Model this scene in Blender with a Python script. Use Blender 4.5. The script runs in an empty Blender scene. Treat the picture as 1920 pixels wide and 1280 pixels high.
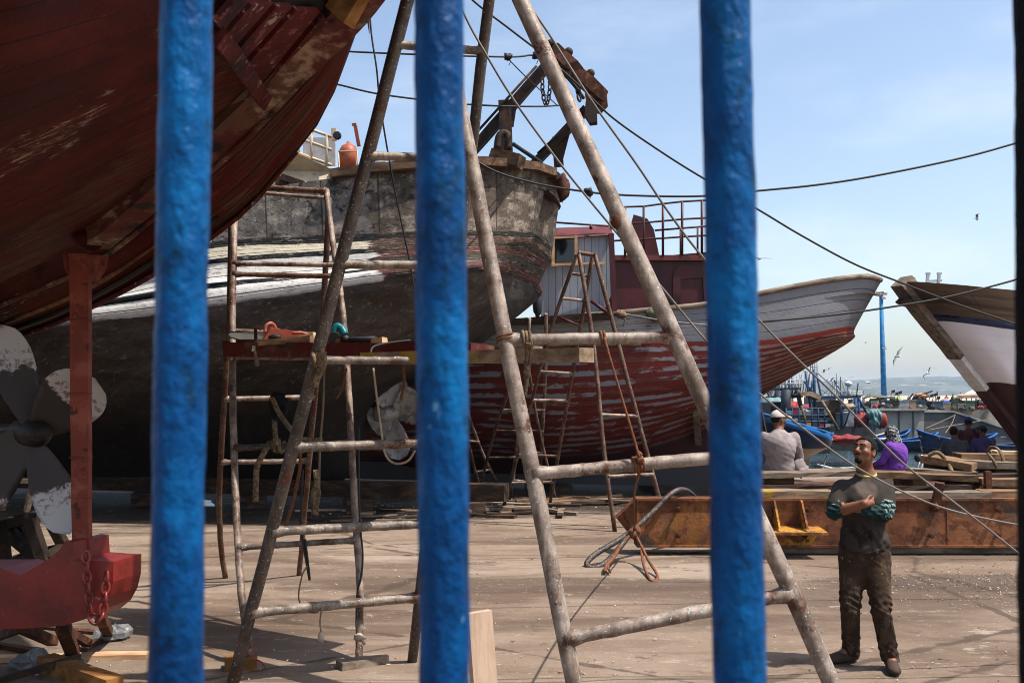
import bpy, bmesh, math, random
import numpy as np
from mathutils import Vector, Matrix, Euler, noise as mnoise

random.seed(7)
SC = bpy.context.scene
COL = SC.collection
V = Vector
rad = math.radians

# ------------------------------------------------------------------ camera
FPX = 1750.0                      # focal length in pixels of the 1920 px wide photograph
CAM_H = 2.0
PITCH = math.atan(100.0 / FPX)
cam = bpy.data.cameras.new("camera")
cam.sensor_width = 36.0
cam.lens = 36.0 * FPX / 1920.0
cam.clip_start = 0.05
cam.clip_end = 20000
cam.dof.use_dof = True
cam.dof.focus_distance = 9.5
cam.dof.aperture_fstop = 11.0
camo = bpy.data.objects.new("camera", cam)
COL.objects.link(camo)
camo.location = (0, 0, CAM_H)
camo.rotation_euler = (rad(90) + PITCH, 0, 0)
SC.camera = camo
CP, SP = math.cos(PITCH), math.sin(PITCH)

def ray(px, py):
    """direction (with Y = 1) measured from the photograph"""
    x = (px - 960.0) / FPX
    v = (640.0 - py) / FPX
    y = CP - v * SP
    z = SP + v * CP
    return V((x / y, 1.0, z / y))

def P(px, py, d):
    r = ray(px, py)
    return V((r.x * d, d, CAM_H + r.z * d))

def G(px, py, z=0.0):
    r = ray(px, py)
    d = (z - CAM_H) / r.z
    return V((r.x * d, d, z))

class VPlane:
    """vertical plane through (x0,y0) with horizontal direction (dx,dy)"""
    def __init__(s, x0, y0, dx, dy):
        s.o = V((x0, y0, 0)); s.a = V((dx, dy, 0)).normalized()
        s.n = V((s.a.y, -s.a.x, 0))
        if (V((0, 0, 0)) - s.o).dot(s.n) < 0:
            s.n = -s.n                      # points to the camera side
    def hit(s, px, py, off=0.0):
        r = ray(px, py)
        c = V((0, 0, CAM_H))
        t = (off - (c - s.o).dot(s.n)) / r.dot(s.n)
        return c + r * t
    def mirror(s, p):
        return p - 2 * ((p - s.o).dot(s.n)) * s.n

# ------------------------------------------------------------------ object helpers
def tag(o, label=None, cat=None, group=None, kind=None):
    if label: o["label"] = label
    if cat: o["category"] = cat
    if group: o["group"] = group
    if kind: o["kind"] = kind
    return o

def thing(name, label, cat, loc=(0, 0, 0), group=None):
    o = bpy.data.objects.new(name, None)
    o.empty_display_size = 0.2
    COL.objects.link(o)
    o.location = loc
    return tag(o, label, cat, group)

def wloc(o):
    l = V((0, 0, 0))
    while o is not None:
        l = l + V(o.location); o = o.parent
    return l

class MB:
    """collects shapes (world coordinates) and links them as ONE mesh object"""
    def __init__(s):
        s.bm = bmesh.new()
        s.uv = s.bm.loops.layers.uv.new("UVMap")
    def face(s, vs, smooth=False):
        try:
            f = s.bm.faces.new(vs); f.smooth = smooth
            return f
        except ValueError:
            return None
    def v(s, p):
        return s.bm.verts.new(p)
    def box(s, c, size, rot=None):
        c = V(c); h = V(size) / 2
        m = rot if rot is not None else Matrix.Identity(3)
        vs = [s.v(c + m @ V((sx * h.x, sy * h.y, sz * h.z))) for sz in (-1, 1) for sy in (-1, 1) for sx in (-1, 1)]
        for q in ((0, 2, 3, 1), (4, 5, 7, 6), (0, 1, 5, 4), (2, 6, 7, 3), (0, 4, 6, 2), (1, 3, 7, 5)):
            s.face([vs[i] for i in q])
        return s
    def beam(s, p0, p1, w, h, up=(0, 0, 1), taper=1.0, jit=0.0):
        """rectangular bar from p0 to p1, w = across, h = along up"""
        p0 = V(p0); p1 = V(p1)
        d = (p1 - p0).normalized(); u = V(up)
        if abs(d.dot(u)) > 0.98: u = V((0, 1, 0))
        r = d.cross(u).normalized(); u = r.cross(d).normalized()
        n = max(1, int((p1 - p0).length / 0.25)) if jit else 1
        rings = []
        for i in range(n + 1):
            t = i / n; k = 1 + (taper - 1) * t
            c = p0.lerp(p1, t)
            j = [V((random.uniform(-1, 1), random.uniform(-1, 1), random.uniform(-1, 1))) * jit for _ in range(4)]
            rings.append([s.v(c + r * (a * w * k / 2) + u * (b * h * k / 2) + j[m])
                          for m, (a, b) in enumerate(((-1, -1), (1, -1), (1, 1), (-1, 1)))])
        for i in range(n):
            A, B = rings[i], rings[i + 1]
            for m in range(4):
                s.face([A[m], A[(m + 1) % 4], B[(m + 1) % 4], B[m]])
        s.face(rings[0][::-1]); s.face(rings[-1])
        return s
    def tube(s, pts, r, seg=10, caps=True, closed=False, wob=0.0):
        pts = [V(p) for p in pts]
        n = len(pts)
        rs = r if isinstance(r, (list, tuple)) else [r] * n
        tan = []
        for i in range(n):
            if closed: t = pts[(i + 1) % n] - pts[i - 1]
            else: t = pts[min(i + 1, n - 1)] - pts[max(i - 1, 0)]
            tan.append(t.normalized() if t.length > 1e-9 else V((0, 0, 1)))
        u = tan[0].orthogonal().normalized()
        rings = []; arc = 0
        for i in range(n):
            u = (u - tan[i] * u.dot(tan[i]))
            u = u.normalized() if u.length > 1e-6 else tan[i].orthogonal().normalized()
            w = tan[i].cross(u)
            ring = []
            for k in range(seg):
                a = 2 * math.pi * k / seg
                rr = rs[i] * (1 + (random.uniform(-wob, wob) if wob else 0))
                ring.append(s.v(pts[i] + (u * math.cos(a) + w * math.sin(a)) * rr))
            rings.append(ring)
        m = n if closed else n - 1
        for i in range(m):
            A, B = rings[i], rings[(i + 1) % n]
            for k in range(seg):
                f = s.face([A[k], A[(k + 1) % seg], B[(k + 1) % seg], B[k]], True)
        if caps and not closed:
            s.face(rings[0][::-1]); s.face(rings[-1])
        return s
    def bar(s, p0, p1, r, seg=10, n=1, bend=0.0, wob=0.0):
        """straight or slightly bent pipe"""
        p0 = V(p0); p1 = V(p1)
        if n == 1: return s.tube([p0, p1], r, seg)
        pts = []
        for i in range(n + 1):
            t = i / n
            p = p0.lerp(p1, t)
            if 0 < i < n: p += V((random.uniform(-1, 1), random.uniform(-1, 1), 0)) * bend
            pts.append(p)
        return s.tube(cr(pts, 3), r, seg, wob=wob)
    def lathe(s, o, axis, prof, seg=16, smooth=True):
        o = V(o); axis = V(axis).normalized()
        u = axis.orthogonal().normalized(); w = axis.cross(u)
        rings = []
        for (r, h) in prof:
            rings.append([s.v(o + axis * h + (u * math.cos(2 * math.pi * k / seg) + w * math.sin(2 * math.pi * k / seg)) * max(r, 1e-4)) for k in range(seg)])
        for A, B in zip(rings, rings[1:]):
            for k in range(seg):
                s.face([A[k], A[(k + 1) % seg], B[(k + 1) % seg], B[k]], smooth)
        s.face(rings[0][::-1]); s.face(rings[-1])
        return s
    def ball(s, c, r, squash=(1, 1, 1), seg=14, nz=0.0, nf=3.0):
        c = V(c); rings = []
        m = max(5, seg // 2)
        for i in range(m + 1):
            th = math.pi * i / m; ring = []
            for k in range(seg):
                ph = 2 * math.pi * k / seg
                d = V((math.sin(th) * math.cos(ph), math.sin(th) * math.sin(ph), math.cos(th)))
                q = 1 + (mnoise.noise(d * nf + c * 1.7) * nz if nz else 0)
                ring.append(s.v(c + V((d.x * squash[0], d.y * squash[1], d.z * squash[2])) * r * q))
            rings.append(ring)
        for A, B in zip(rings, rings[1:]):
            for k in range(seg):
                s.face([A[k], B[k], B[(k + 1) % seg], A[(k + 1) % seg]], True)
        return s
    def prism(s, pts, thick):
        """polygon (list of points, planar) given a thickness vector"""
        t = V(thick)
        a = [s.v(V(p)) for p in pts]; b = [s.v(V(p) + t) for p in pts]
        s.face(a[::-1]); s.face(b)
        for i in range(len(a)):
            j = (i + 1) % len(a)
            s.face([a[i], a[j], b[j], b[i]])
        return s
    def grid(s, g, uv=None, smooth=True, flip=False):
        vs = [[s.v(p) for p in row] for row in g]
        for i in range(len(vs) - 1):
            for j in range(len(vs[0]) - 1):
                q = [(i, j), (i, j + 1), (i + 1, j + 1), (i + 1, j)]
                if flip: q = q[::-1]
                f = s.face([vs[a][b] for a, b in q], smooth)
                if f and uv:
                    for lp, (a, b) in zip(f.loops, q):
                        lp[s.uv].uv = uv[a][b]
        return vs
    def build(s, name, mat, parent=None, weld=0.0, bevel=0.0, recalc=True, smooth=None):
        bm = s.bm
        if weld: bmesh.ops.remove_doubles(bm, verts=bm.verts, dist=weld)
        if bevel:
            es = [e for e in bm.edges if len(e.link_faces) == 2 and e.calc_face_angle(0) > 0.6]
            if es: bmesh.ops.bevel(bm, geom=es, offset=bevel, segments=1, affect='EDGES', clamp_overlap=True)
        if recalc: bmesh.ops.recalc_face_normals(bm, faces=bm.faces)
        if parent is not None:
            o0 = wloc(parent)
            bmesh.ops.translate(bm, verts=bm.verts, vec=-o0)
            off = V((0, 0, 0))
        else:
            # origin at the base of the mesh
            xs = [v.co for v in bm.verts]
            off = V((sum(c.x for c in xs) / len(xs), sum(c.y for c in xs) / len(xs), min(c.z for c in xs)))
            bmesh.ops.translate(bm, verts=bm.verts, vec=-off)
        me = bpy.data.meshes.new(name)
        bm.to_mesh(me); bm.free()
        if mat: me.materials.append(mat)
        if smooth is not None:
            me.polygons.foreach_set("use_smooth", [smooth] * len(me.polygons))
        o = bpy.data.objects.new(name, me)
        o.location = off
        COL.objects.link(o)
        if parent is not None: o.parent = parent
        return o

def copy_tree(o, parent=None):
    c = o.copy(); COL.objects.link(c)
    if parent is not None: c.parent = parent
    for ch in list(o.children): copy_tree(ch, c)
    return c

def cr(pts, k=6, closed=False):
    """Catmull-Rom through points"""
    pts = [V(p) for p in pts]; n = len(pts); out = []
    m = n if closed else n - 1
    for i in range(m):
        if closed: a, b, c, d = pts[i - 1], pts[i], pts[(i + 1) % n], pts[(i + 2) % n]
        else:
            b, c = pts[i], pts[i + 1]
            a = pts[i - 1] if i > 0 else b * 2 - c
            d = pts[i + 2] if i + 2 < n else c * 2 - b
        for j in range(k):
            t = j / k
            out.append(0.5 * ((2 * b) + (c - a) * t + (2 * a - 5 * b + 4 * c - d) * t * t + (3 * b - a - 3 * c + d) * t ** 3))
    if not closed: out.append(pts[-1])
    return out

def resample(pts, n):
    L = [0]
    for a, b in zip(pts, pts[1:]): L.append(L[-1] + (b - a).length)
    out = []; j = 0
    for i in range(n):
        s = L[-1] * i / (n - 1)
        while j < len(L) - 2 and L[j + 1] < s: j += 1
        t = (s - L[j]) / max(1e-9, L[j + 1] - L[j])
        out.append(pts[j].lerp(pts[j + 1], min(1, max(0, t))))
    return out

def loft(rows, nu=48, sub=6, linear=False):
    """rows of points -> grid of points and uv (u = metres along, v = row number)"""
    R = [resample(cr(r, 10), nu) for r in rows]
    g = []; uv = []
    cols = []
    for j in range(nu):
        cols.append(cr([r[j] for r in R], sub))
    nv = len(cols[0])
    for i in range(nv):
        g.append([cols[j][i] for j in range(nu)])
    base = g[0]; L = [0]
    for a, b in zip(base, base[1:]): L.append(L[-1] + (b - a).length)
    for i in range(nv):
        uv.append([(L[j], i / sub) for j in range(nu)])
    return g, uv

# ------------------------------------------------------------------ node helpers
class NT:
    def __init__(s, name):
        s.m = bpy.data.materials.new(name); s.m.use_nodes = True
        s.t = s.m.node_tree; s.n = s.t.nodes; s.l = s.t.links
        s.n.clear()
        s.out = s.n.new("ShaderNodeOutputMaterial")
        s.b = s.n.new("ShaderNodeBsdfPrincipled")
        s.l.new(s.b.outputs[0], s.out.inputs[0])
        s.tc = s.n.new("ShaderNodeTexCoord")
        s.obj = s.tc.outputs["Object"]
        s.geo = s.n.new("ShaderNodeNewGeometry"); s.pos = s.geo.outputs["Position"]
        s.uvc = s.tc.outputs["UV"]
    def set(s, inp, val):
        if hasattr(val, "links") or hasattr(val, "is_linked"): s.l.new(val, inp)
        elif isinstance(val, (tuple, list)) and len(val) == 3 and inp.type == "RGBA": inp.default_value = (*val, 1)
        else: inp.default_value = val
    def map(s, co, scale=(1, 1, 1), rot=(0, 0, 0), loc=(0, 0, 0)):
        n = s.n.new("ShaderNodeMapping")
        s.l.new(co, n.inputs[0]); n.inputs[1].default_value = loc
        n.inputs[2].default_value = rot; n.inputs[3].default_value = scale
        return n.outputs[0]
    def noise(s, co, scale=5, detail=6, rough=0.6, dist=0.0, off=0.0):
        if isinstance(scale, (tuple, list)):
            co = s.map(co, scale, loc=(off, off * 1.3, off * 0.7)); sc = 1.0
        else:
            if off: co = s.map(co, loc=(off, off * 1.3, off * 0.7))
            sc = scale
        n = s.n.new("ShaderNodeTexNoise")
        s.l.new(co, n.inputs["Vector"])
        n.inputs["Scale"].default_value = sc; n.inputs["Detail"].default_value = detail
        n.inputs["Roughness"].default_value = rough; n.inputs["Distortion"].default_value = dist
        return n.outputs["Fac"]
    def voro(s, co, scale=5, feature='F1', rnd=1.0):
        n = s.n.new("ShaderNodeTexVoronoi"); n.feature = feature
        s.l.new(co, n.inputs["Vector"]); n.inputs["Scale"].default_value = scale
        n.inputs["Randomness"].default_value = rnd
        return n
    def math(s, op, a, b=0.0, c=None, clamp=False):
        n = s.n.new("ShaderNodeMath"); n.operation = op; n.use_clamp = clamp
        s.set(n.inputs[0], a); s.set(n.inputs[1], b)
        if c is not None: s.set(n.inputs[2], c)
        return n.outputs[0]
    def step(s, val, th, soft=0.03):
        """0 below th, 1 above, soft edge"""
        n = s.n.new("ShaderNodeMapRange"); n.interpolation_type = 'SMOOTHSTEP'
        s.set(n.inputs[0], val)
        s.set(n.inputs[1], th - soft if not hasattr(th, "is_linked") else s.math('SUBTRACT', th, soft))
        s.set(n.inputs[2], th + soft if not hasattr(th, "is_linked") else s.math('ADD', th, soft))
        return n.outputs[0]
    def band(s, val, lo, hi, soft=0.01):
        return s.math('MULTIPLY', s.step(val, lo, soft), s.math('SUBTRACT', 1.0, s.step(val, hi, soft)))
    def mix(s, f, a, b):
        n = s.n.new("ShaderNodeMix"); n.data_type = 'RGBA'
        s.set(n.inputs[0], f); s.set(n.inputs[6], a); s.set(n.inputs[7], b)
        return n.outputs[2]
    def ramp(s, f, stops, interp='LINEAR'):
        n = s.n.new("ShaderNodeValToRGB"); n.color_ramp.interpolation = interp
        s.l.new(f, n.inputs[0]); e = n.color_ramp.elements
        while len(e) < len(stops): e.new(0.5)
        for q, (p, c) in zip(e, stops):
            q.position = p; q.color = (*c, 1)
        return n.outputs[0]
    def sep(s, co):
        n = s.n.new("ShaderNodeSeparateXYZ"); s.l.new(co, n.inputs[0])
        return n.outputs
    def comb(s, x, y, z=0.0):
        n = s.n.new("ShaderNodeCombineXYZ")
        s.set(n.inputs[0], x); s.set(n.inputs[1], y); s.set(n.inputs[2], z)
        return n.outputs[0]
    def bump(s, h, strength=0.3, dist=0.02):
        n = s.n.new("ShaderNodeBump"); s.l.new(h, n.inputs["Height"])
        n.inputs["Strength"].default_value = strength; n.inputs["Distance"].default_value = dist
        s.l.new(n.outputs[0], s.b.inputs["Normal"])
    def fin(s, col, rough=0.7, metal=0.0, spec=0.3, gam=1.25):
        if gam != 1.0:
            g = s.n.new("ShaderNodeGamma"); s.set(g.inputs[0], col if hasattr(col, 'is_linked') else (*col, 1)); g.inputs[1].default_value = gam; col = g.outputs[0]
        s.set(s.b.inputs["Base Color"], col)
        s.set(s.b.inputs["Roughness"], rough); s.set(s.b.inputs["Metallic"], metal)
        s.b.inputs["Specular IOR Level"].default_value = spec
        return s.m

def weather(name, base, layers=(), rough=0.75, metal=0.0, vary=0.25, vs=3.0, bump=0.25, bscale=20, bdist=0.01, coord="obj", spec=0.3):
    """paint / wood / metal with worn patches: layers = (colour, scale, threshold, softness)"""
    t = NT(name)
    co = t.obj if coord == "obj" else t.uvc
    n0 = t.noise(co, vs, 5, 0.6)
    b2 = tuple(min(1, c * (1 + vary)) for c in base); b1 = tuple(c * (1 - vary) for c in base)
    col = t.ramp(n0, [(0.3, b1), (0.7, b2)])
    h = t.noise(co, bscale, 6, 0.65, off=3.1)
    for i, (c, sc, th, so) in enumerate(layers):
        n = t.noise(co, sc, 7, 0.65, off=5.3 * (i + 1))
        f = t.step(n, th, so)
        col = t.mix(f, col, c)
    if bump: t.bump(h, bump, bdist)
    return t.fin(col, rough, metal, spec)

def flat(name, c, rough=0.6, metal=0.0, vary=0.18, vs=8.0, bump=0.1, bscale=40, spec=0.3):
    return weather(name, c, (), rough, metal, vary, vs, bump, bscale, 0.004, spec=spec)
# ------------------------------------------------------------------ signed-distance modelling (people, soft things)
def s_cap(p, a, b, ra, rb):
    a = np.array(a, float); b = np.array(b, float)
    ba = b - a; L2 = max(1e-9, float(ba @ ba))
    pa = p - a
    h = np.clip((pa @ ba) / L2, 0, 1)
    d = np.linalg.norm(pa - h[..., None] * ba, axis=-1)
    return d - (ra + (rb - ra) * h)
def s_ell(p, c, r, rot=None):
    q = p - np.array(c, float)
    if rot is not None:
        q = q @ np.array(rot)          # rows: q' = R^T q
    r = np.array(r, float)
    k0 = np.linalg.norm(q / r, axis=-1)
    k1 = np.linalg.norm(q / (r * r), axis=-1)
    return k0 * (k0 - 1) / np.maximum(k1, 1e-6)
def smin(a, b, k):
    if k <= 0: return np.minimum(a, b)
    h = np.clip(0.5 + 0.5 * (b - a) / k, 0, 1)
    return b * (1 - h) + a * h - k * h * (1 - h)
def smax(a, b, k): return -smin(-a, -b, k)

def eval_prims(p, prims):
    """prims: (kind, args..., k, op)"""
    f = None
    for pr in prims:
        kind = pr[0]
        if kind == 'cap': d = s_cap(p, *pr[1:5]); k, op = pr[5], (pr[6] if len(pr) > 6 else '+')
        elif kind == 'ell': d = s_ell(p, pr[1], pr[2], pr[3]); k, op = pr[4], (pr[5] if len(pr) > 5 else '+')
        elif kind == 'chain':
            d = None
            for (a, ra), (b, rb) in zip(pr[1], pr[1][1:]):
                e = s_cap(p, a, b, ra, rb)
                d = e if d is None else np.minimum(d, e)
            k, op = pr[2], (pr[3] if len(pr) > 3 else '+')
        if f is None: f = d
        elif op == '+': f = smin(f, d, k)
        elif op == '-': f = smax(f, -d, k)
        elif op == '&': f = smax(f, d, k)
    return f

def surface_nets(f, o, h):
    nx, ny, nz = f.shape
    ins = f < 0
    cs = [(i, j, k) for i in (0, 1) for j in (0, 1) for k in (0, 1)]
    def sub(a, c): return a[c[0]:nx - 1 + c[0], c[1]:ny - 1 + c[1], c[2]:nz - 1 + c[2]]
    cnt = sum(sub(ins, c).astype(np.int8) for c in cs)
    act = (cnt > 0) & (cnt < 8)
    idx = np.argwhere(act)
    num = -np.ones(act.shape, np.int64); num[act] = np.arange(len(idx))
    acc = np.zeros((len(idx), 3)); w = np.zeros(len(idx))
    I, J, K = idx.T
    for a in cs:
        for ax in range(3):
            if a[ax] == 0:
                b = list(a); b[ax] = 1
                fa = f[I + a[0], J + a[1], K + a[2]]; fb = f[I + b[0], J + b[1], K + b[2]]
                m = (fa < 0) != (fb < 0)
                t = np.where(m, fa / np.where(m, fa - fb, 1), 0)
                pt = np.array(a, float)[None, :].repeat(len(idx), 0); pt[:, ax] = t
                acc[m] += pt[m]; w[m] += 1
    verts = (idx + acc / w[:, None]) * h + np.array(o)
    faces = []
    for ax in range(3):
        b, c = (ax + 1) % 3, (ax + 2) % 3
        A = ins; B = np.roll(ins, -1, ax)
        ch = (A != B)
        sl = [slice(1, -1)] * 3; sl[ax] = slice(0, -1)
        m = np.zeros_like(ch); m[tuple(sl)] = ch[tuple(sl)]
        e = np.argwhere(m)
        e = e[(e[:, b] > 0) & (e[:, c] > 0)]
        if not len(e): continue
        def cell(db, dc):
            q = e.copy(); q[:, b] -= db; q[:, c] -= dc
            return num[q[:, 0], q[:, 1], q[:, 2]]
        q = np.stack([cell(1, 1), cell(0, 1), cell(0, 0), cell(1, 0)], 1)
        s_in = ins[e[:, 0], e[:, 1], e[:, 2]]
        q[~s_in] = q[~s_in][:, ::-1]
        faces.append(q[(q >= 0).all(1)])
    return verts, np.concatenate(faces)

def sdf_obj(name, prims, mat, parent, h=0.01, wrinkle=0.0, wscale=8.0, xform=None, pad=0.04, fn=None, origin=None, lo=None, hi=None):
    """mesh one continuous surface from sdf primitives in local metres; xform places it (Matrix 4x4)"""
    if lo is None:
        pts = []
        for pr in prims:
            if len(pr) and pr[-1] in ('-', '&'): continue
            if pr[0] == 'cap':
                pts += [(np.array(pr[1], float), pr[3]), (np.array(pr[2], float), pr[4])]
            elif pr[0] == 'ell': pts.append((np.array(pr[1], float), max(pr[2])))
            elif pr[0] == 'chain': pts += [(np.array(a, float), r) for a, r in pr[1]]
        lo = np.min([c - r for c, r in pts], 0) - pad; hi = np.max([c + r for c, r in pts], 0) + pad
    n = np.ceil((np.array(hi) - lo) / h).astype(int) + 1
    X = np.stack(np.meshgrid(*[lo[i] + h * np.arange(n[i]) for i in range(3)], indexing='ij'), -1)
    f = eval_prims(X, prims)
    if fn is not None: f = fn(X, f)
    if wrinkle:
        a = X * wscale
        wv = (np.sin(a[..., 0] * 2.1 + 3 * np.sin(a[..., 2] * 0.9 + 0.5) + a[..., 1]) * np.sin(a[..., 2] * 2.3 + 1.7 * np.sin(a[..., 0] * 1.3) + a[..., 1] * 1.4)
              + 0.5 * np.sin(a[..., 2] * 5.1 + 2.3 * np.sin(a[..., 0] * 2.2 + 1) + a[..., 1] * 3))
        f = f + wrinkle * wv
    vs, fs = surface_nets(f, lo, h)
    me = bpy.data.meshes.new(name)
    if xform is not None:
        M = np.array(xform)
        vs = vs @ M[:3, :3].T + M[:3, 3]
    if parent is not None: vs = vs - np.array(wloc(parent))
    else:
        off = np.array([vs[:, 0].mean(), vs[:, 1].mean(), vs[:, 2].min()]); vs = vs - off
    me.from_pydata(vs.tolist(), [], fs.tolist())
    me.polygons.foreach_set("use_smooth", [True] * len(me.polygons))
    if mat: me.materials.append(mat)
    me.update()
    o = bpy.data.objects.new(name, me); COL.objects.link(o)
    if parent is not None: o.parent = parent
    else: o.location = off
    return o
# ------------------------------------------------------------------ materials
MAT = {}
def pipe_mat(name, base, dark, seed=0.0, rust=0.58):
    t = NT(name)
    n = t.noise(t.obj, 6, 6, 0.65, off=seed)
    col = t.ramp(n, [(0.35, dark), (0.62, base)])
    st = t.step(t.noise(t.obj, (30, 30, 2.2), 6, 0.7, off=seed + 60), 0.56, 0.08)
    col = t.mix(t.math('MULTIPLY', st, 0.6), col, dark)
    r = t.step(t.noise(t.obj, 4.0, 7, 0.7, off=seed + 9), rust, 0.05)
    col = t.mix(r, col, (0.11, 0.045, 0.022))
    sp = t.noise(t.obj, 60, 4, 0.7, off=seed + 2)
    col = t.mix(t.step(sp, 0.645, 0.04), col, (0.46, 0.60, 0.56))
    sp = t.noise(t.obj, (26, 26, 11), 5, 0.75, off=seed + 21)
    col = t.mix(t.step(sp, 0.72, 0.02), col, (0.50, 0.47, 0.43))
    sp = t.noise(t.obj, (30, 30, 10), 4, 0.7, off=seed + 31)
    col = t.mix(t.step(sp, 0.725, 0.015), col, (0.03, 0.13, 0.45))
    sp = t.noise(t.obj, (32, 32, 12), 4, 0.7, off=seed + 47)
    col = t.mix(t.step(sp, 0.70, 0.015), col, (0.42, 0.06, 0.04))
    t.bump(t.noise(t.obj, 60, 5, 0.7), 0.25, 0.004)
    return t.fin(col, t.math('MULTIPLY_ADD', n, 0.3, 0.42), 0.15, 0.35)
MAT['pipe_light'] = pipe_mat("pale_spattered_pipe", (0.42, 0.36, 0.31), (0.16, 0.115, 0.09), 0, 0.60)
MAT['pipe_dark'] = pipe_mat("dark_spattered_pipe", (0.15, 0.115, 0.095), (0.06, 0.045, 0.038), 4, 0.6)
MAT['pipe_rung'] = pipe_mat("spattered_rung_pipe", (0.36, 0.30, 0.25), (0.10, 0.075, 0.06), 8, 0.60)
MAT['pipe_rust'] = pipe_mat("rusty_scaffold_pipe", (0.24, 0.155, 0.11), (0.10, 0.055, 0.035), 12, 0.52)
MAT['pipe_thin'] = pipe_mat("thin_scaffold_pipe", (0.40, 0.32, 0.265), (0.13, 0.085, 0.065), 16, 0.56)

def blue_paint():
    t = NT("thick_blue_paint")
    n = t.noise(t.obj, (14, 14, 9), 5, 0.68)
    col = t.ramp(n, [(0.34, (0.0, 0.045, 0.13)), (0.5, (0.0, 0.080, 0.22)), (0.66, (0.002, 0.15, 0.34))])
    d = t.step(t.noise(t.obj, (45, 45, 24), 5, 0.7, off=7), 0.60, 0.06)
    col = t.mix(t.math('MULTIPLY', d, 0.45), col, (0.006, 0.03, 0.035))
    d = t.step(t.noise(t.obj, (40, 40, 20), 3, 0.6, off=17), 0.74, 0.02)
    col = t.mix(d, col, (0.5, 0.5, 0.45))
    ch = t.noise(t.obj, (26, 26, 14), 7, 0.75, off=37)
    col = t.mix(t.step(ch, 0.695, 0.012), col, (0.05, 0.03, 0.022))
    col = t.mix(t.band(ch, 0.675, 0.695, 0.008), col, (0.16, 0.30, 0.42))
    h = t.math('ADD', t.noise(t.obj, (55, 55, 40), 4, 0.6, off=3), t.math('MULTIPLY', t.noise(t.obj, (160, 160, 110), 3, 0.5, off=5), 0.35))
    t.bump(h, 0.9, 0.006)
    return t.fin(col, 0.4, 0.0, 0.12)
MAT['blue_bar'] = blue_paint()

def plank_uv(t, n_v, off=0.0, wob=0.01, width=0.05):
    """dark seam mask along the planks (v direction, n_v planks per row unit)"""
    s = t.sep(t.uvc)
    v = t.math('ADD', s[1], t.math('MULTIPLY', t.math('SUBTRACT', t.noise(t.uvc, (0.6, 1.5, 1), 3), 0.5), wob))
    fr = t.math('FRACT', t.math('MULTIPLY_ADD', v, n_v, off))
    e = t.math('ABSOLUTE', t.math('SUBTRACT', fr, 0.5))
    return t.step(e, 0.5 - width, width * 0.5), fr

def hull_red():
    t = NT("weathered_red_hull_paint")
    s = t.sep(t.uvc)
    n = t.noise(t.uvc, (0.6, 1.8, 1), 6, 0.65)
    col = t.ramp(n, [(0.3, (0.060, 0.010, 0.007)), (0.5, (0.10, 0.016, 0.010)), (0.7, (0.16, 0.027, 0.016))])
    g = t.noise(t.uvc, (0.35, 0.9, 1), 5, 0.6, off=2)
    col = t.mix(t.math('MULTIPLY', t.step(g, 0.55, 0.12), 0.55), col, (0.06, 0.022, 0.017))
    f2 = t.noise(t.uvc, (3.2, 16, 1), 10, 0.82, off=14, dist=0.9)
    mask = t.step(t.noise(t.uvc, (0.5, 1.3, 1), 3, 0.5, off=11), 0.54, 0.10)
    pl = t.step(t.math('MULTIPLY', f2, t.math('MULTIPLY_ADD', mask, 0.3, 0.76)), 0.575, 0.015)
    col = t.mix(pl, col, (0.42, 0.31, 0.24))
    f3 = t.step(t.noise(t.uvc, (5, 26, 1), 9, 0.8, off=24, dist=.5), 0.665, 0.015)
    col = t.mix(f3, col, (0.50, 0.40, 0.33))
    f4 = t.step(t.noise(t.obj, 2.2, 6, 0.7, off=31), 0.64, 0.06)
    col = t.mix(t.math('MULTIPLY', f4, 0.75), col, (0.035, 0.022, 0.018))
    # bare scraped timber close to the stern post
    st = t.step(s[0], t.math('MULTIPLY_ADD', t.noise(t.obj, 2.6, 6, 0.7, off=41), 3.2, 5.35), 0.25)
    wd = t.ramp(t.noise(t.uvc, (1.2, 22, 1), 6, 0.7, off=3), [(0.3, (0.045, 0.022, 0.018)), (0.55, (0.15, 0.075, 0.055)), (0.75, (0.34, 0.25, 0.19))])
    wd = t.mix(t.step(t.noise(t.uvc, (1.5, 7, 1), 6, 0.7, off=53), 0.52, 0.06), wd, (0.15, 0.028, 0.024))
    col = t.mix(t.math('MULTIPLY', st, 0.85), col, wd)
    seam, fr = plank_uv(t, 3.0, 0.2, 0.05, 0.022)
    sm = t.math('MULTIPLY', seam, t.step(t.noise(t.uvc, (0.5, 1.2, 1), 3, 0.5, off=61), 0.47, 0.05))
    col = t.mix(t.math('MULTIPLY', sm, 0.85), col, (0.02, 0.009, 0.008))
    h = t.math('SUBTRACT', t.math('ADD', t.noise(t.obj, 14, 6, 0.7), t.math('MULTIPLY', pl, -0.25)), t.math('MULTIPLY', sm, 0.8))
    t.bump(h, 0.45, 0.02)
    return t.fin(col, 0.7, 0, 0.12)
MAT['hull_red'] = hull_red()

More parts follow.
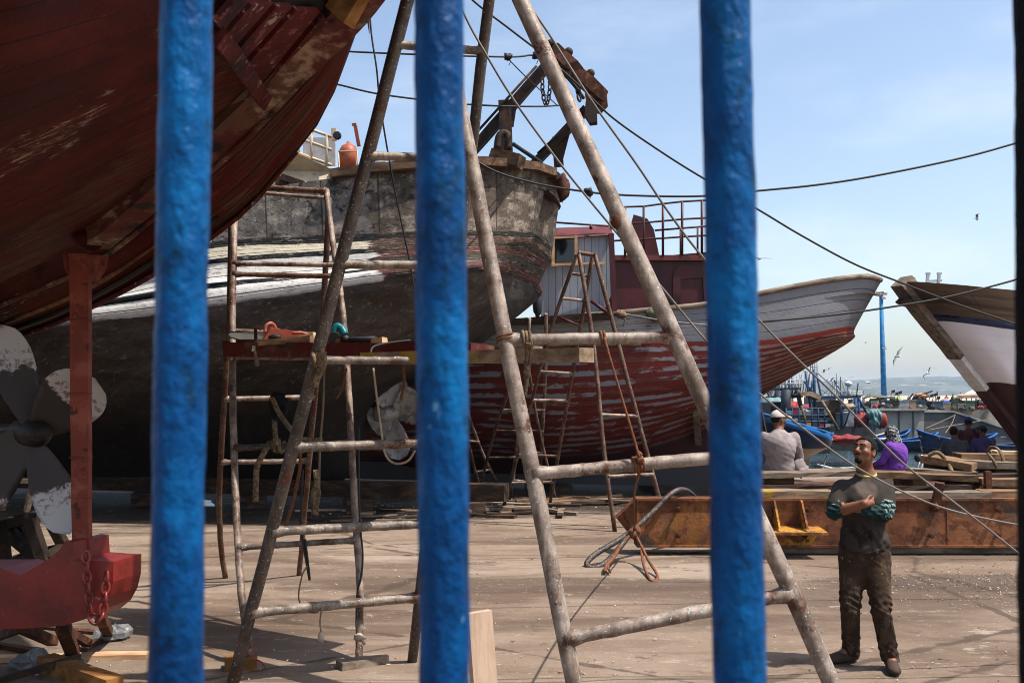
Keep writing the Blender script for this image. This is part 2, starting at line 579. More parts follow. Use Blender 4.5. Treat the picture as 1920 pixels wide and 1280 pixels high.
def hull_mid():
    t = NT("peeling_trawler_hull")
    s = t.sep(t.uvc)
    nz = t.math('MULTIPLY', t.math('SUBTRACT', t.noise(t.uvc, (1.6, 4, 1), 6, 0.65), 0.5), 0.16)
    v = t.math('ADD', s[1], nz)
    vs = t.math('DIVIDE', v, 7.0, clamp=True)
    K = lambda x: x / 7.0
    fwd = t.ramp(vs, [(K(0), (0.20, 0.18, 0.165)), (K(.95), (0.025, 0.022, 0.02)), (K(1.22), (0.66, 0.60, 0.47)), (K(2.0), (0.02, 0.02, 0.02)),
                      (K(2.30), (0.72, 0.69, 0.64)), (K(3.0), (0.74, 0.72, 0.68)), (K(3.26), (0.016, 0.017, 0.02)), (K(3.50), (0.70, 0.68, 0.65)), (K(4.0), (0.056, 0.050, 0.047)), (K(5.0), (0.026, 0.022, 0.020)), (K(6.0), (0.012, 0.010, 0.009))], 'CONSTANT')  # last stops blacken: shade under the turned bilge put into the paint
    aft = t.ramp(vs, [(K(0), (0.145, 0.115, 0.09)), (K(.96), (0.03, 0.026, 0.02)), (K(1.08), (0.19, 0.10, 0.075)), (K(1.5), (0.12, 0.115, 0.075)), (K(1.9), (0.20, 0.085, 0.07)), (K(2.6), (0.11, 0.10, 0.08)), (K(3.2), (0.17, 0.07, 0.06)),
                      (K(3.85), (0.07, 0.06, 0.05)), (K(5.0), (0.05, 0.042, 0.036)), (K(6.0), (0.032, 0.027, 0.023))], 'CONSTANT')
    um = t.step(t.math('ADD', s[0], t.math('MULTIPLY', t.noise(t.uvc, (2, 2, 1), 3, 0.5, off=6), 1.2)), 9.75, 0.06)
    col = t.mix(um, fwd, aft)
    # bulwark: grey wash, black blisters, vertical panel seams
    top = t.math('SUBTRACT', 1.0, t.step(v, 0.97, 0.02))
    bl = t.step(t.noise(t.uvc, (4.5, 6, 1), 10, 0.82, off=8, dist=0.6), 0.55, 0.02)
    col = t.mix(t.math('MULTIPLY', top, bl), col, (0.022, 0.02, 0.018))
    ws = t.step(t.noise(t.uvc, (2.2, 3.0, 1), 10, 0.8, off=18), 0.545, 0.04)
    col = t.mix(t.math('MULTIPLY', t.math('MULTIPLY', top, ws), 0.6), col, (0.50, 0.43, 0.36))
    gr = t.noise(t.uvc, (6, 3, 1), 6, 0.75, off=88)
    col = t.mix(t.math('MULTIPLY', t.math('MULTIPLY', top, t.step(gr, 0.5, 0.1)), 0.55), col, (0.075, 0.058, 0.042))
    vf = t.math('ABSOLUTE', t.math('SUBTRACT', t.math('FRACT', t.math('MULTIPLY', s[0], 1.08)), 0.5))
    col = t.mix(t.math('MULTIPLY', t.math('MULTIPLY', top, t.step(vf, 0.487, 0.006)), 0.8), col, (0.03, 0.022, 0.016))
    # planking in the middle band, seams and peel
    mid = t.band(v, 0.97, 3.97, 0.03)
    seam, fr = plank_uv(t, 2.6, 0.1, 0.05, 0.045)
    col = t.mix(t.math('MULTIPLY', t.math('MULTIPLY', mid, seam), 0.85), col, (0.02, 0.017, 0.014))
    p1 = t.step(t.noise(t.uvc, (5.5, 14, 1), 10, 0.82, off=28, dist=.6), t.math('MULTIPLY_ADD', um, -0.08, t.math('MULTIPLY_ADD', t.step(v, 2.25, .1), .025, .575)), 0.025)
    col = t.mix(t.math('MULTIPLY', mid, p1), col, (0.035, 0.03, 0.026))
    p2 = t.step(t.noise(t.uvc, (4.0, 12, 1), 9, 0.8, off=38, dist=.5), 0.58, 0.02)
    col = t.mix(t.math('MULTIPLY', t.math('MULTIPLY', mid, p2), 0.7), col, (0.52, 0.48, 0.42))
    p3 = t.step(t.noise(t.uvc, (3.0, 6, 1), 9, 0.8, off=48), 0.59, 0.04)
    col = t.mix(t.math('MULTIPLY', t.math('MULTIPLY', mid, p3), 0.6), col, (0.17, 0.155, 0.07))
    # lower hull: dusty anti-fouling with pale flakes and brown weed, fading into painted under-hull shade
    low = t.math('MULTIPLY', t.step(v, 3.97, 0.03), t.math('SUBTRACT', 1.0, t.math('MULTIPLY', t.step(v, 5.5, 0.8), 0.85)))
    q = t.noise(t.uvc, (1.2, 3.0, 1), 10, 0.8, off=58)
    col = t.mix(t.math('MULTIPLY', t.math('MULTIPLY', low, t.step(q, 0.5, 0.16)), 0.85), col, (0.15, 0.142, 0.142))
    q = t.step(t.noise(t.uvc, (6, 11, 1), 10, 0.82, off=68, dist=.5), 0.585, 0.025)
    col = t.mix(t.math('MULTIPLY', t.math('MULTIPLY', low, q), 0.75), col, (0.33, 0.31, 0.30))
    q = t.step(t.noise(t.uvc, (0.9, 2.5, 1), 6, 0.7, off=78), 0.58, 0.06)
    col = t.mix(t.math('MULTIPLY', t.math('MULTIPLY', low, q), 0.7), col, (0.075, 0.045, 0.03))
    h = t.math('SUBTRACT', t.noise(t.obj, 9, 7, 0.7), t.math('MULTIPLY', t.math('MULTIPLY', mid, seam), 0.5))
    t.bump(h, 0.6, 0.03)
    return t.fin(col, 0.78, 0, 0.25)
MAT['hull_mid'] = hull_mid()

def hull_striped():
    """red boat: grey bulwark, red planking with grey primer left along the seams"""
    t = NT("red_and_primer_hull")
    s = t.sep(t.uvc)
    nz = t.math('MULTIPLY', t.math('SUBTRACT', t.noise(t.uvc, (2.2, 5, 1), 5, 0.6), 0.5), 0.05)
    v = t.math('ADD', s[1], nz)
    n = t.noise(t.uvc, (0.7, 2.5, 1), 6, 0.65, off=2)
    grey = t.ramp(n, [(0.3, (0.20, 0.205, 0.225)), (0.7, (0.30, 0.305, 0.325))])
    # left half of the bulwark is worn nearly white
    lf = t.math('SUBTRACT', 1.0, t.step(t.math('ADD', s[0], t.math('MULTIPLY', n, 1.5)), 8.3, 0.5))
    grey = t.mix(t.math('MULTIPLY', lf, 0.7), grey, (0.42, 0.40, 0.38))
    grey = t.mix(t.math('MULTIPLY', lf, t.step(t.noise(t.uvc, (3, 14, 1), 7, 0.7, off=5), 0.6, 0.03)), grey, (0.08, 0.06, 0.05))
    seam, fr = plank_uv(t, 5.0, 0, 0.02, 0.035)
    gs = t.math('SUBTRACT', 1.0, t.step(v, 0.98, 0.02))
    col = t.mix(t.math('MULTIPLY', seam, 0.8), grey, (0.05, 0.05, 0.055))
    # red
    red = t.ramp(t.noise(t.uvc, (0.8, 3, 1), 6, 0.65, off=8), [(0.3, (0.13, 0.018, 0.012)), (0.7, (0.24, 0.040, 0.026))])
    vv = t.math('SUBTRACT', s[1], 1.0)
    wv = t.math('FRACT', t.math('ADD', t.math('MULTIPLY', vv, 4.5), t.math('MULTIPLY', t.math('SUBTRACT', t.noise(t.uvc, (0.5, 1, 1), 2), 0.5), 0.3)))
    edge = t.math('MULTIPLY', t.math('SUBTRACT', t.noise(t.uvc, (7, 9, 1), 4, 0.65, off=4), 0.5), 0.65)
    on = t.step(t.math('ADD', wv, edge), 0.50, 0.03)
    reg = t.noise(t.uvc, (1.0, 2.8, 1), 5, 0.65, off=13)
    on = t.math('MULTIPLY', on, t.step(reg, t.math('MULTIPLY_ADD', t.step(s[0], 8.5, 1.5), -0.10, 0.52), 0.03))
    on2 = t.math('MULTIPLY', t.step(t.math('ADD', wv, edge), 0.45, 0.05), t.step(t.noise(t.uvc, (0.8, 3.0, 1), 4, 0.6, off=23), 0.5, 0.05))
    red = t.mix(t.math('MULTIPLY', on2, 0.5), red, (0.20, 0.11, 0.085))
    prim = t.mix(t.step(s[0], 9.2, 0.8), (0.29, 0.285, 0.305), (0.28, 0.20, 0.165))
    red = t.mix(on, red, prim)
    red = t.mix(t.math('MULTIPLY', t.step(t.math('ABSOLUTE', t.math('SUBTRACT', wv, 0.5)), 0.46, 0.02), 0.5), red, (0.05, 0.012, 0.01))
    col = t.mix(gs, red, col)
    # top strake solid red under the bulwark
    col = t.mix(t.math('MULTIPLY', t.band(v, 0.98, 1.14, 0.02), t.step(s[0], 9.5, 0.5)), col, (0.27, 0.042, 0.028))
    bot = t.step(v, 4.0, 0.15)
    col = t.mix(bot, col, (0.07, 0.016, 0.013))
    t.bump(t.math('SUBTRACT', t.noise(t.obj, 12, 5, 0.6), t.math('MULTIPLY', seam, 0.4)), 0.35, 0.02)
    return t.fin(col, 0.7, 0, 0.3)
MAT['hull_striped'] = hull_striped()

def hull_white():
    """right boat: brown timber, dark blue band, white, maroon"""
    t = NT("brown_blue_white_hull")
    s = t.sep(t.uvc)
    nz = t.math('MULTIPLY', t.math('SUBTRACT', t.noise(t.uvc, (1.6, 3, 1), 6, 0.65), 0.5), 0.035)
    v = t.math('ADD', s[1], nz)
    wood = t.ramp(t.noise(t.uvc, (0.7, 10, 1), 7, 0.7, off=3), [(0.3, (0.075, 0.045, 0.026)), (0.55, (0.14, 0.088, 0.05)), (0.75, (0.23, 0.16, 0.10))])
    wood = t.mix(t.math('MULTIPLY', t.step(t.noise(t.uvc, (1.5, 2, 1), 5, 0.7, off=9), 0.55, 0.06), 0.55), wood, (0.055, 0.033, 0.02))
    sv, fr = plank_uv(t, 4.0, 0, 0.02, 0.02)
    wood = t.mix(t.math('MULTIPLY', sv, 0.6), wood, (0.03, 0.02, 0.012))
    vf = t.math('ABSOLUTE', t.math('SUBTRACT', t.math('FRACT', t.math('MULTIPLY', s[0], 0.8)), 0.5))
    wood = t.mix(t.math('MULTIPLY', t.step(vf, 0.492, 0.004), 0.7), wood, (0.03, 0.02, 0.012))
    n = t.noise(t.uvc, (0.5, 2, 1), 6, 0.6, off=14)
    white = t.ramp(n, [(0.3, (0.66, 0.63, 0.64)), (0.7, (0.78, 0.75, 0.76))])
    s2, fr2 = plank_uv(t, 3.5, 0.3, 0.03, 0.01)
    white = t.mix(t.math('MULTIPLY', s2, 0.25), white, (0.35, 0.33, 0.33))
    mar = t.ramp(t.noise(t.uvc, (0.9, 2.4, 1), 6, 0.65, off=24), [(0.3, (0.045, 0.012, 0.014)), (0.7, (0.085, 0.022, 0.022))])
    ch = t.step(t.noise(t.obj, 1.6, 5, 0.6, off=33), 0.645, 0.015)
    mar = t.mix(ch, mar, (0.45, 0.42, 0.44))
    col = t.mix(t.step(v, 1.0, 0.01), wood, (0.010, 0.022, 0.075))
    col = t.mix(t.step(v, 2.0, 0.01), col, white)
    col = t.mix(t.step(v, 3.0, 0.008), col, mar)
    t.bump(t.noise(t.obj, 10, 5, 0.6), 0.2, 0.02)
    return t.fin(col, 0.55, 0, 0.4)
MAT['hull_white'] = hull_white()

def ground():
    t = NT("dusty_concrete")
    n = t.noise(t.obj, 0.35, 8, 0.62)
    col = t.ramp(n, [(0.32, (0.215, 0.155, 0.115)), (0.5, (0.335, 0.262, 0.208)), (0.68, (0.44, 0.365, 0.30))])
    # broad dark swept stains lying across the yard
    st = t.noise(t.obj, (0.22, 0.8, 1), 7, 0.66, off=4, dist=0.5)
    col = t.mix(t.math('MULTIPLY', t.step(st, 0.55, 0.07), 0.72), col, (0.115, 0.078, 0.056))
    st = t.noise(t.obj, (0.9, 3.4, 1), 7, 0.7, off=14, dist=0.3)
    col = t.mix(t.math('MULTIPLY', t.step(st, 0.55, 0.06), 0.5), col, (0.20, 0.145, 0.105))
    # cast shade under the hulls painted in over oily grime, and two broad dark stains
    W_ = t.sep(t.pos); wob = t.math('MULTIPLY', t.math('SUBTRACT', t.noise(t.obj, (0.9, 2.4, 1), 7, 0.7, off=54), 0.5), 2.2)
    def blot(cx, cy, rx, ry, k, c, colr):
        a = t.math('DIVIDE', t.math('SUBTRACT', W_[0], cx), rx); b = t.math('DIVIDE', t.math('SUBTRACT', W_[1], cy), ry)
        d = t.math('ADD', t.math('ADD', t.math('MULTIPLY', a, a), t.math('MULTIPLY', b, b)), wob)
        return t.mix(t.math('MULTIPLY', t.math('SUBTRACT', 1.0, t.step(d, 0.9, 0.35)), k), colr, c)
    col = blot(-4.4, 17.3, 6.8, 3.0, 0.95, (0.035, 0.026, 0.021), col)  # carries the trawler's cast shadow forward, painted together with the grime
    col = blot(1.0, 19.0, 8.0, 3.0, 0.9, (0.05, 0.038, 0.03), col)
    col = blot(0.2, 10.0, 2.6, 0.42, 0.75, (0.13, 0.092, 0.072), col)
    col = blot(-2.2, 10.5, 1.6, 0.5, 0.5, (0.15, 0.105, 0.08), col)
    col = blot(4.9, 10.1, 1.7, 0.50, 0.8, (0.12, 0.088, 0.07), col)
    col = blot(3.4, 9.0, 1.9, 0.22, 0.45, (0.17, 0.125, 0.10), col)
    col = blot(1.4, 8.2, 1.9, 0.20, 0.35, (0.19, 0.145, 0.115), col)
    # pale scuffs and chips
    ch = t.noise(t.obj, (9, 20, 9), 5, 0.7, off=24)
    col = t.mix(t.math('MULTIPLY', t.step(ch, 0.655, 0.03), 0.8), col, (0.56, 0.50, 0.43))
    ch = t.noise(t.obj, 55, 3, 0.6, off=34)
    col = t.mix(t.step(ch, 0.72, 0.02), col, (0.62, 0.57, 0.50))
    ch = t.noise(t.obj, 38, 3, 0.6, off=44)
    col = t.mix(t.math('MULTIPLY', t.step(ch, 0.70, 0.02), 0.8), col, (0.07, 0.05, 0.04))
    oil = t.step(t.noise(t.obj, (1.6, 3.2, 1), 6, 0.7, off=64), 0.635, 0.03)
    col = t.mix(t.math('MULTIPLY', oil, 0.7), col, (0.12, 0.085, 0.065))
    pa = t.step(t.noise(t.obj, (2.6, 5, 1), 7, 0.75, off=74), 0.63, 0.03)
    col = t.mix(t.math('MULTIPLY', pa, 0.6), col, (0.55, 0.49, 0.43))
    # hairline cracks
    vo = t.voro(t.map(t.obj, (0.23, 0.3, 1), loc=(3, 1, 0)), 1.0, 'DISTANCE_TO_EDGE')
    cd = t.math('ADD', vo.outputs["Distance"], t.math('MULTIPLY', t.math('SUBTRACT', t.noise(t.obj, 3, 4, 0.6), 0.5), 0.05))
    col = t.mix(t.math('MULTIPLY', t.math('SUBTRACT', 1.0, t.step(cd, 0.006, 0.004)), 0.75), col, (0.09, 0.065, 0.05))
    g = t.noise(t.obj, 26, 8, 0.75, off=3)
    h = t.math('ADD', t.math('MULTIPLY', t.noise(t.obj, 2.2, 6, 0.65, off=1), 0.8), t.math('MULTIPLY', g, 0.5))
    t.bump(h, 0.55, 0.03)
    col = t.mix(1.0, col, col); dk = t.n.new('ShaderNodeMix'); dk.data_type = 'RGBA'; dk.blend_type = 'MULTIPLY'; dk.inputs[0].default_value = 1.0; t.l.new(col, dk.inputs[6]); dk.inputs[7].default_value = (0.575, 0.54, 0.505, 1)
    return t.fin(dk.outputs[2], 0.9, 0, 0.2, 1.0)
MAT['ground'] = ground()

MAT['sand'] = weather("beach_sand", (0.40, 0.34, 0.27), [((0.48, 0.42, 0.34), 0.02, 0.52, 0.1)], 0.95, bump=0)
def water():
    t = NT("harbour_water")
    t.bump(t.math('ADD', t.noise(t.obj, (0.7, 1.6, 1), 4, 0.6), t.math('MULTIPLY', t.noise(t.obj, (2.5, 5, 1), 3, 0.6, off=3), 0.4)), 0.55, 0.25)
    return t.fin((0.018, 0.048, 0.048), 0.12, 0, 0.5)
MAT['water'] = water()
MAT['concrete'] = weather("quay_concrete", (0.36, 0.345, 0.32), [((0.20, 0.19, 0.17), (0.35, 0.35, 0.12), 0.53, 0.08), ((0.45, 0.43, 0.40), (0.9, 0.9, 0.2), 0.6, 0.04)], 0.9, vs=0.6, bump=0.2, bscale=6, bdist=0.03)
MAT['concrete_dark'] = weather("dark_quay_concrete", (0.12, 0.125, 0.13), [((0.06, 0.062, 0.065), (0.35, 0.35, 0.15), 0.53, 0.08)], 0.85, vs=0.6, bump=0.2, bscale=6, bdist=0.03)  # darker concrete for the ramp side and the wall joints
MAT['hill'] = weather("scrub_hillside", (0.085, 0.10, 0.06), [((0.03, 0.045, 0.025), 0.006, 0.5, 0.04), ((0.40, 0.36, 0.29), (0.022, 0.022, 0.06), 0.62, 0.03)], 1.0, vs=0.004, bump=0)

MAT['red_steel'] = weather("red_oxide_steel", (0.23, 0.06, 0.038), [((0.30, 0.105, 0.07), 5, 0.56, 0.06), ((0.10, 0.03, 0.022), 9, 0.6, 0.04), ((0.5, 0.36, 0.3), 26, 0.70, 0.02)], 0.7, 0, bump=0.4, bscale=30)
MAT['red_shoe'] = weather("fresh_red_paint", (0.235, 0.028, 0.018), [((0.15, 0.02, 0.014), 3, 0.55, 0.08), ((0.30, 0.16, 0.13), 12, 0.67, 0.04)], 0.42, 0, bump=0.25, bscale=24, spec=0.5)
MAT['rust'] = weather("rusted_steel", (0.13, 0.055, 0.028), [((0.07, 0.03, 0.018), 6, 0.52, 0.08), ((0.24, 0.11, 0.05), 9, 0.6, 0.05), ((0.04, 0.02, 0.014), 14, 0.63, 0.03)], 0.85, 0.1, bump=0.5, bscale=40)
MAT['dark_steel'] = weather("dark_rusted_steel", (0.045, 0.028, 0.02), [((0.09, 0.045, 0.026), 5, 0.54, 0.06), ((0.018, 0.014, 0.012), 8, 0.58, 0.05)], 0.75, 0.2, bump=0.4, bscale=30)
def pontoon_mat():
    t = NT("rusty_pontoon_plate")
    n = t.noise(t.obj, (1.4, 1.4, 1.8), 8, 0.68)
    col = t.ramp(n, [(0.3, (0.085, 0.034, 0.020)), (0.46, (0.20, 0.088, 0.045)), (0.60, (0.31, 0.145, 0.072)), (0.75, (0.17, 0.085, 0.05))])
    col = t.mix(t.math('MULTIPLY', t.step(t.noise(t.obj, 9, 6, 0.7, off=3), 0.56, 0.06), 0.6), col, (0.07, 0.03, 0.02))
    x = t.sep(t.obj)[0]
    near = t.math('SUBTRACT', 1.0, t.step(t.math('ADD', x, t.math('MULTIPLY', t.noise(t.obj, 1.2, 4, 0.6, off=6), 2.0)), -0.7, 0.5))
    ye = t.step(t.noise(t.obj, (1.6, 1.6, 0.9), 8, 0.75, off=9), 0.55, 0.05)
    col = t.mix(t.math('MULTIPLY', t.math('MULTIPLY', near, ye), 0.6), col, (0.34, 0.17, 0.045))
    gy = t.step(t.noise(t.obj, (1.1, 1.1, 1.6), 7, 0.7, off=19), 0.575, 0.04)
    col = t.mix(t.math('MULTIPLY', gy, 0.75), col, (0.09, 0.085, 0.075))
    wv = t.step(t.noise(t.obj, 30, 5, 0.7, off=29), 0.66, 0.03)
    col = t.mix(t.math('MULTIPLY', wv, 0.5), col, (0.40, 0.22, 0.12))
    t.bump(t.noise(t.obj, 25, 8, 0.75), 0.5, 0.02)
    return t.fin(col, 0.85, 0.05, 0.25)
MAT['pontoon'] = pontoon_mat()

MAT['yellow_rust'] = weather("yellow_paint_over_rust", (0.44, 0.25, 0.04), [((0.16, 0.07, 0.035), 4, 0.52, 0.05), ((0.30, 0.13, 0.05), 9, 0.56, 0.04), ((0.05, 0.025, 0.015), 14, 0.63, 0.03)], 0.8, bump=0.5, bscale=30)
def wood(name, base, dark, pale, sc=(1.5, 14, 14), seed=0.0, paint=None, bumps=0.4):
    t = NT(name)
    n = t.noise(t.obj, sc, 7, 0.68, off=seed)
    col = t.ramp(n, [(0.28, dark), (0.5, base), (0.74, pale)])
    g = t.noise(t.obj, 2.3, 5, 0.6, off=seed + 5)
    col = t.mix(t.math('MULTIPLY', t.step(g, 0.56, 0.08), 0.5), col, dark)
    if paint:
        p = t.step(t.noise(t.obj, 2.2, 6, 0.7, off=seed + 15), paint[1], 0.03)
        col = t.mix(p, col, paint[0])
    t.bump(t.noise(t.obj, tuple(3 * k for k in sc), 5, 0.7, off=seed), bumps, 0.008)
    return t.fin(col, 0.85, 0, 0.2)
MAT['wood_grey'] = wood("weathered_timber", (0.25, 0.20, 0.155), (0.09, 0.068, 0.05), (0.42, 0.36, 0.29))
MAT['wood_dark'] = wood("old_dark_timber", (0.085, 0.055, 0.04), (0.03, 0.02, 0.015), (0.18, 0.125, 0.09), seed=3)
MAT['wood_brown'] = wood("brown_timber", (0.235, 0.15, 0.09), (0.10, 0.058, 0.034), (0.38, 0.27, 0.18), seed=6)
MAT['wood_new'] = wood("fresh_sawn_timber", (0.52, 0.36, 0.23), (0.36, 0.22, 0.13), (0.62, 0.46, 0.32), seed=9, bumps=0.15)
MAT['wood_orange'] = wood("orange_bare_timber", (0.30, 0.15, 0.05), (0.12, 0.055, 0.02), (0.42, 0.25, 0.11), seed=12)
MAT['wood_yellow'] = wood("yellow_painted_timber", (0.27, 0.20, 0.14), (0.10, 0.07, 0.05), (0.42, 0.34, 0.27), seed=15, paint=((0.36, 0.25, 0.06), 0.55))
MAT['wood_redpaint'] = wood("red_stained_plank", (0.14, 0.06, 0.045), (0.06, 0.026, 0.02), (0.26, 0.16, 0.12), seed=18, paint=((0.13, 0.022, 0.018), 0.5))
MAT['wood_cap'] = wood("dark_cap_rail_timber", (0.15, 0.095, 0.06), (0.05, 0.032, 0.022), (0.30, 0.21, 0.14), seed=25)
MAT['wood_vert'] = wood("sawn_board_upright", (0.50, 0.38, 0.29), (0.34, 0.24, 0.175), (0.62, 0.51, 0.42), sc=(14, 14, 1.3), seed=21, bumps=0.15)
MAT['bar_dark'] = weather("near_black_bar", (0.010, 0.011, 0.016), [((0.02, 0.014, 0.012), 30, 0.56, 0.06)], 0.6, bump=0.8, bscale=60, spec=0.1)  # near-black finish used on the fourth bar alone
MAT['red_plank'] = weather("peeled_red_strake", (0.13, 0.026, 0.024), [((0.05, 0.02, 0.018), (3, 3, 3), 0.55, 0.06), ((0.40, 0.30, 0.26), 9, 0.63, 0.02), ((0.25, 0.10, 0.09), 14, 0.6, 0.03)], 0.7, bump=0.4, bscale=24, spec=0.15)
MAT['stern_wood'] = weather("scraped_stern_timber", (0.16, 0.085, 0.06), [((0.36, 0.27, 0.21), (3, 3, 9), 0.56, 0.05), ((0.13, 0.03, 0.025), (2, 2, 4), 0.53, 0.05), ((0.03, 0.018, 0.015), (4, 4, 8), 0.6, 0.03)], 0.75, bump=0.5, bscale=24)

MAT['rope_rust'] = weather("rust_stained_rope", (0.24, 0.115, 0.062), [((0.18, 0.08, 0.045), 40, 0.5, 0.08)], 0.95, bump=0.9, bscale=140, bdist=0.006)
MAT['rope_tan'] = weather("old_tan_rope", (0.27, 0.20, 0.13), [((0.12, 0.085, 0.055), 40, 0.52, 0.08)], 0.95, bump=0.9, bscale=140, bdist=0.006)
MAT['wire_rope'] = weather("steel_wire_rope", (0.10, 0.09, 0.085), [((0.24, 0.22, 0.21), 60, 0.56, 0.05), ((0.13, 0.06, 0.035), 14, 0.58, 0.05)], 0.5, 0.6, bump=0.9, bscale=160, bdist=0.006)
MAT['cable'] = flat("dark_cable", (0.035, 0.032, 0.03), 0.55)
MAT['cable_grey'] = flat("grey_cable", (0.21, 0.19, 0.175), 0.5)
MAT['cord_tan'] = flat("tan_cord", (0.22, 0.165, 0.115), 0.7)
MAT['black'] = flat("black_rubber_and_gap_shade", (0.015, 0.015, 0.016), 0.6)
MAT['cloth_black'] = flat("black_cloth", (0.018, 0.018, 0.022), 0.95)
MAT['plug'] = flat("beige_plug", (0.42, 0.34, 0.27), 0.5)
MAT['stone'] = weather("pale_broken_stone", (0.22, 0.215, 0.215), [((0.16, 0.16, 0.17), 9, 0.52, 0.05), ((0.36, 0.35, 0.34), 16, 0.6, 0.04)], 0.9, bump=0.6, bscale=20)
def prop_mat(name, red_lo, red_hi, lim):
    t = NT(name)
    s = t.sep(t.uvc)          # u = 0 root .. 1 tip
    e = t.math('ADD', s[0], t.math('MULTIPLY', t.math('SUBTRACT', t.noise(t.obj, 6, 7, 0.7), 0.5), 0.55))
    col = t.mix(t.step(e, lim, 0.02), (0.075, 0.06, 0.055), (0.52, 0.50, 0.49))
    r = t.math('MULTIPLY', t.band(e, red_lo, red_hi, 0.03), t.step(t.noise(t.obj, (20, 20, 20), 8, 0.8, off=4), 0.535, 0.04))
    col = t.mix(t.math('MULTIPLY', r, .8), col, (0.20, 0.085, 0.085))
    t.bump(t.noise(t.obj, 30, 5, 0.6), 0.15, 0.01)
    return t.fin(col, 0.6, 0.1, 0.4)
MAT['prop_big'] = prop_mat("ground_back_propeller", 0.50, 0.74, 0.52)
MAT['prop_dim'] = weather("worn_propeller_bronze", (0.34, 0.33, 0.32), [((0.2, 0.19, 0.19), 5, 0.55, 0.05)], 0.55, 0.2)
MAT['hub'] = weather("tarred_propeller_hub", (0.035, 0.025, 0.022), [((0.09, 0.06, 0.05), 12, 0.57, 0.05)], 0.6, 0.2)

MAT['maroon'] = weather("maroon_deckhouse_paint", (0.075, 0.012, 0.016), [((0.11, 0.02, 0.024), 2, 0.55, 0.08)], 0.5, bump=0.15, bscale=15)
MAT['maroon_roof'] = weather("maroon_roof_paint", (0.165, 0.045, 0.045), [((0.11, 0.028, 0.03), 3, 0.56, 0.08)], 0.55, bump=0.15)
MAT['cream'] = weather("cream_cabin_paint", (0.50, 0.42, 0.31), [((0.30, 0.20, 0.12), 3, 0.64, 0.05)], 0.6, bump=0.1)
MAT['white_paint'] = flat("white_paint", (0.74, 0.72, 0.70), 0.5)
MAT['grey_panel'] = flat("grey_corrugated", (0.36, 0.36, 0.37), 0.6)
def board_mat():
    t = NT("grey_blue_boards")
    x = t.sep(t.obj)
    n = t.noise(t.obj, (4, 4, 1.0), 6, 0.65)
    col = t.ramp(n, [(0.3, (0.30, 0.325, 0.37)), (0.7, (0.41, 0.435, 0.48))])
    fr = t.math('ABSOLUTE', t.math('SUBTRACT', t.math('FRACT', t.math('MULTIPLY', t.math('ADD', x[0], 10), 7.0)), 0.5))
    col = t.mix(t.math('MULTIPLY', t.step(fr, 0.465, 0.02), 0.8), col, (0.05, 0.055, 0.065))
    lf = t.math('SUBTRACT', 1.0, t.step(t.math('ADD', x[0], t.math('MULTIPLY', t.noise(t.obj, (2, 2, .5), 4, 0.6, off=3), 0.45)), 0.06, 0.05))
    low = t.math('SUBTRACT', 1.0, t.step(x[2], 1.02, 0.02))
    wd = t.ramp(t.noise(t.obj, (9, 9, 1.2), 6, 0.7, off=8), [(0.3, (0.08, 0.055, 0.045)), (0.55, (0.24, 0.18, 0.14)), (0.7, (0.42, 0.36, 0.31))])
    col = t.mix(t.math('MULTIPLY', lf, low), col, wd)
    t.bump(t.math('SUBTRACT', t.noise(t.obj, 20, 5, 0.6), t.step(fr, 0.465, 0.02)), 0.3, 0.01)
    return t.fin(col, 0.65, 0, 0.3)
MAT['boards'] = board_mat()
MAT['glass'] = flat("dark_window_glass", (0.012, 0.014, 0.016), 0.06, spec=0.6, bump=0)
MAT['orange_tank'] = weather("orange_red_tank", (0.40, 0.13, 0.075), [((0.25, 0.08, 0.05), 6, 0.58, 0.05)], 0.5)
MAT['tool_red'] = weather("faded_red_plastic", (0.42, 0.13, 0.09), [((0.5, 0.26, 0.2), 12, 0.58, 0.06), ((0.1, 0.06, 0.05), 20, 0.66, 0.03)], 0.5)
MAT['tool_teal'] = flat("teal_plastic", (0.008, 0.17, 0.19), 0.4)
MAT['steel'] = flat("bright_steel", (0.45, 0.45, 0.46), 0.35, 0.8)

for nm, c in dict(blue_boat=(0.014, 0.04, 0.10), blue_bright=(0.02, 0.17, 0.42), blue_mid=(0.012, 0.065, 0.17), cream_boat=(0.50, 0.40, 0.30),
                  boat_green=(0.015, 0.12, 0.07), boat_white=(0.62, 0.62, 0.60), boat_grey=(0.30, 0.33, 0.36), gantry_blue=(0.03, 0.09, 0.19), gantry_dark=(0.03, 0.045, 0.065),
                  net_teal=(0.17, 0.28, 0.29), net_red=(0.33, 0.05, 0.05), net_brown=(0.17, 0.11, 0.075), net_tan=(0.40, 0.30, 0.21), net_dark=(0.045, 0.04, 0.04),
                  tarp_orange=(0.66, 0.33, 0.16), tarp_green=(0.36, 0.50, 0.18), tarp_olive=(0.14, 0.15, 0.10), tarp_blue=(0.025, 0.15, 0.50), tarp_white=(0.80, 0.80, 0.79),
                  box_blue=(0.06, 0.10, 0.16), box_white=(0.42, 0.42, 0.41), box_green=(0.085, 0.14, 0.12), box_tan=(0.30, 0.25, 0.19), box_yellow=(0.58, 0.40, 0.03), box_red=(0.38, 0.045, 0.035),
                  pole_blue=(0.020, 0.21, 0.42), maroon_boat=(0.10, 0.03, 0.035), gull_white=(0.72, 0.72, 0.71), gull_grey=(0.42, 0.425, 0.43), gull_dark=(0.05, 0.05, 0.055)).items():
    MAT[nm] = weather(nm + "_finish", c, [(tuple(k * 0.6 for k in c), 2.2, 0.55, 0.08)], 0.65, vary=0.2, bump=0.2, bscale=12)
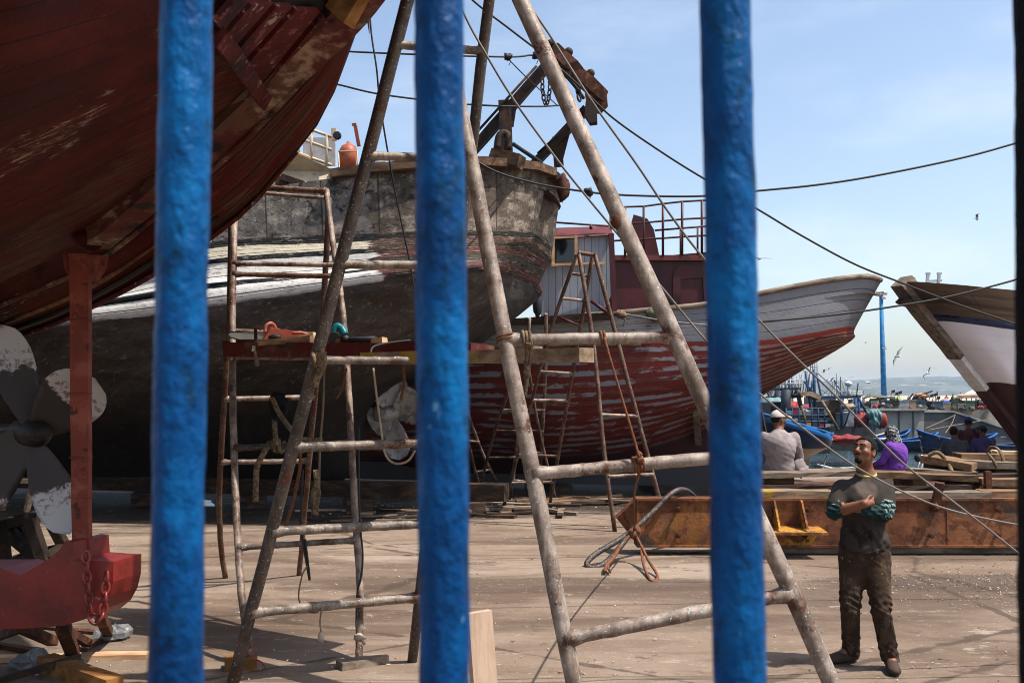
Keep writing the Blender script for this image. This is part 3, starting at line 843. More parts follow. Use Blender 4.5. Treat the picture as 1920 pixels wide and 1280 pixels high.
for nm, c in dict(skin_tan=(0.26, 0.125, 0.075), skin_dark=(0.20, 0.10, 0.065), hair_black=(0.012, 0.010, 0.009), purple=(0.22, 0.075, 0.40), grey_jacket=(0.30, 0.262, 0.255), cap_grey=(0.50, 0.46, 0.42),
                  navy=(0.02, 0.024, 0.07), burgundy=(0.12, 0.025, 0.035), blue_cap=(0.035, 0.06, 0.18), violet_top=(0.10, 0.075, 0.20), dark_vest=(0.10, 0.10, 0.12), shoe_brown=(0.085, 0.055, 0.042), collar_yellow=(0.48, 0.42, 0.16), trousers_blue=(0.03, 0.035, 0.09)).items():
    MAT[nm] = weather("cloth_" + nm if "skin" not in nm and "hair" not in nm else nm, c, [(tuple(k * 0.72 for k in c), 7, 0.55, 0.08)], 0.85 if "skin" not in nm else 0.5, vary=0.12, vs=5, bump=0.2, bscale=70, bdist=0.004)
def trousers():
    t = NT("paint_stained_brown_trousers")
    n = t.noise(t.obj, 5, 6, 0.65)
    col = t.ramp(n, [(0.3, (0.035, 0.023, 0.016)), (0.55, (0.075, 0.050, 0.034)), (0.75, (0.14, 0.10, 0.07))])
    col = t.mix(t.math('MULTIPLY', t.step(t.noise(t.obj, (12, 12, 5), 6, 0.7, off=3), 0.57, 0.04), 0.6), col, (0.15, 0.11, 0.075))
    col = t.mix(t.step(t.noise(t.obj, (34, 34, 20), 6, 0.72, off=7), 0.655, 0.02), col, (0.40, 0.37, 0.32))
    t.bump(t.noise(t.obj, 60, 5, 0.7), 0.35, 0.006)
    return t.fin(col, 0.9, 0, 0.15)
MAT['trousers'] = trousers()
def tshirt():
    t = NT("dirty_charcoal_tshirt")
    n = t.noise(t.obj, 4, 6, 0.6)
    col = t.ramp(n, [(0.3, (0.048, 0.039, 0.034)), (0.7, (0.085, 0.072, 0.064))])
    x = t.sep(t.obj)
    # a pale worn print on the chest
    cx = t.math('DIVIDE', t.math('SUBTRACT', x[0], -0.035), 0.085)
    cz = t.math('DIVIDE', t.math('SUBTRACT', x[2], 1.30), 0.075)
    d = t.math('ADD', t.math('MULTIPLY', cx, cx), t.math('MULTIPLY', cz, cz))
    d = t.math('ADD', d, t.math('MULTIPLY', t.math('SUBTRACT', t.noise(t.obj, 14, 5, 0.7, off=4), 0.5), 1.6))
    col = t.mix(t.math('MULTIPLY', t.math('SUBTRACT', 1.0, t.step(d, 0.8, 0.45)), 0.4), col, (0.25, 0.20, 0.17))
    col = t.mix(t.math('MULTIPLY', t.math('SUBTRACT', 1.0, t.step(x[2], 1.06, 0.08)), t.step(t.noise(t.obj, (11, 11, 8), 6, 0.7, off=14), 0.53, 0.05)), col, (0.035, 0.026, 0.022))
    col = t.mix(t.step(t.noise(t.obj, (36, 36, 30), 6, 0.72, off=9), 0.675, 0.02), col, (0.40, 0.35, 0.32))
    t.bump(t.noise(t.obj, 60, 5, 0.7), 0.25, 0.005)
    return t.fin(col, 0.9, 0, 0.15)
MAT['tshirt'] = tshirt()
def sleeve():
    t = NT("dark_teal_sleeve")
    return t.fin(t.ramp(t.noise(t.obj, 8, 5, 0.6), [(0.3, (0.010, 0.035, 0.035)), (0.7, (0.022, 0.065, 0.062))]), 0.85, 0, 0.2)
MAT['sleeve'] = sleeve()
MAT['hair_black'] = weather('short_black_hair', (0.022, 0.017, 0.014), [((0.008, 0.006, 0.005), 90, 0.5, 0.08)], 0.75, vary=0.4, vs=40, bump=0.9, bscale=160, bdist=0.006, spec=0.15)
def cuff():
    t = NT("patterned_cuff")
    x = t.sep(t.obj)
    a = t.step(t.math('SINE', t.math('MULTIPLY', t.math('ADD', x[0], t.math('MULTIPLY', x[1], 0.8)), 300)), 0.0, 0.2)
    b = t.step(t.math('SINE', t.math('MULTIPLY', x[2], 170)), -0.35, 0.2)
    return t.fin(t.mix(t.math('MULTIPLY', a, b), (0.02, 0.075, 0.075), (0.34, 0.40, 0.385)), 0.85, 0, 0.2)
MAT['cuff'] = cuff()
def scarf():
    t = NT("black_white_headscarf")
    n = t.step(t.noise(t.obj, 26, 3, 0.6, dist=1.5), 0.53, 0.03)
    return t.fin(t.mix(n, (0.025, 0.025, 0.028), (0.45, 0.44, 0.43)), 0.8, 0, 0.2)
MAT['scarf'] = scarf()
# ------------------------------------------------------------------ light, sky, air
SUN = V((0.50, -0.18, 1.0)).normalized()           # towards the sun
sd = bpy.data.lights.new("sun", 'SUN'); sd.energy = 4.7; sd.angle = rad(0.53); sd.color = (1.0, 0.945, 0.87)
so = bpy.data.objects.new("sun", sd); COL.objects.link(so)
so.rotation_euler = (-SUN).to_track_quat('-Z', 'Y').to_euler()
so.location = SUN * 50
w = bpy.data.worlds.new("World"); SC.world = w; w.use_nodes = True
wn = w.node_tree.nodes; wl = w.node_tree.links
bg = wn["Background"]
sky = wn.new("ShaderNodeTexSky"); sky.sky_type = 'NISHITA'; sky.sun_disc = False
sky.sun_elevation = math.asin(SUN.z); sky.sun_rotation = math.atan2(SUN.x, SUN.y)
sky.air_density = 1.0; sky.dust_density = 2.2; sky.ozone_density = 0.9; sky.altitude = 0
# thin summer cloud low over the bay
tc = wn.new("ShaderNodeTexCoord")
mp = wn.new("ShaderNodeMapping"); mp.inputs[3].default_value = (2.2, 2.2, 7.5); mp.inputs[1].default_value = (0.35, 0.1, 0.2)
wl.new(tc.outputs["Generated"], mp.inputs[0])
cn = wn.new("ShaderNodeTexNoise"); cn.inputs["Scale"].default_value = 1.5; cn.inputs["Detail"].default_value = 7; cn.inputs["Roughness"].default_value = 0.55
wl.new(mp.outputs[0], cn.inputs["Vector"])
mr = wn.new("ShaderNodeMapRange"); mr.inputs[1].default_value = 0.47; mr.inputs[2].default_value = 0.72; mr.inputs[4].default_value = 0.16
mr.interpolation_type = 'SMOOTHSTEP'
wl.new(cn.outputs["Fac"], mr.inputs[0])
mx = wn.new("ShaderNodeMix"); mx.data_type = 'RGBA'
wl.new(mr.outputs[0], mx.inputs[0]); wl.new(sky.outputs[0], mx.inputs[6]); mx.inputs[7].default_value = (6.0, 6.2, 6.5, 1)
tn_ = wn.new("ShaderNodeMix"); tn_.data_type = 'RGBA'; tn_.blend_type = 'MULTIPLY'; tn_.inputs[0].default_value = 1.0; tn_.inputs[7].default_value = (0.945, 0.925, 0.895, 1)
wl.new(mx.outputs[2], tn_.inputs[6]); wl.new(tn_.outputs[2], bg.inputs[0]); bg.inputs[1].default_value = 0.15

SC.view_settings.view_transform = 'Standard'; SC.view_settings.look = 'None'
SC.view_settings.exposure = 0.75; SC.view_settings.gamma = 1.0
SC.cycles.use_denoising = True
SC.cycles.filter_width = 1.0; SC.cycles.max_bounces = 6; SC.cycles.diffuse_bounces = 1; SC.cycles.glossy_bounces = 2
SC.cycles.transmission_bounces = 2; SC.cycles.volume_bounces = 0; SC.cycles.transparent_max_bounces = 4
SC.cycles.caustics_reflective = False; SC.cycles.caustics_refractive = False
SC.cycles.sample_clamp_indirect = 6

def structure(name, mb, mat, **k):
    o = mb.build(name, mat, None, **k); o["kind"] = "structure"; return o

# yard: a concrete slab with a quay edge towards the harbour
m = MB()
nx, ny = 60, 60
g = []
for i in range(ny + 1):
    y = -12 + 37 * i / ny
    row = []
    for j in range(nx + 1):
        x = -30 + 60 * j / nx
        z = 0.05 * mnoise.noise(V((x * 0.35, y * 0.35, 0))) * min(1, max(0, (y - 12) / 4))
        z -= 0.0
        row.append(V((x, y, z)))
    g.append(row)
m.grid(g)
m.box((0, 6.5, -1.52), (60, 37, 2.9))
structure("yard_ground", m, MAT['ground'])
m = MB(); m.grid([[V((-900, 24.9, -1.1)), V((900, 24.9, -1.1))], [V((-900, 90, -1.1)), V((900, 90, -1.1))]])
structure("water", m, MAT['water'])
# sea bed / sand plain that carries everything to the horizon
m = MB()
m.grid([[V((-9000, -3000, -2.9)), V((9000, -3000, -2.9))], [V((-9000, 9000, -2.9)), V((9000, 9000, -2.9))]])
structure("ground", m, MAT['sand'])
m = MB()
m.box((0, 2470, -1.2), (6000, 4780, 3.0))
structure("beach", m, MAT['sand'])
# hills across the bay
m = MB(); g = []
for i in range(26):
    y = 2450 + 60 * i; row = []
    for j in range(121):
        x = -2600 + 5200 * j / 120
        k = math.sin(math.pi * i / 25) ** .7
        prof = 36 + 27 * math.exp(-((x - 1420) / 330) ** 2) + 9 * math.exp(-((x - 900) / 130) ** 2)
        z = 0.2 + k * prof + k * (7 * mnoise.noise(V((x * .006, y * .006, 0))) + 3 * mnoise.noise(V((x * .02, y * .02, 4))))
        row.append(V((x, y, z)))
    g.append(row)
m.grid(g); structure("hills", m, MAT['hill'])

# sea air between the yard and the hills
m = MB(); m.box((0, 2000, 38.5), (6800, 4900, 87))
hz = m.build("haze", None); hz["kind"] = "stuff"
hm = bpy.data.materials.new("haze_air"); hm.use_nodes = True
hn = hm.node_tree.nodes; hn.clear()
ho = hn.new("ShaderNodeOutputMaterial"); hv = hn.new("ShaderNodeVolumePrincipled")
hv.inputs["Color"].default_value = (0.70, 0.84, 1.0, 1); hv.inputs["Density"].default_value = 0.00019
hv.inputs["Anisotropy"].default_value = 0.2
hm.node_tree.links.new(hv.outputs[0], ho.inputs["Volume"])
hz.data.materials.append(hm)
# ------------------------------------------------------------------ boats on the hard
def hull_from_rows(rows, plane, nu, sub, parent, mat, name="hull", deck_row=0, deck_drop=0.35, deck_mat=None, flip=False):
    g, uv = loft(rows, nu, sub)
    m = MB(); m.grid(g, uv)
    m.grid([[plane.mirror(p) for p in r] for r in g], uv, flip=True)
    o = m.build(name, mat, parent, weld=0.012)
    if deck_mat:
        a = g[0]; b = [plane.mirror(p) for p in a]
        d = MB()
        A = [p.lerp(q, 0.02) - V((0, 0, deck_drop)) for p, q in zip(a, b)]; B = [q.lerp(p, 0.02) - V((0, 0, deck_drop)) for p, q in zip(a, b)]
        C = [p.lerp(q, 0.5) + V((0, 0, 0.05)) for p, q in zip(A, B)]
        d.grid([A, C, B])
        d.build("deck", deck_mat, parent, weld=0.01)
    return o, g

def grid_at(g, fu, fv):
    """interpolated surface point and rough normal (fu,fv in 0..1)"""
    i = fv * (len(g) - 1); j = fu * (len(g[0]) - 1)
    i0 = min(len(g) - 2, int(i)); j0 = min(len(g[0]) - 2, int(j)); a = i - i0; b = j - j0
    p = (g[i0][j0] * (1 - b) + g[i0][j0 + 1] * b) * (1 - a) + (g[i0 + 1][j0] * (1 - b) + g[i0 + 1][j0 + 1] * b) * a
    n = (g[i0][j0 + 1] - g[i0][j0]).cross(g[i0 + 1][j0] - g[i0][j0])
    n = n.normalized() if n.length > 1e-9 else V((0, -1, 0))
    if n.dot(V((0, 0, CAM_H)) - p) < 0: n = -n
    return p, n

# ---- big red hull overhead, left ---------------------------------------------------------
PL = VPlane(-3.09, 6.8, 0.767, -0.642)
def R(px, py, off): return PL.hit(px, py, off)
red_boat = thing("fishing_boat", "huge dark red wooden hull overhanging the yard at the left, stern and propeller showing", "boat", (-4.5, 7.5, 0))
rows = [
    [R(-420, 745, 0), R(-150, 600, 0), R(20, 520, 0), R(170, 448, 0)],
    [R(-420, 640, .75), R(-100, 520, .60), R(100, 432, .36), R(220, 372, .16), R(290, 345, 0)],
    [R(-420, 560, 1.45), R(-60, 440, 1.10), R(180, 335, .62), R(340, 262, .22), R(420, 226, 0)],
    [R(-420, 470, 2.0), R(-60, 350, 1.65), R(180, 250, 1.12), R(400, 160, .45), R(540, 112, 0)],
    [R(-420, 330, 2.35), R(-60, 240, 2.05), R(180, 150, 1.55), R(450, 62, .66), R(632, 18, 0)],
    [R(-420, 160, 2.5), R(-60, 90, 2.3), R(200, 20, 1.8), R(500, -60, .80), R(700, -80, 0)],
    [R(-420, -80, 2.55), R(-60, -140, 2.45), R(220, -200, 2.0), R(560, -210, .85), R(765, -200, 0)],
    [R(-420, -420, 2.55), R(-60, -460, 2.5), R(240, -440, 2.1), R(600, -380, .88), R(820, -330, 0)],
]
gR, uvR = loft(rows, 64, 8)
m = MB(); m.grid(gR, uvR)
keel = [R(-420, 745, 0), R(-150, 600, 0), R(20, 520, 0), R(170, 448, 0), R(290, 345, 0), R(420, 226, 0), R(540, 112, 0), R(632, 18, 0), R(700, -80, 0), R(765, -200, 0), R(820, -330, 0)]
sil = [R(-420, 840, -.75), R(-150, 705, -.68), R(0, 641, -.60), R(110, 602, -.56), R(275, 520, -.46), R(440, 411, -.40), R(528, 318, -.36), R(604, 222, -.30), R(648, 118, -.25), R(682, 20, -.20), R(716, -70, -.16), R(772, -205, -.12), R(826, -332, -.08)]
L_ = len(rows[0]); 
top = gR[-1]
keel = resample(cr(keel, 10), 64); sil = resample(cr(sil, 10), 64)
f_rows = [keel, [a.lerp(b, .5) - V((0, 0, .035)) for a, b in zip(keel, sil)], sil]
acr = -PL.n
for q, h in ((.10, .20), (.35, .75), (.75, 1.7), (.95, 2.9)):
    row = []
    for i, p in enumerate(sil):
        k = 1 - .55 * i / 63; zt = 6.9
        row.append(p + acr * q * k * 1.6 + V((0, 0, min(h, max(.02, (zt - p.z) * h / 2.9)))))
    f_rows.append(row)
uvf = [[(uvR[0][j][0], 5.0 - .55 * i) for j in range(64)] for i in range(len(f_rows))]
m.grid(f_rows, uvf, flip=True)
hull = m.build("hull", MAT['hull_red'], red_boat, weld=.01)
# deck closing the top
a = gR[-1]; d = MB(); d.grid([a, f_rows[-1]]); d.build("deck", MAT['wood_dark'], red_boat)
# stern post: raked timber along the centre line, with its bare orange head
m = MB()
cen = [rows[i][-1] for i in range(len(rows))]
path = cr(cen, 4)
for i in range(len(path) - 1):
    pass
aft = PL.a
ring = []
for i, p in enumerate(path):
    k = i / (len(path) - 1); wd = 0.10 + 0.05 * k
    ring.append([m.v(p + PL.n * wd - aft * 0.10), m.v(p + PL.n * wd * .9 + aft * 0.10 - V((0, 0, .08))), m.v(p - PL.n * wd * .9 + aft * 0.10 - V((0, 0, .08))), m.v(p - PL.n * wd - aft * 0.10)])
for A, B in zip(ring, ring[1:]):
    for k in range(3): m.face([A[k], A[k + 1], B[k + 1], B[k]])
m.face(ring[0]); m.face(ring[-1])
m.build("stern_post", MAT['stern_wood'], red_boat)
# bare orange timber head let into the post
m = MB(); m.beam(R(668, -20, .10), R(636, 34, .13), 0.20, 0.07, up=PL.n, jit=0.008); m.build("post_head", MAT['wood_orange'], red_boat)
# planks standing proud near the stern, gaps between them (port quarter)
def on_red(px, py, lift=0.02):
    """point on the near hull side under this pixel"""
    r = ray(px, py); c = V((0, 0, CAM_H)); best = None
    for i in range(len(gR) - 1):
        for j in range(len(gR[0]) - 1):
            q = gR[i][j]; t = q.y
            s = c + r * t
            e = (s - q).length
            if best is None or e < best[0]: best = (e, i, j)
    _, i, j = best
    p, n = grid_at(gR, j / (len(gR[0]) - 1), i / (len(gR) - 1))
    t = (p - c).dot(n) / r.dot(n)
    return c + r * t + n * lift, n
back = MB(); bc = [on_red(x, y, .012)[0] for x, y in ((392, 40), (452, -40), (640, -40), (612, 22), (560, 70), (492, 150), (440, 100))]
cc = sum(bc, V((0, 0, 0))) / len(bc); cv = back.v(cc + on_red(505, 40, .012)[1] * .012); bv = [back.v(p) for p in bc]
for i in range(len(bv)): back.face([bv[i], bv[(i + 1) % len(bv)], cv])
back.build("seam_shade_sheet", MAT['black'], red_boat)  # black sheet standing in for shade in the gaps between planks
slots = [((380, 20), (425, -30)), ((399, 45), (448, -12)), ((426, 72), (497, -8)), ((446, 99), (536, -2)), ((482, 142), (590, 8)), ((512, 172), (622, 48))]
for (a0, a1), (b0, b1) in zip(slots, slots[1:]):
    m = MB()
    c0 = on_red(a0[0] + 3, a0[1] + 3, .035); c1 = on_red(b0[0] - 4, b0[1] - 4, .035); d0 = on_red(a1[0] + 3, a1[1] + 3, .035); d1 = on_red(b1[0] - 4, b1[1] - 4, .035)
    m.prism([c0[0], c1[0], d1[0], d0[0]], c0[1] * .03); m.build("sprung_plank", MAT['red_plank'], red_boat)
batten = MB()
p0, n0 = on_red(385, 42, .075); p1, n1 = on_red(508, 204, .075)
batten.beam(p0, p1, 0.085, 0.05, up=n0, jit=0.003); batten.build("batten", MAT['red_plank'], red_boat)
for tt, rr, mt, i0, i1 in ((.30, .022, 'stern_wood', 22, 60), (.62, .020, 'wood_brown', 24, 50), (.80, .024, 'black', 20, 52), (.98, .022, 'red_plank', 8, 56)):  # black tube stands in for a shaded gap between strakes
    m = MB(); q = [keel[i].lerp(sil[i], tt) - V((0, 0, .02 + .014 * math.sin(tt * 3.14))) for i in range(i0, i1)]
    m.tube(q, [rr * (.4 + .6 * min(1, k / 5, (len(q) - 1 - k) / 5)) for k in range(len(q))], 6); m.build("strake", MAT[mt], red_boat)
# splinters hanging at the stern edge
m = MB(); m.prism([P(684, -30, 5.0), P(690, 5, 5.0), P(692, 62, 5.0), P(686, 30, 5.0), P(676, -20, 5.0)], (0.0, .03, 0)); m.build("splinter", MAT['stern_wood'], red_boat)
# bulge where the stern tube leaves the hull
m = MB(); m.ball(R(172, 446, 0.02), 0.13, (1.0, 1.0, .75), nz=.35); m.build("stern_bearing", MAT['hull_red'], red_boat)
# dead wood and keel ahead of the propeller
m = MB()
k0 = R(-60, 600, 0)
def pl_pt(u, z, off=0.0):      # u metres aft of the lump along the centre plane
    b = V((-3.09, 6.8, 0)) + PL.a * u + PL.n * off; b.z = z; return b
pts = [(-7.5, .45), (-2.3, .45), (-2.2, 1.2), (-2.1, 1.9), (-1.9, 2.75), (-7.5, 2.35)]
m.prism([pl_pt(u, z, .13) for u, z in pts], PL.n * -.26); m.build("deadwood", MAT['wood_dark'], red_boat)
# rudder post (welded red box section) standing on the shoe
m = MB()
D = 6.55
def post(px0, px1, py, dd=D): return P(px0, py, dd), P(px1, py, dd)
segs = [(475, 128, 163), (520, 130, 165), (640, 131, 166), (742, 131, 165), (860, 133, 166), (935, 133, 165), (1048, 136, 167)]
rg = []
for (py, x0, x1) in segs:
    a, b = post(x0, x1, py); t = V((-.012, .085, 0))
    rg.append([m.v(a), m.v(b), m.v(b + t), m.v(a + t)])
for A, B in zip(rg, rg[1:]):
    for k in range(4): m.face([A[k], A[(k + 1) % 4], B[(k + 1) % 4], B[k]])
m.face(rg[0]); m.face(rg[-1])
m.build("rudder_post", MAT['red_steel'], red_boat, bevel=.006)
for py in (600, 738, 858, 932):
    m = MB(); a, b = post(130, 165, py, D - .006); m.tube([a, b, b + V((-.012, .085, 0))], .006, 6); m.build("weld_bead", MAT['red_steel'], red_boat)
m = MB()   # flared head plate of the post
m.prism([P(118, 478, D + .02), P(186, 478, D + .10), P(180, 500, D + .10), P(166, 525, D + .05), P(131, 525, D), P(120, 500, D)], V((.03, .10, 0))); m.build("post_cap", MAT['red_steel'], red_boat)
# shoe: heavy red casting that carries the post
m = MB()
Ds = 6.42
out = [(-160, 1065), (0, 1064), (40, 1078), (70, 1060), (105, 1040), (122, 1014), (136, 1016), (138, 1050), (167, 1052), (186, 1058), (192, 1090), (186, 1130), (160, 1160), (120, 1172), (40, 1178), (-160, 1178)]
m.prism([P(x, y, Ds) for x, y in out], V((.10, .34, 0.0)))
m.build("shoe", MAT['red_shoe'], red_boat, bevel=.03)
m = MB()   # rounded end block with its pale top
e = [(168, 1050), (213, 1052), (212, 1090), (205, 1118), (192, 1142), (170, 1160)]
m.prism([P(x, y, Ds - .02) for x, y in e], V((.07, .30, 0.0))); m.build("shoe_end", MAT['red_shoe'], red_boat, bevel=.035)
# chain hung between post and shoe
def chain(name, pts, link, r, mat, parent=None, seg=6):
    m = MB(); pts = [V(p) for p in pts]
    path = cr(pts, 12); L = 0
    for a, b in zip(path, path[1:]): L += (b - a).length
    n = max(2, int(L / (link * 0.78))); q = resample(path, n + 1)
    for i in range(n):
        a, b = q[i], q[i + 1]; d = (b - a).normalized()
        s = d.orthogonal().normalized()
        if i % 2: s = d.cross(s)
        c = (a + b) / 2; hl = link * .5; hw = link * .30
        ring = []
        for k in range(12):
            t = 2 * math.pi * k / 12
            ring.append(c + d * (hl * math.cos(t)) + s * (hw * math.sin(t)))
        m.tube(ring, r, seg, closed=True)
    return m.build(name, mat, parent)
chain("chain", [P(160, 1034, 6.36), P(163, 1080, 6.33), P(167, 1125, 6.33), P(172, 1158, 6.33), P(183, 1166, 6.33), P(192, 1150, 6.33), P(197, 1110, 6.33), P(200, 1072, 6.34)], .085, .0105, MAT['red_shoe'], red_boat)
# propeller
HUB = P(62, 812, 6.95)
m = MB(); ax = PL.a
m.lathe(HUB - ax * .25, ax, [(.06, -1.1), (.06, 0), (.095, .02), (.105, .2), (.10, .34), (.07, .42), (.02, .45)], 18); m.build("propeller_hub", MAT['hub'], red_boat)
side = V((-ax.y, ax.x, 0)) * -1; up = V((0, 0, 1))
if side.x < 0: side = -side
def blade(tip_px, tip_py, wid, skew, pitch, mat, parent, dtip=6.95):
    tip = P(tip_px, tip_py, dtip); d0 = (tip - HUB); L = d0.length; dr = d0.normalized()
    view = (V((0, 0, CAM_H)) - HUB).normalized()
    tr = view.cross(dr).normalized()
    g1, g2, uv = [], [], []
    N, M_ = 14, 9
    for i in range(N + 1):
        t = i / N; r1, r2, u1 = [], [], []
        wsh = wid * (0.42 + 0.58 * math.sin(min(1, t / .62) * math.pi / 2)) * (1.0 if t < .62 else math.sqrt(max(0.0, 1 - ((t - .62) / .38) ** 2)))
        tw = pitch * (1 - t * .6)
        for j in range(M_ + 1):
            s = (j / M_ - .5) * 2
            c = HUB + dr * (L * (0.10 + 0.90 * t)) + tr * (skew * t * t)
            off = tr * math.cos(tw) * (s * wsh) + view * math.sin(tw) * (s * wsh)
            th = .020 * (1 - t * .7) * math.sqrt(max(0, 1 - s * s)) + .002
            nn = (view * math.cos(tw) - tr * math.sin(tw))
            cup = nn * (.03 * s * s)
            r1.append(c + off + nn * th + cup); r2.append(c + off - nn * th + cup)
            u1.append((t, s))
        g1.append(r1); g2.append(r2); uv.append(u1)
    m = MB(); m.grid(g1, uv); m.grid(g2, uv, flip=True)
    return m.build("propeller_blade", mat, parent, weld=.004)
blade(-2, 608, .155, .0, .25, MAT['prop_big'], red_boat)
blade(172, 704, .235, -.03, .35, MAT['prop_big'], red_boat, 6.85)
blade(132, 1000, .16, .0, .55, MAT['prop_big'], red_boat, 6.75)
blade(-120, 960, .30, .0, .4, MAT['prop_big'], red_boat)

# ---- grey peeling trawler in the middle -------------------------------------------------------
PM = VPlane(0.784, 15.6, -1.0, 0.25)
def Q(px, py): return PM.hit(px, py)
mid_boat = thing("fishing_boat", "old trawler with peeling black, white and brown timber hull and a rusty stern gantry", "boat", (-4, 16.5, 0))
rows = [
    [P(-200, 512, 16.4), P(0, 468, 15.75), P(200, 415, 15.15), P(400, 375, 14.65), P(560, 343, 14.35), P(780, 317, 14.05), P(900, 312, 14.15), P(980, 318, 14.5), P(1024, 328, 15.0), Q(1026, 332)],
    [P(-200, 572, 16.3), P(0, 530, 15.68), P(200, 490, 15.08), P(400, 455, 14.6), P(591, 446, 14.28), P(779, 437, 14.0), P(900, 434, 14.12), P(965, 436, 14.5), P(1000, 438, 15.0), Q(1001, 440)],
    [P(-200, 600, 16.3), P(0, 565, 15.7), P(200, 530, 15.1), P(385, 487, 14.65), P(600, 470, 14.3), P(779, 462, 14.05), P(900, 460, 14.18), P(955, 463, 14.55), P(988, 466, 15.05), Q(990, 468)],
    [P(-200, 622, 16.32), P(0, 592, 15.72), P(200, 556, 15.12), P(385, 520, 14.68), P(600, 505, 14.35), P(779, 490, 14.12), P(900, 484, 14.26), P(945, 487, 14.65), P(975, 491, 15.1), Q(978, 494)],
    [P(-200, 645, 16.38), P(0, 622, 15.78), P(169, 602, 15.25), P(284, 590, 14.98), P(383, 575, 14.75), P(520, 555, 14.55), P(675, 532, 14.35), P(775, 521, 14.28), P(900, 513, 14.45), P(932, 515, 14.85), P(960, 519, 15.2), Q(963, 522)],
    [P(-200, 735, 16.7), P(0, 715, 16.1), P(200, 700, 15.55), P(400, 680, 15.1), P(600, 655, 14.8), P(780, 625, 14.8), P(880, 592, 15.0), P(930, 572, 15.3), Q(950, 565)],
    [P(-200, 815, 17.3), P(0, 805, 16.8), P(300, 788, 16.1), P(560, 762, 15.7), P(700, 722, 15.6), P(800, 683, 15.65), P(870, 648, 15.75), Q(912, 622)],
    [Q(-200, 905), Q(0, 905), Q(300, 908), Q(560, 912), Q(640, 905), Q(672, 840), Q(690, 770), Q(740, 722), Q(800, 695), Q(880, 650)],
]
cam_c = V((0, 0, CAM_H))
for i_, dl in ((1, -.10), (2, -.20), (3, -.32), (4, -.55), (5, -.30), (6, -.1)):      # slight tumblehome
    rows[i_] = [cam_c + (q - cam_c) * ((q.y + dl * min(1, max(0, (len(rows[i_]) - 1 - j) / 3))) / q.y) for j, q in enumerate(rows[i_])]
hullm, gM = hull_from_rows(rows, PM, 72, 7, mid_boat, MAT['hull_mid'], deck_mat=MAT['wood_dark'], deck_drop=0.25)
# black rubbing wales that die out amidships
for rv, uu0, uu1, rad_ in ((2.12, .05, .545, .045), (3.36, .02, .56, .04)):
    m = MB(); q = []
    for k in range(40):
        p_, n_ = grid_at(gM, uu0 + (uu1 - uu0) * k / 39, rv / 7); q.append(p_ + n_ * .02)
    m.tube(q, [rad_ * (1 if k < 30 else max(.15, (39 - k) / 9)) for k in range(40)], 6); m.build("wale", MAT['gull_dark'] if rv < 3.9 else MAT['white_paint'], mid_boat)
# cap rail of heavy timber along the stern
m = MB()
cap = gM[0]
k0 = int(len(cap) * .66)
pth = [p + V((0, 0, .05)) for p in cap[k0:]] + [PM.mirror(p) + V((0, 0, .05)) for p in cap[k0:][::-1]]
ring = []
for i, p in enumerate(pth):
    t = (pth[min(i + 1, len(pth) - 1)] - pth[max(0, i - 1)]).normalized(); s = t.cross(V((0, 0, 1))).normalized()
    j = random.uniform(-.012, .012)
    ring.append([m.v(p + s * .15 + V((0, 0, -.06 + j))), m.v(p - s * .15 + V((0, 0, -.06))), m.v(p - s * .15 + V((0, 0, .07 + j))), m.v(p + s * .15 + V((0, 0, .07 + j)))])
for A, B in zip(ring, ring[1:]):
    for k in range(4): m.face([A[k], A[(k + 1) % 4], B[(k + 1) % 4], B[k]])
m.face(ring[0]); m.face(ring[-1])
m.build("cap_rail", MAT['wood_cap'], mid_boat)
# frayed fender hung on the stern corner
m = MB(); m.ball(P(1056, 352, 15.3), .16, (.7, .8, 1.4), nz=.5, nf=4); m.build("stern_fender", MAT['rust'], mid_boat)
# bitt on the stern
m = MB()
m.beam(P(924, 292, 14.4), P(978, 304, 14.2), .26, .2, jit=.01); m.build("bitt_block", MAT['wood_cap'], mid_boat, bevel=.03)
m = MB(); m.tube(cr([P(932, 280, 14.4), P(936, 256, 14.42), P(945, 249, 14.44), P(953, 257, 14.42), P(952, 280, 14.4)], 4), .06, 8); m.build("bitt", MAT['dark_steel'], mid_boat)
# stern gantry
gan = thing("stern_gantry", "rusty brown steel gantry leaning over the old trawler's stern, chains hanging from it", "gantry", P(985, 330, 15.0))
m = MB()
m.beam(P(880, 290, 14.9), P(1036, 112, 14.6), .14, .26, up=(0, 1, 0), jit=.004); m.build("gantry_leg", MAT['dark_steel'], gan)
m = MB(); m.beam(P(998, 312, 16.0), P(1100, 205, 15.8), .14, .26, up=(0, 1, 0), jit=.004); m.build("gantry_leg", MAT['dark_steel'], gan)
m = MB(); m.beam(P(1036, 92, 14.5), P(1130, 180, 15.9), .16, .22, up=(0.5, 0, 1), jit=.02); m.build("cross_beam", MAT['rust'], gan)
m = MB(); m.prism([P(1096, 172, 15.9), P(1136, 168, 15.9), P(1138, 190, 15.9), P(1124, 205, 15.9), P(1100, 200, 15.9)], (.05, .3, 0)); m.build("beam_end", MAT['rust'], gan)
for (x, y, d) in ((1066, 98, 14.9), (1107, 138, 15.5), (1032, 80, 14.5)):
    m = MB(); m.ball(P(x, y, d), .075 if x > 1040 else .05, (1, 1, 1)); m.build("beam_roller", MAT['dark_steel'], gan)
for a, b, d in (((896, 246), (1006, 124), 14.8), ((1008, 288), (1076, 226), 15.9)):
    m = MB(); m.bar(P(*a, d - .15), P(*b, d - .25), .022, 8)
    m.bar(P(a[0] + 50, a[1] - 52, d - .18), P(a[0] + 54, a[1] - 36, d - .05), .016, 6)
    m.build("hand_rail", MAT['dark_steel'], gan)
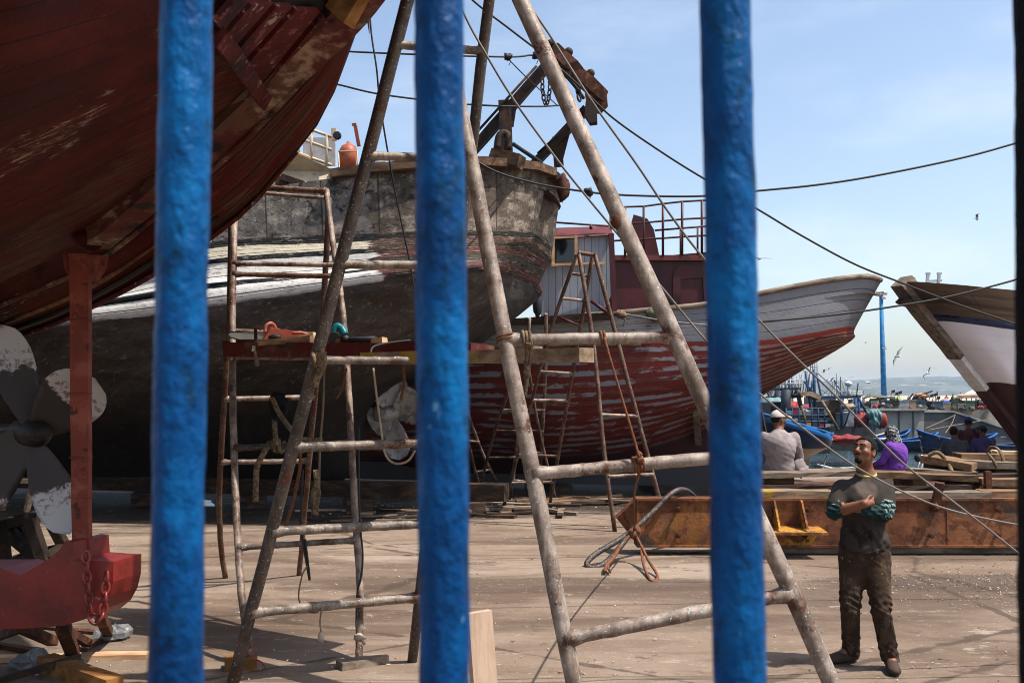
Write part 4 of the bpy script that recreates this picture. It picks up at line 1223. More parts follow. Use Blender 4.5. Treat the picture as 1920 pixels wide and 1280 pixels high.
m = MB(); m.beam(P(946, 190, 14.7), P(950, 290, 14.7), .2, .16, up=(0, 1, 0)); m.beam(P(962, 196, 14.7), P(956, 236, 14.7), .12, .1, up=(0, 1, 0)); m.build("gantry_strut", MAT['dark_steel'], gan)
m = MB(); m.beam(P(1044, 258, 15.9), P(1048, 312, 15.9), .16, .14, up=(0, 1, 0)); m.beam(P(1062, 250, 15.9), P(1050, 296, 15.9), .12, .12, up=(0, 1, 0)); m.build("gantry_strut", MAT['dark_steel'], gan)
m = MB(); m.bar(P(962, 270, 14.5), P(1016, 306, 14.8), .035, 8); m.build("brace", MAT['gantry_dark'], gan)
m = MB(); m.prism([P(1098, 190, 15.4), P(1119, 192, 15.4), P(1120, 228, 15.4), P(1106, 230, 15.4), P(1096, 214, 15.4)], (0.02, .2, 0)); m.build("hanging_block", MAT['dark_steel'], gan)
m = MB(); m.prism([P(1056, 130, 14.9), P(1070, 132, 14.9), P(1072, 143, 14.9), P(1058, 142, 14.9)], (0, .12, 0)); m.build("hanging_block", MAT['rust'], gan)
chain("chain", [P(1031, 138, 14.5), P(1031, 165, 14.5), P(1028, 188, 14.5), P(1024, 198, 14.5), P(1020, 188, 14.5), P(1017, 165, 14.5), P(1017, 148, 14.5)], .11, .012, MAT['dark_steel'], gan)
chain("chain", [P(1083, 150, 15.2), P(1084, 172, 15.2), P(1087, 190, 15.2)], .13, .018, MAT['dark_steel'], gan)
m = MB(); m.tube(cr([P(1052, 185, 14.8), P(1055, 205, 14.8), P(1062, 220, 15.0), P(1068, 232, 15.4)], 4), .018, 6); m.build("hose", MAT['cable'], gan)
m = MB(); m.tube(cr([P(1050, 130, 14.7), P(1075, 158, 15.0), P(1094, 184, 15.4)], 4), .03, 6); m.build("hose", MAT['cable'], gan)
# upper works seen over the bulwark: cream bridge deck, rails, orange tank
def boxpx(m, x0, y0, x1, y1, d, dep):
    m.prism([P(x0, y0, d), P(x1, y0, d), P(x1, y1, d), P(x0, y1, d)], (0, dep, 0))
m = MB()
m.prism([P(380, 318, 16.2), P(548, 284, 16.0), P(632, 322, 16.4), P(640, 332, 16.4), P(560, 380, 16.0), P(380, 400, 16.2)], (0.1, 2.2, 0)); m.build("bridge_deck", MAT['cream'], mid_boat)
m = MB()
for x, y0, y1 in ((584, 246, 300), (613, 252, 312), (560, 246, 296)):
    m.bar(P(x, y0, 16.2), P(x, y1, 16.2), .03, 6)
for dy in (0, 22, 48):
    m.bar(P(530, 224 + dy * 1.1, 16.2), P(622, 257 + dy * 1.1, 16.2), .028, 6)
m.build("rail", MAT['cream'], mid_boat)
m = MB(); boxpx(m, 568, 258, 628, 310, 16.8, .08); m.build("corrugated_panel", MAT['grey_panel'], mid_boat)
m = MB(); boxpx(m, 621, 240, 630, 262, 16.2, .1); m.build("rail_post", MAT['cream'], mid_boat)
m = MB(); m.lathe(P(632, 254, 16.0), (0, 1, 0), [(.03, .1), (.07, 0.05), (.075, 0), (.06, -.03)], 12); m.build("search_light", MAT['black'], mid_boat)
m = MB(); m.lathe(P(653, 316, 16.3), (0, 0, 1), [(.10, 0), (.17, .02), (.17, .30), (.12, .40), (.04, .44), (.03, .48)], 16); m.build("gas_tank", MAT['orange_tank'], mid_boat)
m = MB(); m.tube([P(634, 284, 16.1), P(636, 320, 16.1), P(668, 322, 16.1), P(670, 283, 16.1), P(634, 284, 16.1)], .018, 6); m.build("tank_cage", MAT['cream'], mid_boat)
m = MB(); m.beam(P(673, 274, 16.3), P(666, 236, 16.3), .06, .06); m.beam(P(660, 234, 16.3), P(668, 233, 16.3), .04, .04); m.build("deck_crane", MAT['red_steel'], mid_boat)
m = MB(); boxpx(m, 688, 300, 700, 318, 15.6, .2); boxpx(m, 704, 302, 722, 318, 15.6, .2); m.build("deck_locker", MAT['cream'], mid_boat)
m = MB(); boxpx(m, 695, 300, 703, 319, 15.5, .05); m.build("blue_tarp", MAT['tarp_blue'], mid_boat)
m = MB(); boxpx(m, 516, 330, 540, 348, 15.2, .3); m.beam(P(528, 332, 15.2), P(570, 346, 15.2), .1, .1); m.build("deck_bollard", MAT['dark_steel'], mid_boat)
# propeller, rudder and keel shoe under the stern
m = MB(); h2 = Q(735, 775); m.lathe(h2 - PM.a * -.3, -PM.a, [(.05, 0), (.16, .02), (.17, .25), (.1, .4), (.03, .45)], 14); m.build("propeller_hub", MAT['prop_dim'], mid_boat)
HUB_OLD = HUB; HUB = h2
blade(725, 700, .33, 0, .3, MAT['prop_dim'], mid_boat, h2.y - .1)
blade(792, 752, .36, 0, .5, MAT['prop_dim'], mid_boat, h2.y - .1)
blade(750, 862, .24, 0, .6, MAT['prop_dim'], mid_boat, h2.y - .15)
blade(695, 800, .30, 0, .5, MAT['prop_dim'], mid_boat, h2.y)
HUB = HUB_OLD
m = MB()
def pm(u, z, off=0.0):
    b = PM.o + PM.a * u + PM.n * off; return V((b.x, b.y, z))
m.prism([pm(u, z, .08) for u, z in ((1.8, .45), (1.8, 2.5), (2.35, 2.4), (2.35, .45))], PM.n * -.16); m.build("rudder", MAT['rust'], mid_boat)
m = MB(); m.prism([pm(u, z, .16) for u, z in ((.9, .22), (.9, .50), (11, .50), (11, .22))], PM.n * -.32); m.build("keel", MAT['wood_dark'], mid_boat)
for i, u in enumerate((1.6, 3.6, 5.6, 7.8)):
    m = MB(); c = pm(u, .10); m.box(c, (.45, .9, .22), Matrix.Rotation(.25, 3, 'Z')); bl = m.build("keel_block", MAT['wood_dark'], None, bevel=.015)
    tag(bl, "dark timber block under the old trawler's keel", "timber block", "timber blocks under the keels")

# ---- red boat with deckhouse, middle right -------------------------------------------------------
PR = VPlane(7.3, 18.5, -1.0, 0.25)
def W(px, py): return PR.hit(px, py)
boat3 = thing("fishing_boat", "wooden boat with red planking streaked by grey primer, grey bow and maroon deckhouse", "boat", (3, 19.5, 0))
rows = [
    [P(640, 640, 20.6), P(880, 616, 19.0), P(945, 607, 18.7), P(1100, 594, 18.25), P(1330, 573, 17.9), P(1430, 552, 17.85), P(1550, 529, 18.0), P(1625, 521, 18.3), W(1652, 528)],
    [P(640, 680, 20.6), P(880, 652, 19.0), P(945, 648, 18.7), P(1100, 644, 18.25), P(1330, 641, 17.9), P(1430, 639, 17.9), P(1520, 626, 18.05), P(1575, 616, 18.3), W(1604, 614)],
    [P(640, 745, 20.6), P(880, 738, 19.05), P(1100, 736, 18.3), P(1330, 712, 18.0), P(1430, 690, 18.1), P(1520, 658, 18.3), W(1597, 638)],
    [P(640, 800, 20.9), P(880, 800, 19.4), P(1050, 805, 18.8), P(1200, 790, 18.5), P(1330, 755, 18.5), P(1430, 722, 18.7), W(1512, 690)],
    [P(640, 850, 21.3), P(880, 853, 20.0), P(1050, 853, 19.5), P(1200, 838, 19.2), P(1330, 797, 19.2), P(1395, 762, 19.3), W(1440, 735)],
    [W(640, 897), W(880, 898), W(1100, 898), W(1250, 892), W(1330, 862), W(1375, 805), W(1405, 762)],
]
h3, g3 = hull_from_rows(rows, PR, 64, 8, boat3, MAT['hull_striped'], deck_mat=MAT['wood_dark'], deck_drop=.3)
m = MB()
cap = [p + V((0, 0, .03)) for p in g3[0]]; cap = cap + [PR.mirror(p) for p in cap[::-1]]
m.tube(cap, .055, 6); m.build("cap_rail", MAT['wood_grey'], boat3)
m = MB(); m.tube([grid_at(g3, u / 30, 1 / 5 + .004)[0] + grid_at(g3, u / 30, .2)[1] * .02 for u in range(1, 19)], .05, 6); m.build("rub_rail", MAT['wood_grey'], boat3)
m = MB(); m.prism([pm_ for pm_ in [PR.o + PR.a * u + PR.n * .14 + V((0, 0, z)) for u, z in ((3.2, .12), (3.2, .6), (11, .5), (11, .12))]], PR.n * -.28); m.build("keel", MAT['hull_striped'], boat3)
for u in (4.4, 6.6, 8.6):
    m = MB(); c = PR.o + PR.a * u; m.box((c.x, c.y - .1, .06), (.5, 1.0, .14), Matrix.Rotation(.25, 3, 'Z')); bl = m.build("keel_block", MAT['wood_dark'], None, bevel=.015)
    tag(bl, "dark timber block under the red planked boat's keel", "timber block", "blocks under the red boat")
# deckhouse
def frame_box(d, x0, x1, y0, y1, dep, skew=0.0):
    return [P(x0, y1, d), P(x1, y1, d), P(x1, y0, d), P(x0, y0, d)]
m = MB(); m.prism([P(1150, 604, 18.6), P(1352, 592, 18.6), P(1352, 470, 18.6), P(1150, 488, 18.6)], (0.2, 1.9, 0)); m.build("deckhouse", MAT['maroon'], boat3)
m = MB(); boxpx(m, 1146, 478, 1352, 488, 18.5, 2.2); m.build("deckhouse_roof", MAT['maroon_roof'], boat3)
m = MB(); m.prism([P(1262, 598, 18.56), P(1262, 512, 18.56), P(1272, 500, 18.56), P(1330, 496, 18.56), P(1340, 592, 18.56), P(1322, 594, 18.56), P(1318, 520, 18.56), P(1276, 522, 18.56), P(1276, 597, 18.56)], (0, .05, 0)); m.build("door_frame", MAT['maroon'], boat3)
# wheelhouse with grey boards
wh = MB()
wh.prism([P(1014, 592, 18.4), P(1150, 590, 18.25), P(1146, 436, 18.25), P(1008, 446, 18.4)], (.12, 1.6, 0)); wh.build("wheelhouse", MAT['boards'], boat3)
m = MB(); m.prism([P(1002, 450, 18.30), P(1152, 440, 18.15), P(1140, 424, 18.5), P(1018, 428, 18.6)], (.1, 1.7, 0)); m.build("wheelhouse_roof", MAT['maroon_roof'], boat3)
m = MB(); m.bar(P(1026, 416, 18.3), P(1142, 424, 18.2), .02, 6); m.bar(P(1030, 416, 18.3), P(1028, 432, 18.3), .03, 6); m.bar(P(1108, 422, 18.2), P(1108, 430, 18.2), .03, 6); m.build("roof_rail", MAT['maroon'], boat3)
m = MB(); m.beam(P(1146, 438, 18.15), P(1152, 592, 18.15), .10, .08, up=(0, 1, 0)); m.prism([P(1150, 592, 18.14), P(1150, 545, 18.14), P(1128, 592, 18.14)], (0, .04, 0)); m.prism([P(1020, 600, 18.2), P(1152, 596, 18.14), P(1152, 588, 18.14), P(1020, 592, 18.2)], (0, .05, 0)); m.build("corner_trim", MAT['maroon'], boat3)
m = MB(); m.beam(P(1009, 446, 18.3), P(1012, 496, 18.3), .07, .06, up=(0, 1, 0)); m.build("corner_trim", MAT['maroon'], boat3)
m = MB(); m.prism([P(1014, 448, 18.27), P(1034, 447, 18.26), P(1034, 491, 18.26), P(1014, 492, 18.27)], (0, .03, 0)); m.prism([P(1040, 447, 18.27), P(1077, 445, 18.25), P(1077, 490, 18.25), P(1040, 491, 18.27)], (0, .03, 0))
win = m.build("window", MAT['glass'], boat3)
m = MB()
for a, b in (((1037, 444), (1037, 500)), ((1080, 441), (1080, 498))): m.beam(P(*a, 18.2), P(*b, 18.2), .06, .05, up=(0, 1, 0))
m.beam(P(1034, 497, 18.18), P(1134, 493, 18.12), .08, .05); m.beam(P(1038, 446, 18.2), P(1080, 444, 18.2), .04, .04); m.build("window_frame", MAT['wood_new'], win)
# side face of the wheelhouse and the black fender on its left
m = MB(); m.ball(P(1008, 568, 18.2), .14, (.7, .7, 2.0), nz=.3); m.build("hanging_jacket", MAT['gull_dark'], boat3)
# funnel
m = MB(); m.prism([P(1196, 478, 19.4), P(1236, 478, 19.4), P(1226, 430, 19.4), P(1214, 410, 19.4), P(1188, 402, 19.4), P(1180, 430, 19.4)], (.1, .7, 0)); m.build("funnel", MAT['maroon'], boat3, bevel=.03)
# top rails
m = MB()
x_posts = [(1145, 394, 482), (1172, 388, 482), (1207, 387, 480), (1243, 382, 480), (1279, 378, 478), (1316, 376, 476), (1352, 374, 474)]
for x, y0, y1 in x_posts: m.bar(P(x, y0, 18.5), P(x, y1, 18.5), .026, 6)
for f in (0, .33, .66):
    m.tube([P(x, y0 + (y1 - y0) * f, 18.5) for x, y0, y1 in x_posts], .02, 6)
for x in (1276, 1308, 1340): m.bar(P(x, 428, 18.3), P(x, 478, 18.3), .02, 6)
m.tube([P(1228, 432, 18.3), P(1352, 422, 18.3)], .02, 6)
m.build("rail", MAT['maroon'], boat3)
# trim timbers lying on its deck edge
m = MB(); m.beam(P(945, 605, 18.5), P(1150, 592, 17.9), .08, .14, jit=.01); m.build("gunwale_plank", MAT['wood_dark'], boat3)
m = MB(); m.bar(P(1040, 590, 18.0), P(1090, 612, 17.9), .02, 6); m.bar(P(1108, 564, 18.0), P(1142, 588, 17.9), .035, 6); m.build("deck_pipe", MAT['maroon'], boat3)
m = MB(); m.ball(P(1230, 590, 17.9), .16, (1.3, .6, .7), nz=.6, nf=4); m.build("cloth_bundle", MAT['tarp_olive'], boat3)
# bilge shores under the red boat
for x0, y0, x1, y1, d in ((1305, 775, 1316, 898, 18.6), (985, 850, 990, 905, 18.9)):
    m = MB(); m.beam(P(x0, y0, d), G(x1, y1 + 14), .12, .12, jit=.006); s_ = m.build("shore", MAT['wood_grey'], None)
    tag(s_, "grey timber shore leaning under the red planked boat's bilge" if x0 > 1100 else "short grey timber shore under the red boat, behind the small ladders", "shore")

# ---- white and brown bow, right edge -------------------------------------------------------
PW = VPlane(7.46, 18.0, 1.0, 0.25)
def Z(px, py): return PW.hit(px, py)
boat4 = thing("fishing_boat", "boat with brown timber bow top, dark blue band, white side and maroon bottom", "boat", (11, 18.5, 0))
rows = [
    [Z(1685, 530), P(1715, 528, 17.75), P(1800, 534, 17.55), P(1920, 545, 17.6), P(2100, 553, 18.2), P(2350, 560, 19.3)],
    [Z(1732, 590), P(1760, 588, 17.9), P(1830, 596, 17.7), P(1920, 607, 17.7), P(2100, 620, 18.25), P(2350, 628, 19.3)],
    [Z(1743, 604), P(1770, 602, 17.92), P(1835, 609, 17.72), P(1920, 620, 17.72), P(2100, 634, 18.25), P(2350, 640, 19.3)],
    [Z(1838, 722), P(1858, 716, 18.15), P(1885, 718, 18.0), P(1920, 722, 17.95), P(2100, 735, 18.4), P(2350, 740, 19.4)],
    [Z(1900, 806), P(1920, 806, 18.5), P(1960, 812, 18.4), P(2100, 830, 18.8), P(2350, 840, 19.8)],
    [Z(1950, 872), Z(1990, 915), Z(2040, 930), Z(2120, 935), Z(2350, 938)],
]
h4, g4 = hull_from_rows(rows, PW, 48, 8, boat4, MAT['hull_white'], deck_mat=MAT['wood_dark'])
stem_pts = [(1681, 527), (1700, 552), (1740, 602), (1790, 664)]
m = MB(); pp = [Z(x, y) for x, y in stem_pts]
for a, b in zip(pp, pp[1:]): m.beam(a - PW.a * -.10, b - PW.a * -.10, .30, .36, up=PW.n, jit=.012)
m.build("stem", MAT['wood_grey'], boat4)
m = MB(); pp = [Z(x, y) for x, y in ((1790, 664), (1812, 692), (1838, 724))]
for a, b in zip(pp, pp[1:]): m.beam(a - PW.a * -.10, b - PW.a * -.10, .28, .34, up=PW.n)
m.build("painted_stem", MAT['white_paint'], boat4)
m = MB(); pp = [Z(x, y) for x, y in ((1838, 724), (1870, 766), (1905, 812), (1950, 875))]
for a, b in zip(pp, pp[1:]): m.beam(a - PW.a * -.10, b - PW.a * -.10, .27, .33, up=PW.n)
m.build("lower_stem", MAT['maroon_boat'], boat4)
m = MB()
for x in (1738, 1759):
    m.beam(P(x, 533, 18.1), P(x + 2, 513, 18.1), .05, .05, up=(0, 1, 0)); m.beam(P(x - 2, 513, 18.1), P(x + 6, 513, 18.1), .04, .04)
m.beam(P(1736, 527, 18.1), P(1766, 526, 18.1), .03, .04); m.beam(P(1713, 532, 18.0), P(1713, 520, 18.0), .05, .05, up=(0, 1, 0))
m.build("bow_roller", MAT['steel'], boat4)
# ------------------------------------------------------------------ fence in front of the lens
fence = thing("blue_fence", "thickly painted bumpy blue iron bars of the fence nearest the viewer", "fence", (0, .54, 0))
def bumpy_bar(a, b, r, name, seed):
    a = V(a); b = V(b); n = 150; m = MB(); seg = 18
    u = V((1, 0, 0)); w = V((0, 1, 0)); rings = []
    for i in range(n + 1):
        p = a.lerp(b, i / n); ring = []
        for k in range(seg):
            t = 2 * math.pi * k / seg
            q = V((math.cos(t), math.sin(t), 0))
            e = mnoise.noise(V((q.x * 1.1, q.y * 1.1, p.z * 26)) + V((seed, 0, 0))) * .055 + mnoise.noise(V((q.x * 2.4, q.y * 2.4, p.z * 75 + seed))) * .040 + mnoise.noise(V((q.x * .6, q.y * .6, p.z * 7 + seed))) * .06
            ring.append(m.v(p + q * r * (1 + e)))
        rings.append(ring)
    for A, B in zip(rings, rings[1:]):
        for k in range(seg): m.face([A[k], A[(k + 1) % seg], B[(k + 1) % seg], B[k]], True)
    m.face(rings[0][::-1]); m.face(rings[-1])
    return m.build(name, MAT['bar_dark'] if seed > 30 else MAT['blue_bar'], fence)
for i, (xt, xb) in enumerate(((351, 328), (823, 833), (1359, 1386), (1955, 1964))):
    a, b = P(xt, 0, .54), P(xb, 1280, .54)
    bumpy_bar(a + (a - b) * 1.4, b + (b - a) * 1.4, .0149, "bar", 11.3 * i)
for z in (2.75, 1.25):
    m = MB(); m.beam((-.62, .54, z), (.62, .54, z), .012, .04); m.build("rail", MAT['blue_bar'], fence)

# ------------------------------------------------------------------ ladders and trestles
def proj_y(p):
    q = V(p) - V((0, 0, CAM_H)); f = V((0, CP, SP)); u = V((0, -SP, CP))
    return 640 - FPX * q.dot(u) / q.dot(f)
def on_pole(pts, py):
    """point on a polyline pole at image height py"""
    best = None
    for a, b in zip(pts, pts[1:]):
        ya, yb = proj_y(a), proj_y(b)
        if (ya - py) * (yb - py) <= 0:
            lo, hi = 0.0, 1.0
            for _ in range(30):
                mid = (lo + hi) / 2
                if (proj_y(a.lerp(b, mid)) - py) * (ya - py) > 0: lo = mid
                else: hi = mid
            return a.lerp(b, lo)
    return min(pts, key=lambda p: abs(proj_y(p) - py))
def ladder(name, label, cat, poles, rungs, group=None):
    """poles: {key: (points, radius, material)}; rungs: (key, py, key, py, radius, material)"""
    foot = min((p for k in poles.values() for p in k[0]), key=lambda q: q.z)
    t = thing(name, label, cat, (foot.x, foot.y, 0), group)
    for k, (pts, r, mat) in poles.items():
        m = MB(); q = cr(pts, 5) if len(pts) > 2 else [pts[0].lerp(pts[1], i / 12) for i in range(13)]
        q = [p + V((random.uniform(-1, 1), random.uniform(-1, 1), 0)) * r * .10 for p in q]
        m.tube(q, r, 12, wob=.03); m.build("stile", MAT[mat], t)
    for (k1, y1, k2, y2, r, mat) in rungs:
        a = on_pole(poles[k1][0], y1) if isinstance(k1, str) else k1
        b = on_pole(poles[k2][0], y2) if isinstance(k2, str) else k2
        m = MB(); m.tube([a.lerp(b, i / 24) + V((0, 0, random.uniform(-1, 1) * r * .05)) for i in range(25)], [r * (1.5 - .5 * min(1, min(i, 24 - i) / 2)) * random.uniform(.96, 1.04) for i in range(25)], 10, wob=.03)
        m.build("rung", MAT[mat], t)
    return t
A_ = [G(437, 1279), P(798, -130, 5.9)]; D_ = [G(772, 1240), P(932, -130, 5.95)]
C_ = [G(1109, 1450), P(797, -130, 5.72)]; B_ = [G(1638, 1450), P(916, -130, 5.72)]
lad1 = ladder("pipe_ladder", "tall dark steel pipe ladder, the left half of the big A-frame", "ladder",
    dict(A=(A_, .043, 'pipe_dark'), D=(D_, .038, 'pipe_dark')),
    [('A', 84, 'D', 96, .028, 'pipe_rung'), ('A', 292, 'D', 298, .031, 'pipe_rung'), ('A', 496, 'D', 497, .030, 'pipe_rung'), ('A', 675, 'D', 676, .029, 'pipe_rung'),
     ('A', 839, 'D', 829, .033, 'pipe_rung'), ('A', 996, 'D', 981, .033, 'pipe_rung'), ('A', 1148, 'D', 1119, .034, 'pipe_rung')])
lad2 = ladder("pipe_ladder", "tall pale steel pipe ladder, the right half of the big A-frame", "ladder",
    dict(C=(C_, .047, 'pipe_light'), B=(B_, .050, 'pipe_light')),
    [('C', 637, 'B', 632, .034, 'pipe_light'), ('C', 889, 'B', 855, .036, 'pipe_light'), ('C', 1198, 'B', 1112, .037, 'pipe_light'), (C_[1], 0, B_[1], 0, .04, 'pipe_light')])
# weld scars where the rungs meet the stiles
m = MB(); m.ball(on_pole(B_, 418) + V((-.035, -.03, 0)), .032, (1, 1, 1.3), nz=.5, nf=3); m.build("broken_stub", MAT['rust'], lad2)

def ip(pts, d0, d1, foot=True):
    """polyline from pixels, depth running from d0 at the top to the foot"""
    y0, y1 = pts[0][1], pts[-1][1]; out = []
    if foot: d1 = G(*pts[-1]).y
    for x, y in pts:
        t = (y - y0) / (y1 - y0); out.append(P(x, y, d0 + (d1 - d0) * t))
    return out
S = dict(
    fl=(ip([(440, 408), (436, 600), (437, 760), (441, 900), (446, 1020), (455, 1130), (466, 1200), (472, 1254)], 8.5, 0), .029, 'pipe_thin'),
    fr=(ip([(612, 356), (620, 430), (640, 560), (652, 700), (660, 850), (668, 1000), (675, 1100), (674, 1190), (673, 1240)], 8.5, 0), .028, 'pipe_thin'),
    bl=(ip([(434, 412), (430, 600), (424, 700), (416, 830), (411, 950), (415, 1030), (423, 1083)], 8.7, 0), .029, 'pipe_rust'),
    br=(ip([(617, 372), (612, 480), (604, 600), (595, 700), (585, 800), (575, 920), (566, 1020), (561, 1078)], 8.7, 0), .029, 'pipe_rust'))
sc1 = ladder("pipe_trestle", "bent thin pipe trestle carrying the work platform, between the first two blue bars", "trestle", S,
    [('fl', 494, 'fr', 497, .022, 'pipe_thin'), ('fl', 514, 'fr', 518, .024, 'pipe_rust'), ('fl', 668, 'fr', 672, .024, 'pipe_thin'), ('fl', 840, 'fr', 829, .024, 'pipe_dark'), ('fl', 1026, 'fr', 1012, .024, 'pipe_rung'),
     ('bl', 620, 'br', 628, .026, 'pipe_rust'), ('bl', 748, 'br', 744, .026, 'pipe_thin'), ('bl', 866, 'br', 864, .026, 'pipe_thin'), (P(440, 348, 8.5), 0, P(612, 359, 8.5), 0, .028, 'pipe_rust'), (P(440, 358, 8.8), 0, P(617, 372, 8.7), 0, .02, 'pipe_thin')])
sc2 = ladder("pipe_trestle", "narrow rusty step trestle standing in front of the red planked boat", "trestle", dict(
    a=(ip([(1085, 474), (1112, 640), (1133, 850), (1153, 997)], 14.2, 0), .034, 'pipe_rust'), b=(ip([(1116, 478), (1150, 610), (1200, 800), (1252, 992)], 14.2, 0), .034, 'pipe_rust'),
    c=(ip([(1082, 476), (1029, 630), (985, 800), (944, 950)], 14.4, 0), .03, 'pipe_rust'), d=(ip([(1111, 480), (1086, 626), (1063, 760), (1030, 950)], 14.4, 0), .03, 'pipe_rust')),
    [('a', 474, 'b', 478, .034, 'pipe_rust'), ('a', 777, 'b', 780, .026, 'pipe_thin'), ('a', 893, 'b', 889, .028, 'pipe_thin'), ('c', 512, 'd', 518, .026, 'pipe_thin'), ('c', 559, 'd', 564, .026, 'pipe_thin'),
     ('c', 696, 'd', 700, .024, 'pipe_thin'), ('c', 750, 'd', 751, .026, 'pipe_thin'), ('c', 852, 'd', 855, .026, 'pipe_rust'), ('c', 905, 'd', 903, .022, 'pipe_thin')], "trestles before the red boat")
sc3 = ladder("pipe_trestle", "small pale pipe trestle just behind the near pale ladder stile", "trestle", dict(
    a=(ip([(1024, 588), (1022, 716), (1010, 923)], 16.6, 0), .032, 'pipe_thin'), b=(ip([(993, 596), (979, 754), (957, 934)], 16.6, 0), .032, 'pipe_thin'),
    c=(ip([(986, 660), (1010, 800), (1043, 941)], 16.8, 0), .028, 'pipe_rust'), d=(ip([(968, 700), (930, 800), (896, 930)], 16.8, 0), .028, 'pipe_rust')),
    [('a', 721, 'b', 722, .024, 'pipe_thin'), ('a', 768, 'b', 768, .024, 'pipe_thin'), ('a', 808, 'b', 807, .024, 'pipe_thin'), ('a', 848, 'b', 847, .024, 'pipe_thin'), ('a', 904, 'b', 900, .024, 'pipe_thin'),
     ('d', 768, 'c', 768, .022, 'pipe_thin'), ('d', 807, 'c', 808, .022, 'pipe_rust'), ('d', 858, 'c', 856, .022, 'pipe_thin')], "trestles before the red boat")
sc4 = ladder("pipe_trestle", "low crossed pipe trestle beside the third ladder stile, half hidden by the second blue bar", "trestle", dict(
    a=(ip([(872, 760), (905, 850), (940, 921)], 17.4, 0), .03, 'pipe_thin'), b=(ip([(868, 790), (890, 880), (906, 934)], 16.6, 0), .03, 'pipe_rust')),
    [('a', 828, 'b', 826, .022, 'pipe_thin'), ('a', 880, 'b', 884, .022, 'pipe_thin')], "trestles before the red boat")

# ------------------------------------------------------------------ work platform and what lies on it
def solo(name, m, mat, label, cat, group=None, **k):
    o = m.build(name, mat, None, **k); return tag(o, label, cat, group)
m = MB(); m.beam(P(446, 656, 7.95), P(905, 660, 6.75), .34, .115, jit=.004); pl1 = solo("plank", m, MAT['wood_redpaint'], "long red stained plank forming the near edge of the work platform", "plank")
m = MB(); m.beam(P(440, 648, 8.35), P(900, 652, 7.1), .30, .07, jit=.004); solo("plank", m, MAT['wood_dark'], "dark plank at the back of the work platform", "plank")
m = MB(); m.beam(P(690, 672, 6.85), P(1100, 665, 5.75), .17, .085, jit=.003); solo("plank", m, MAT['wood_yellow'], "yellowish timber whose sawn end sticks out under the pale ladder's rung", "plank", bevel=.012)
m = MB(); m.beam(P(960, 656, 6.1), P(1008, 656, 5.95), .10, .045, jit=.003); solo("wood_offcut", m, MAT['wood_grey'], "short grey offcut lying on the yellowish timber by the rope", "offcut")
# chainsaw
cs = thing("chainsaw", "faded red chainsaw lying on the platform with its bar to the left", "chainsaw", P(540, 636, 7.75))
m = MB(); m.prism([P(x, y, 7.75) for x, y in ((494, 636), (494, 618), (505, 612), (520, 616), (540, 618), (560, 621), (578, 628), (592, 635), (592, 639), (494, 640))], (.02, .16, 0)); m.build("body", MAT['tool_red'], cs, bevel=.015)
m = MB(); m.tube(cr([P(497, 622, 7.72), P(499, 611, 7.72), P(507, 606, 7.74), P(514, 610, 7.78), P(517, 620, 7.8)], 5), .015, 8); m.build("front_handle", MAT['tool_red'], cs)
m = MB(); m.tube(cr([P(548, 624, 7.72), P(568, 624, 7.72), P(588, 634, 7.72)], 5), .012, 8); m.build("rear_handle", MAT['tool_red'], cs)
m = MB(); m.ball(P(515, 632, 7.74), .036, (1.5, .6, .7)); m.build("clutch_cover", MAT['black'], cs)
m = MB(); pts = [(494, 627), (494, 637), (450, 637), (432, 632), (427, 626), (433, 622), (450, 622)]; m.prism([P(x, y, 7.82) for x, y in pts], (0, .012, 0)); bar_ = m.build("guide_bar", MAT['steel'], cs)
m = MB(); m.tube([P(x, y, 7.825) for x, y in pts], .008, 6, closed=True); m.build("saw_chain", MAT['black'], bar_)
# logs, grinder, clamp
m = MB(); m.beam(P(494, 642, 7.6), P(588, 638, 7.45), .14, .055, jit=.012); solo("firewood", m, MAT['wood_brown'], "split brown billet below the chainsaw on the platform", "billet")
m = MB(); m.beam(P(560, 638, 7.55), P(590, 628, 7.5), .05, .05, jit=.008); solo("firewood", m, MAT['wood_new'], "pale split wedge leaning on the brown billet", "billet")
m = MB(); m.beam(P(600, 640, 7.4), P(642, 640, 7.3), .1, .04, jit=.01); solo("firewood", m, MAT['wood_brown'], "brown split piece between the leaning dark stile and the teal grinder", "billet")
gr = thing("angle_grinder", "teal angle grinder standing on the platform", "grinder", P(640, 640, 7.3))
m = MB(); m.tube(cr([P(629, 636, 7.3), P(627, 622, 7.3), P(632, 611, 7.3), P(640, 615, 7.3), P(648, 628, 7.28)], 4), [.022] * 4 + [.026] * 8 + [.03] * 5, 10); m.build("housing", MAT['tool_teal'], gr)
m = MB(); m.lathe(P(646, 634, 7.28), V((.3, 0, -.25)), [(.02, -.03), (.035, 0), (.03, .05)], 12); m.build("gear_head", MAT['black'], gr)
m = MB(); m.lathe(P(626, 634, 7.27), (0, 1, .2), [(.048, 0), (.05, .004), (.048, .008)], 18); m.build("disc", MAT['gull_dark'], gr)
m = MB(); m.bar(P(655, 637, 7.25), P(704, 635, 7.1), .022, 10); solo("grinder_body", m, MAT['gull_dark'], "grey straight grinder lying right of the teal grinder", "grinder")
m = MB(); m.beam(P(700, 640, 7.1), P(722, 637, 7.0), .05, .04, jit=.006); solo("wood_offcut", m, MAT['wood_new'], "small pale offcut at the tip of the grey straight grinder", "offcut")
cl = thing("bar_clamp", "dark steel bar clamp gripping the left end of the platform", "clamp", P(480, 690, 7.7))
m = MB(); m.beam(P(479, 612, 7.68), P(481, 686, 7.68), .025, .02, up=(0, 1, 0)); m.build("bar", MAT['dark_steel'], cl)
m = MB(); m.beam(P(479, 612, 7.66), P(490, 616, 7.66), .03, .03); m.build("fixed_jaw", MAT['dark_steel'], cl)
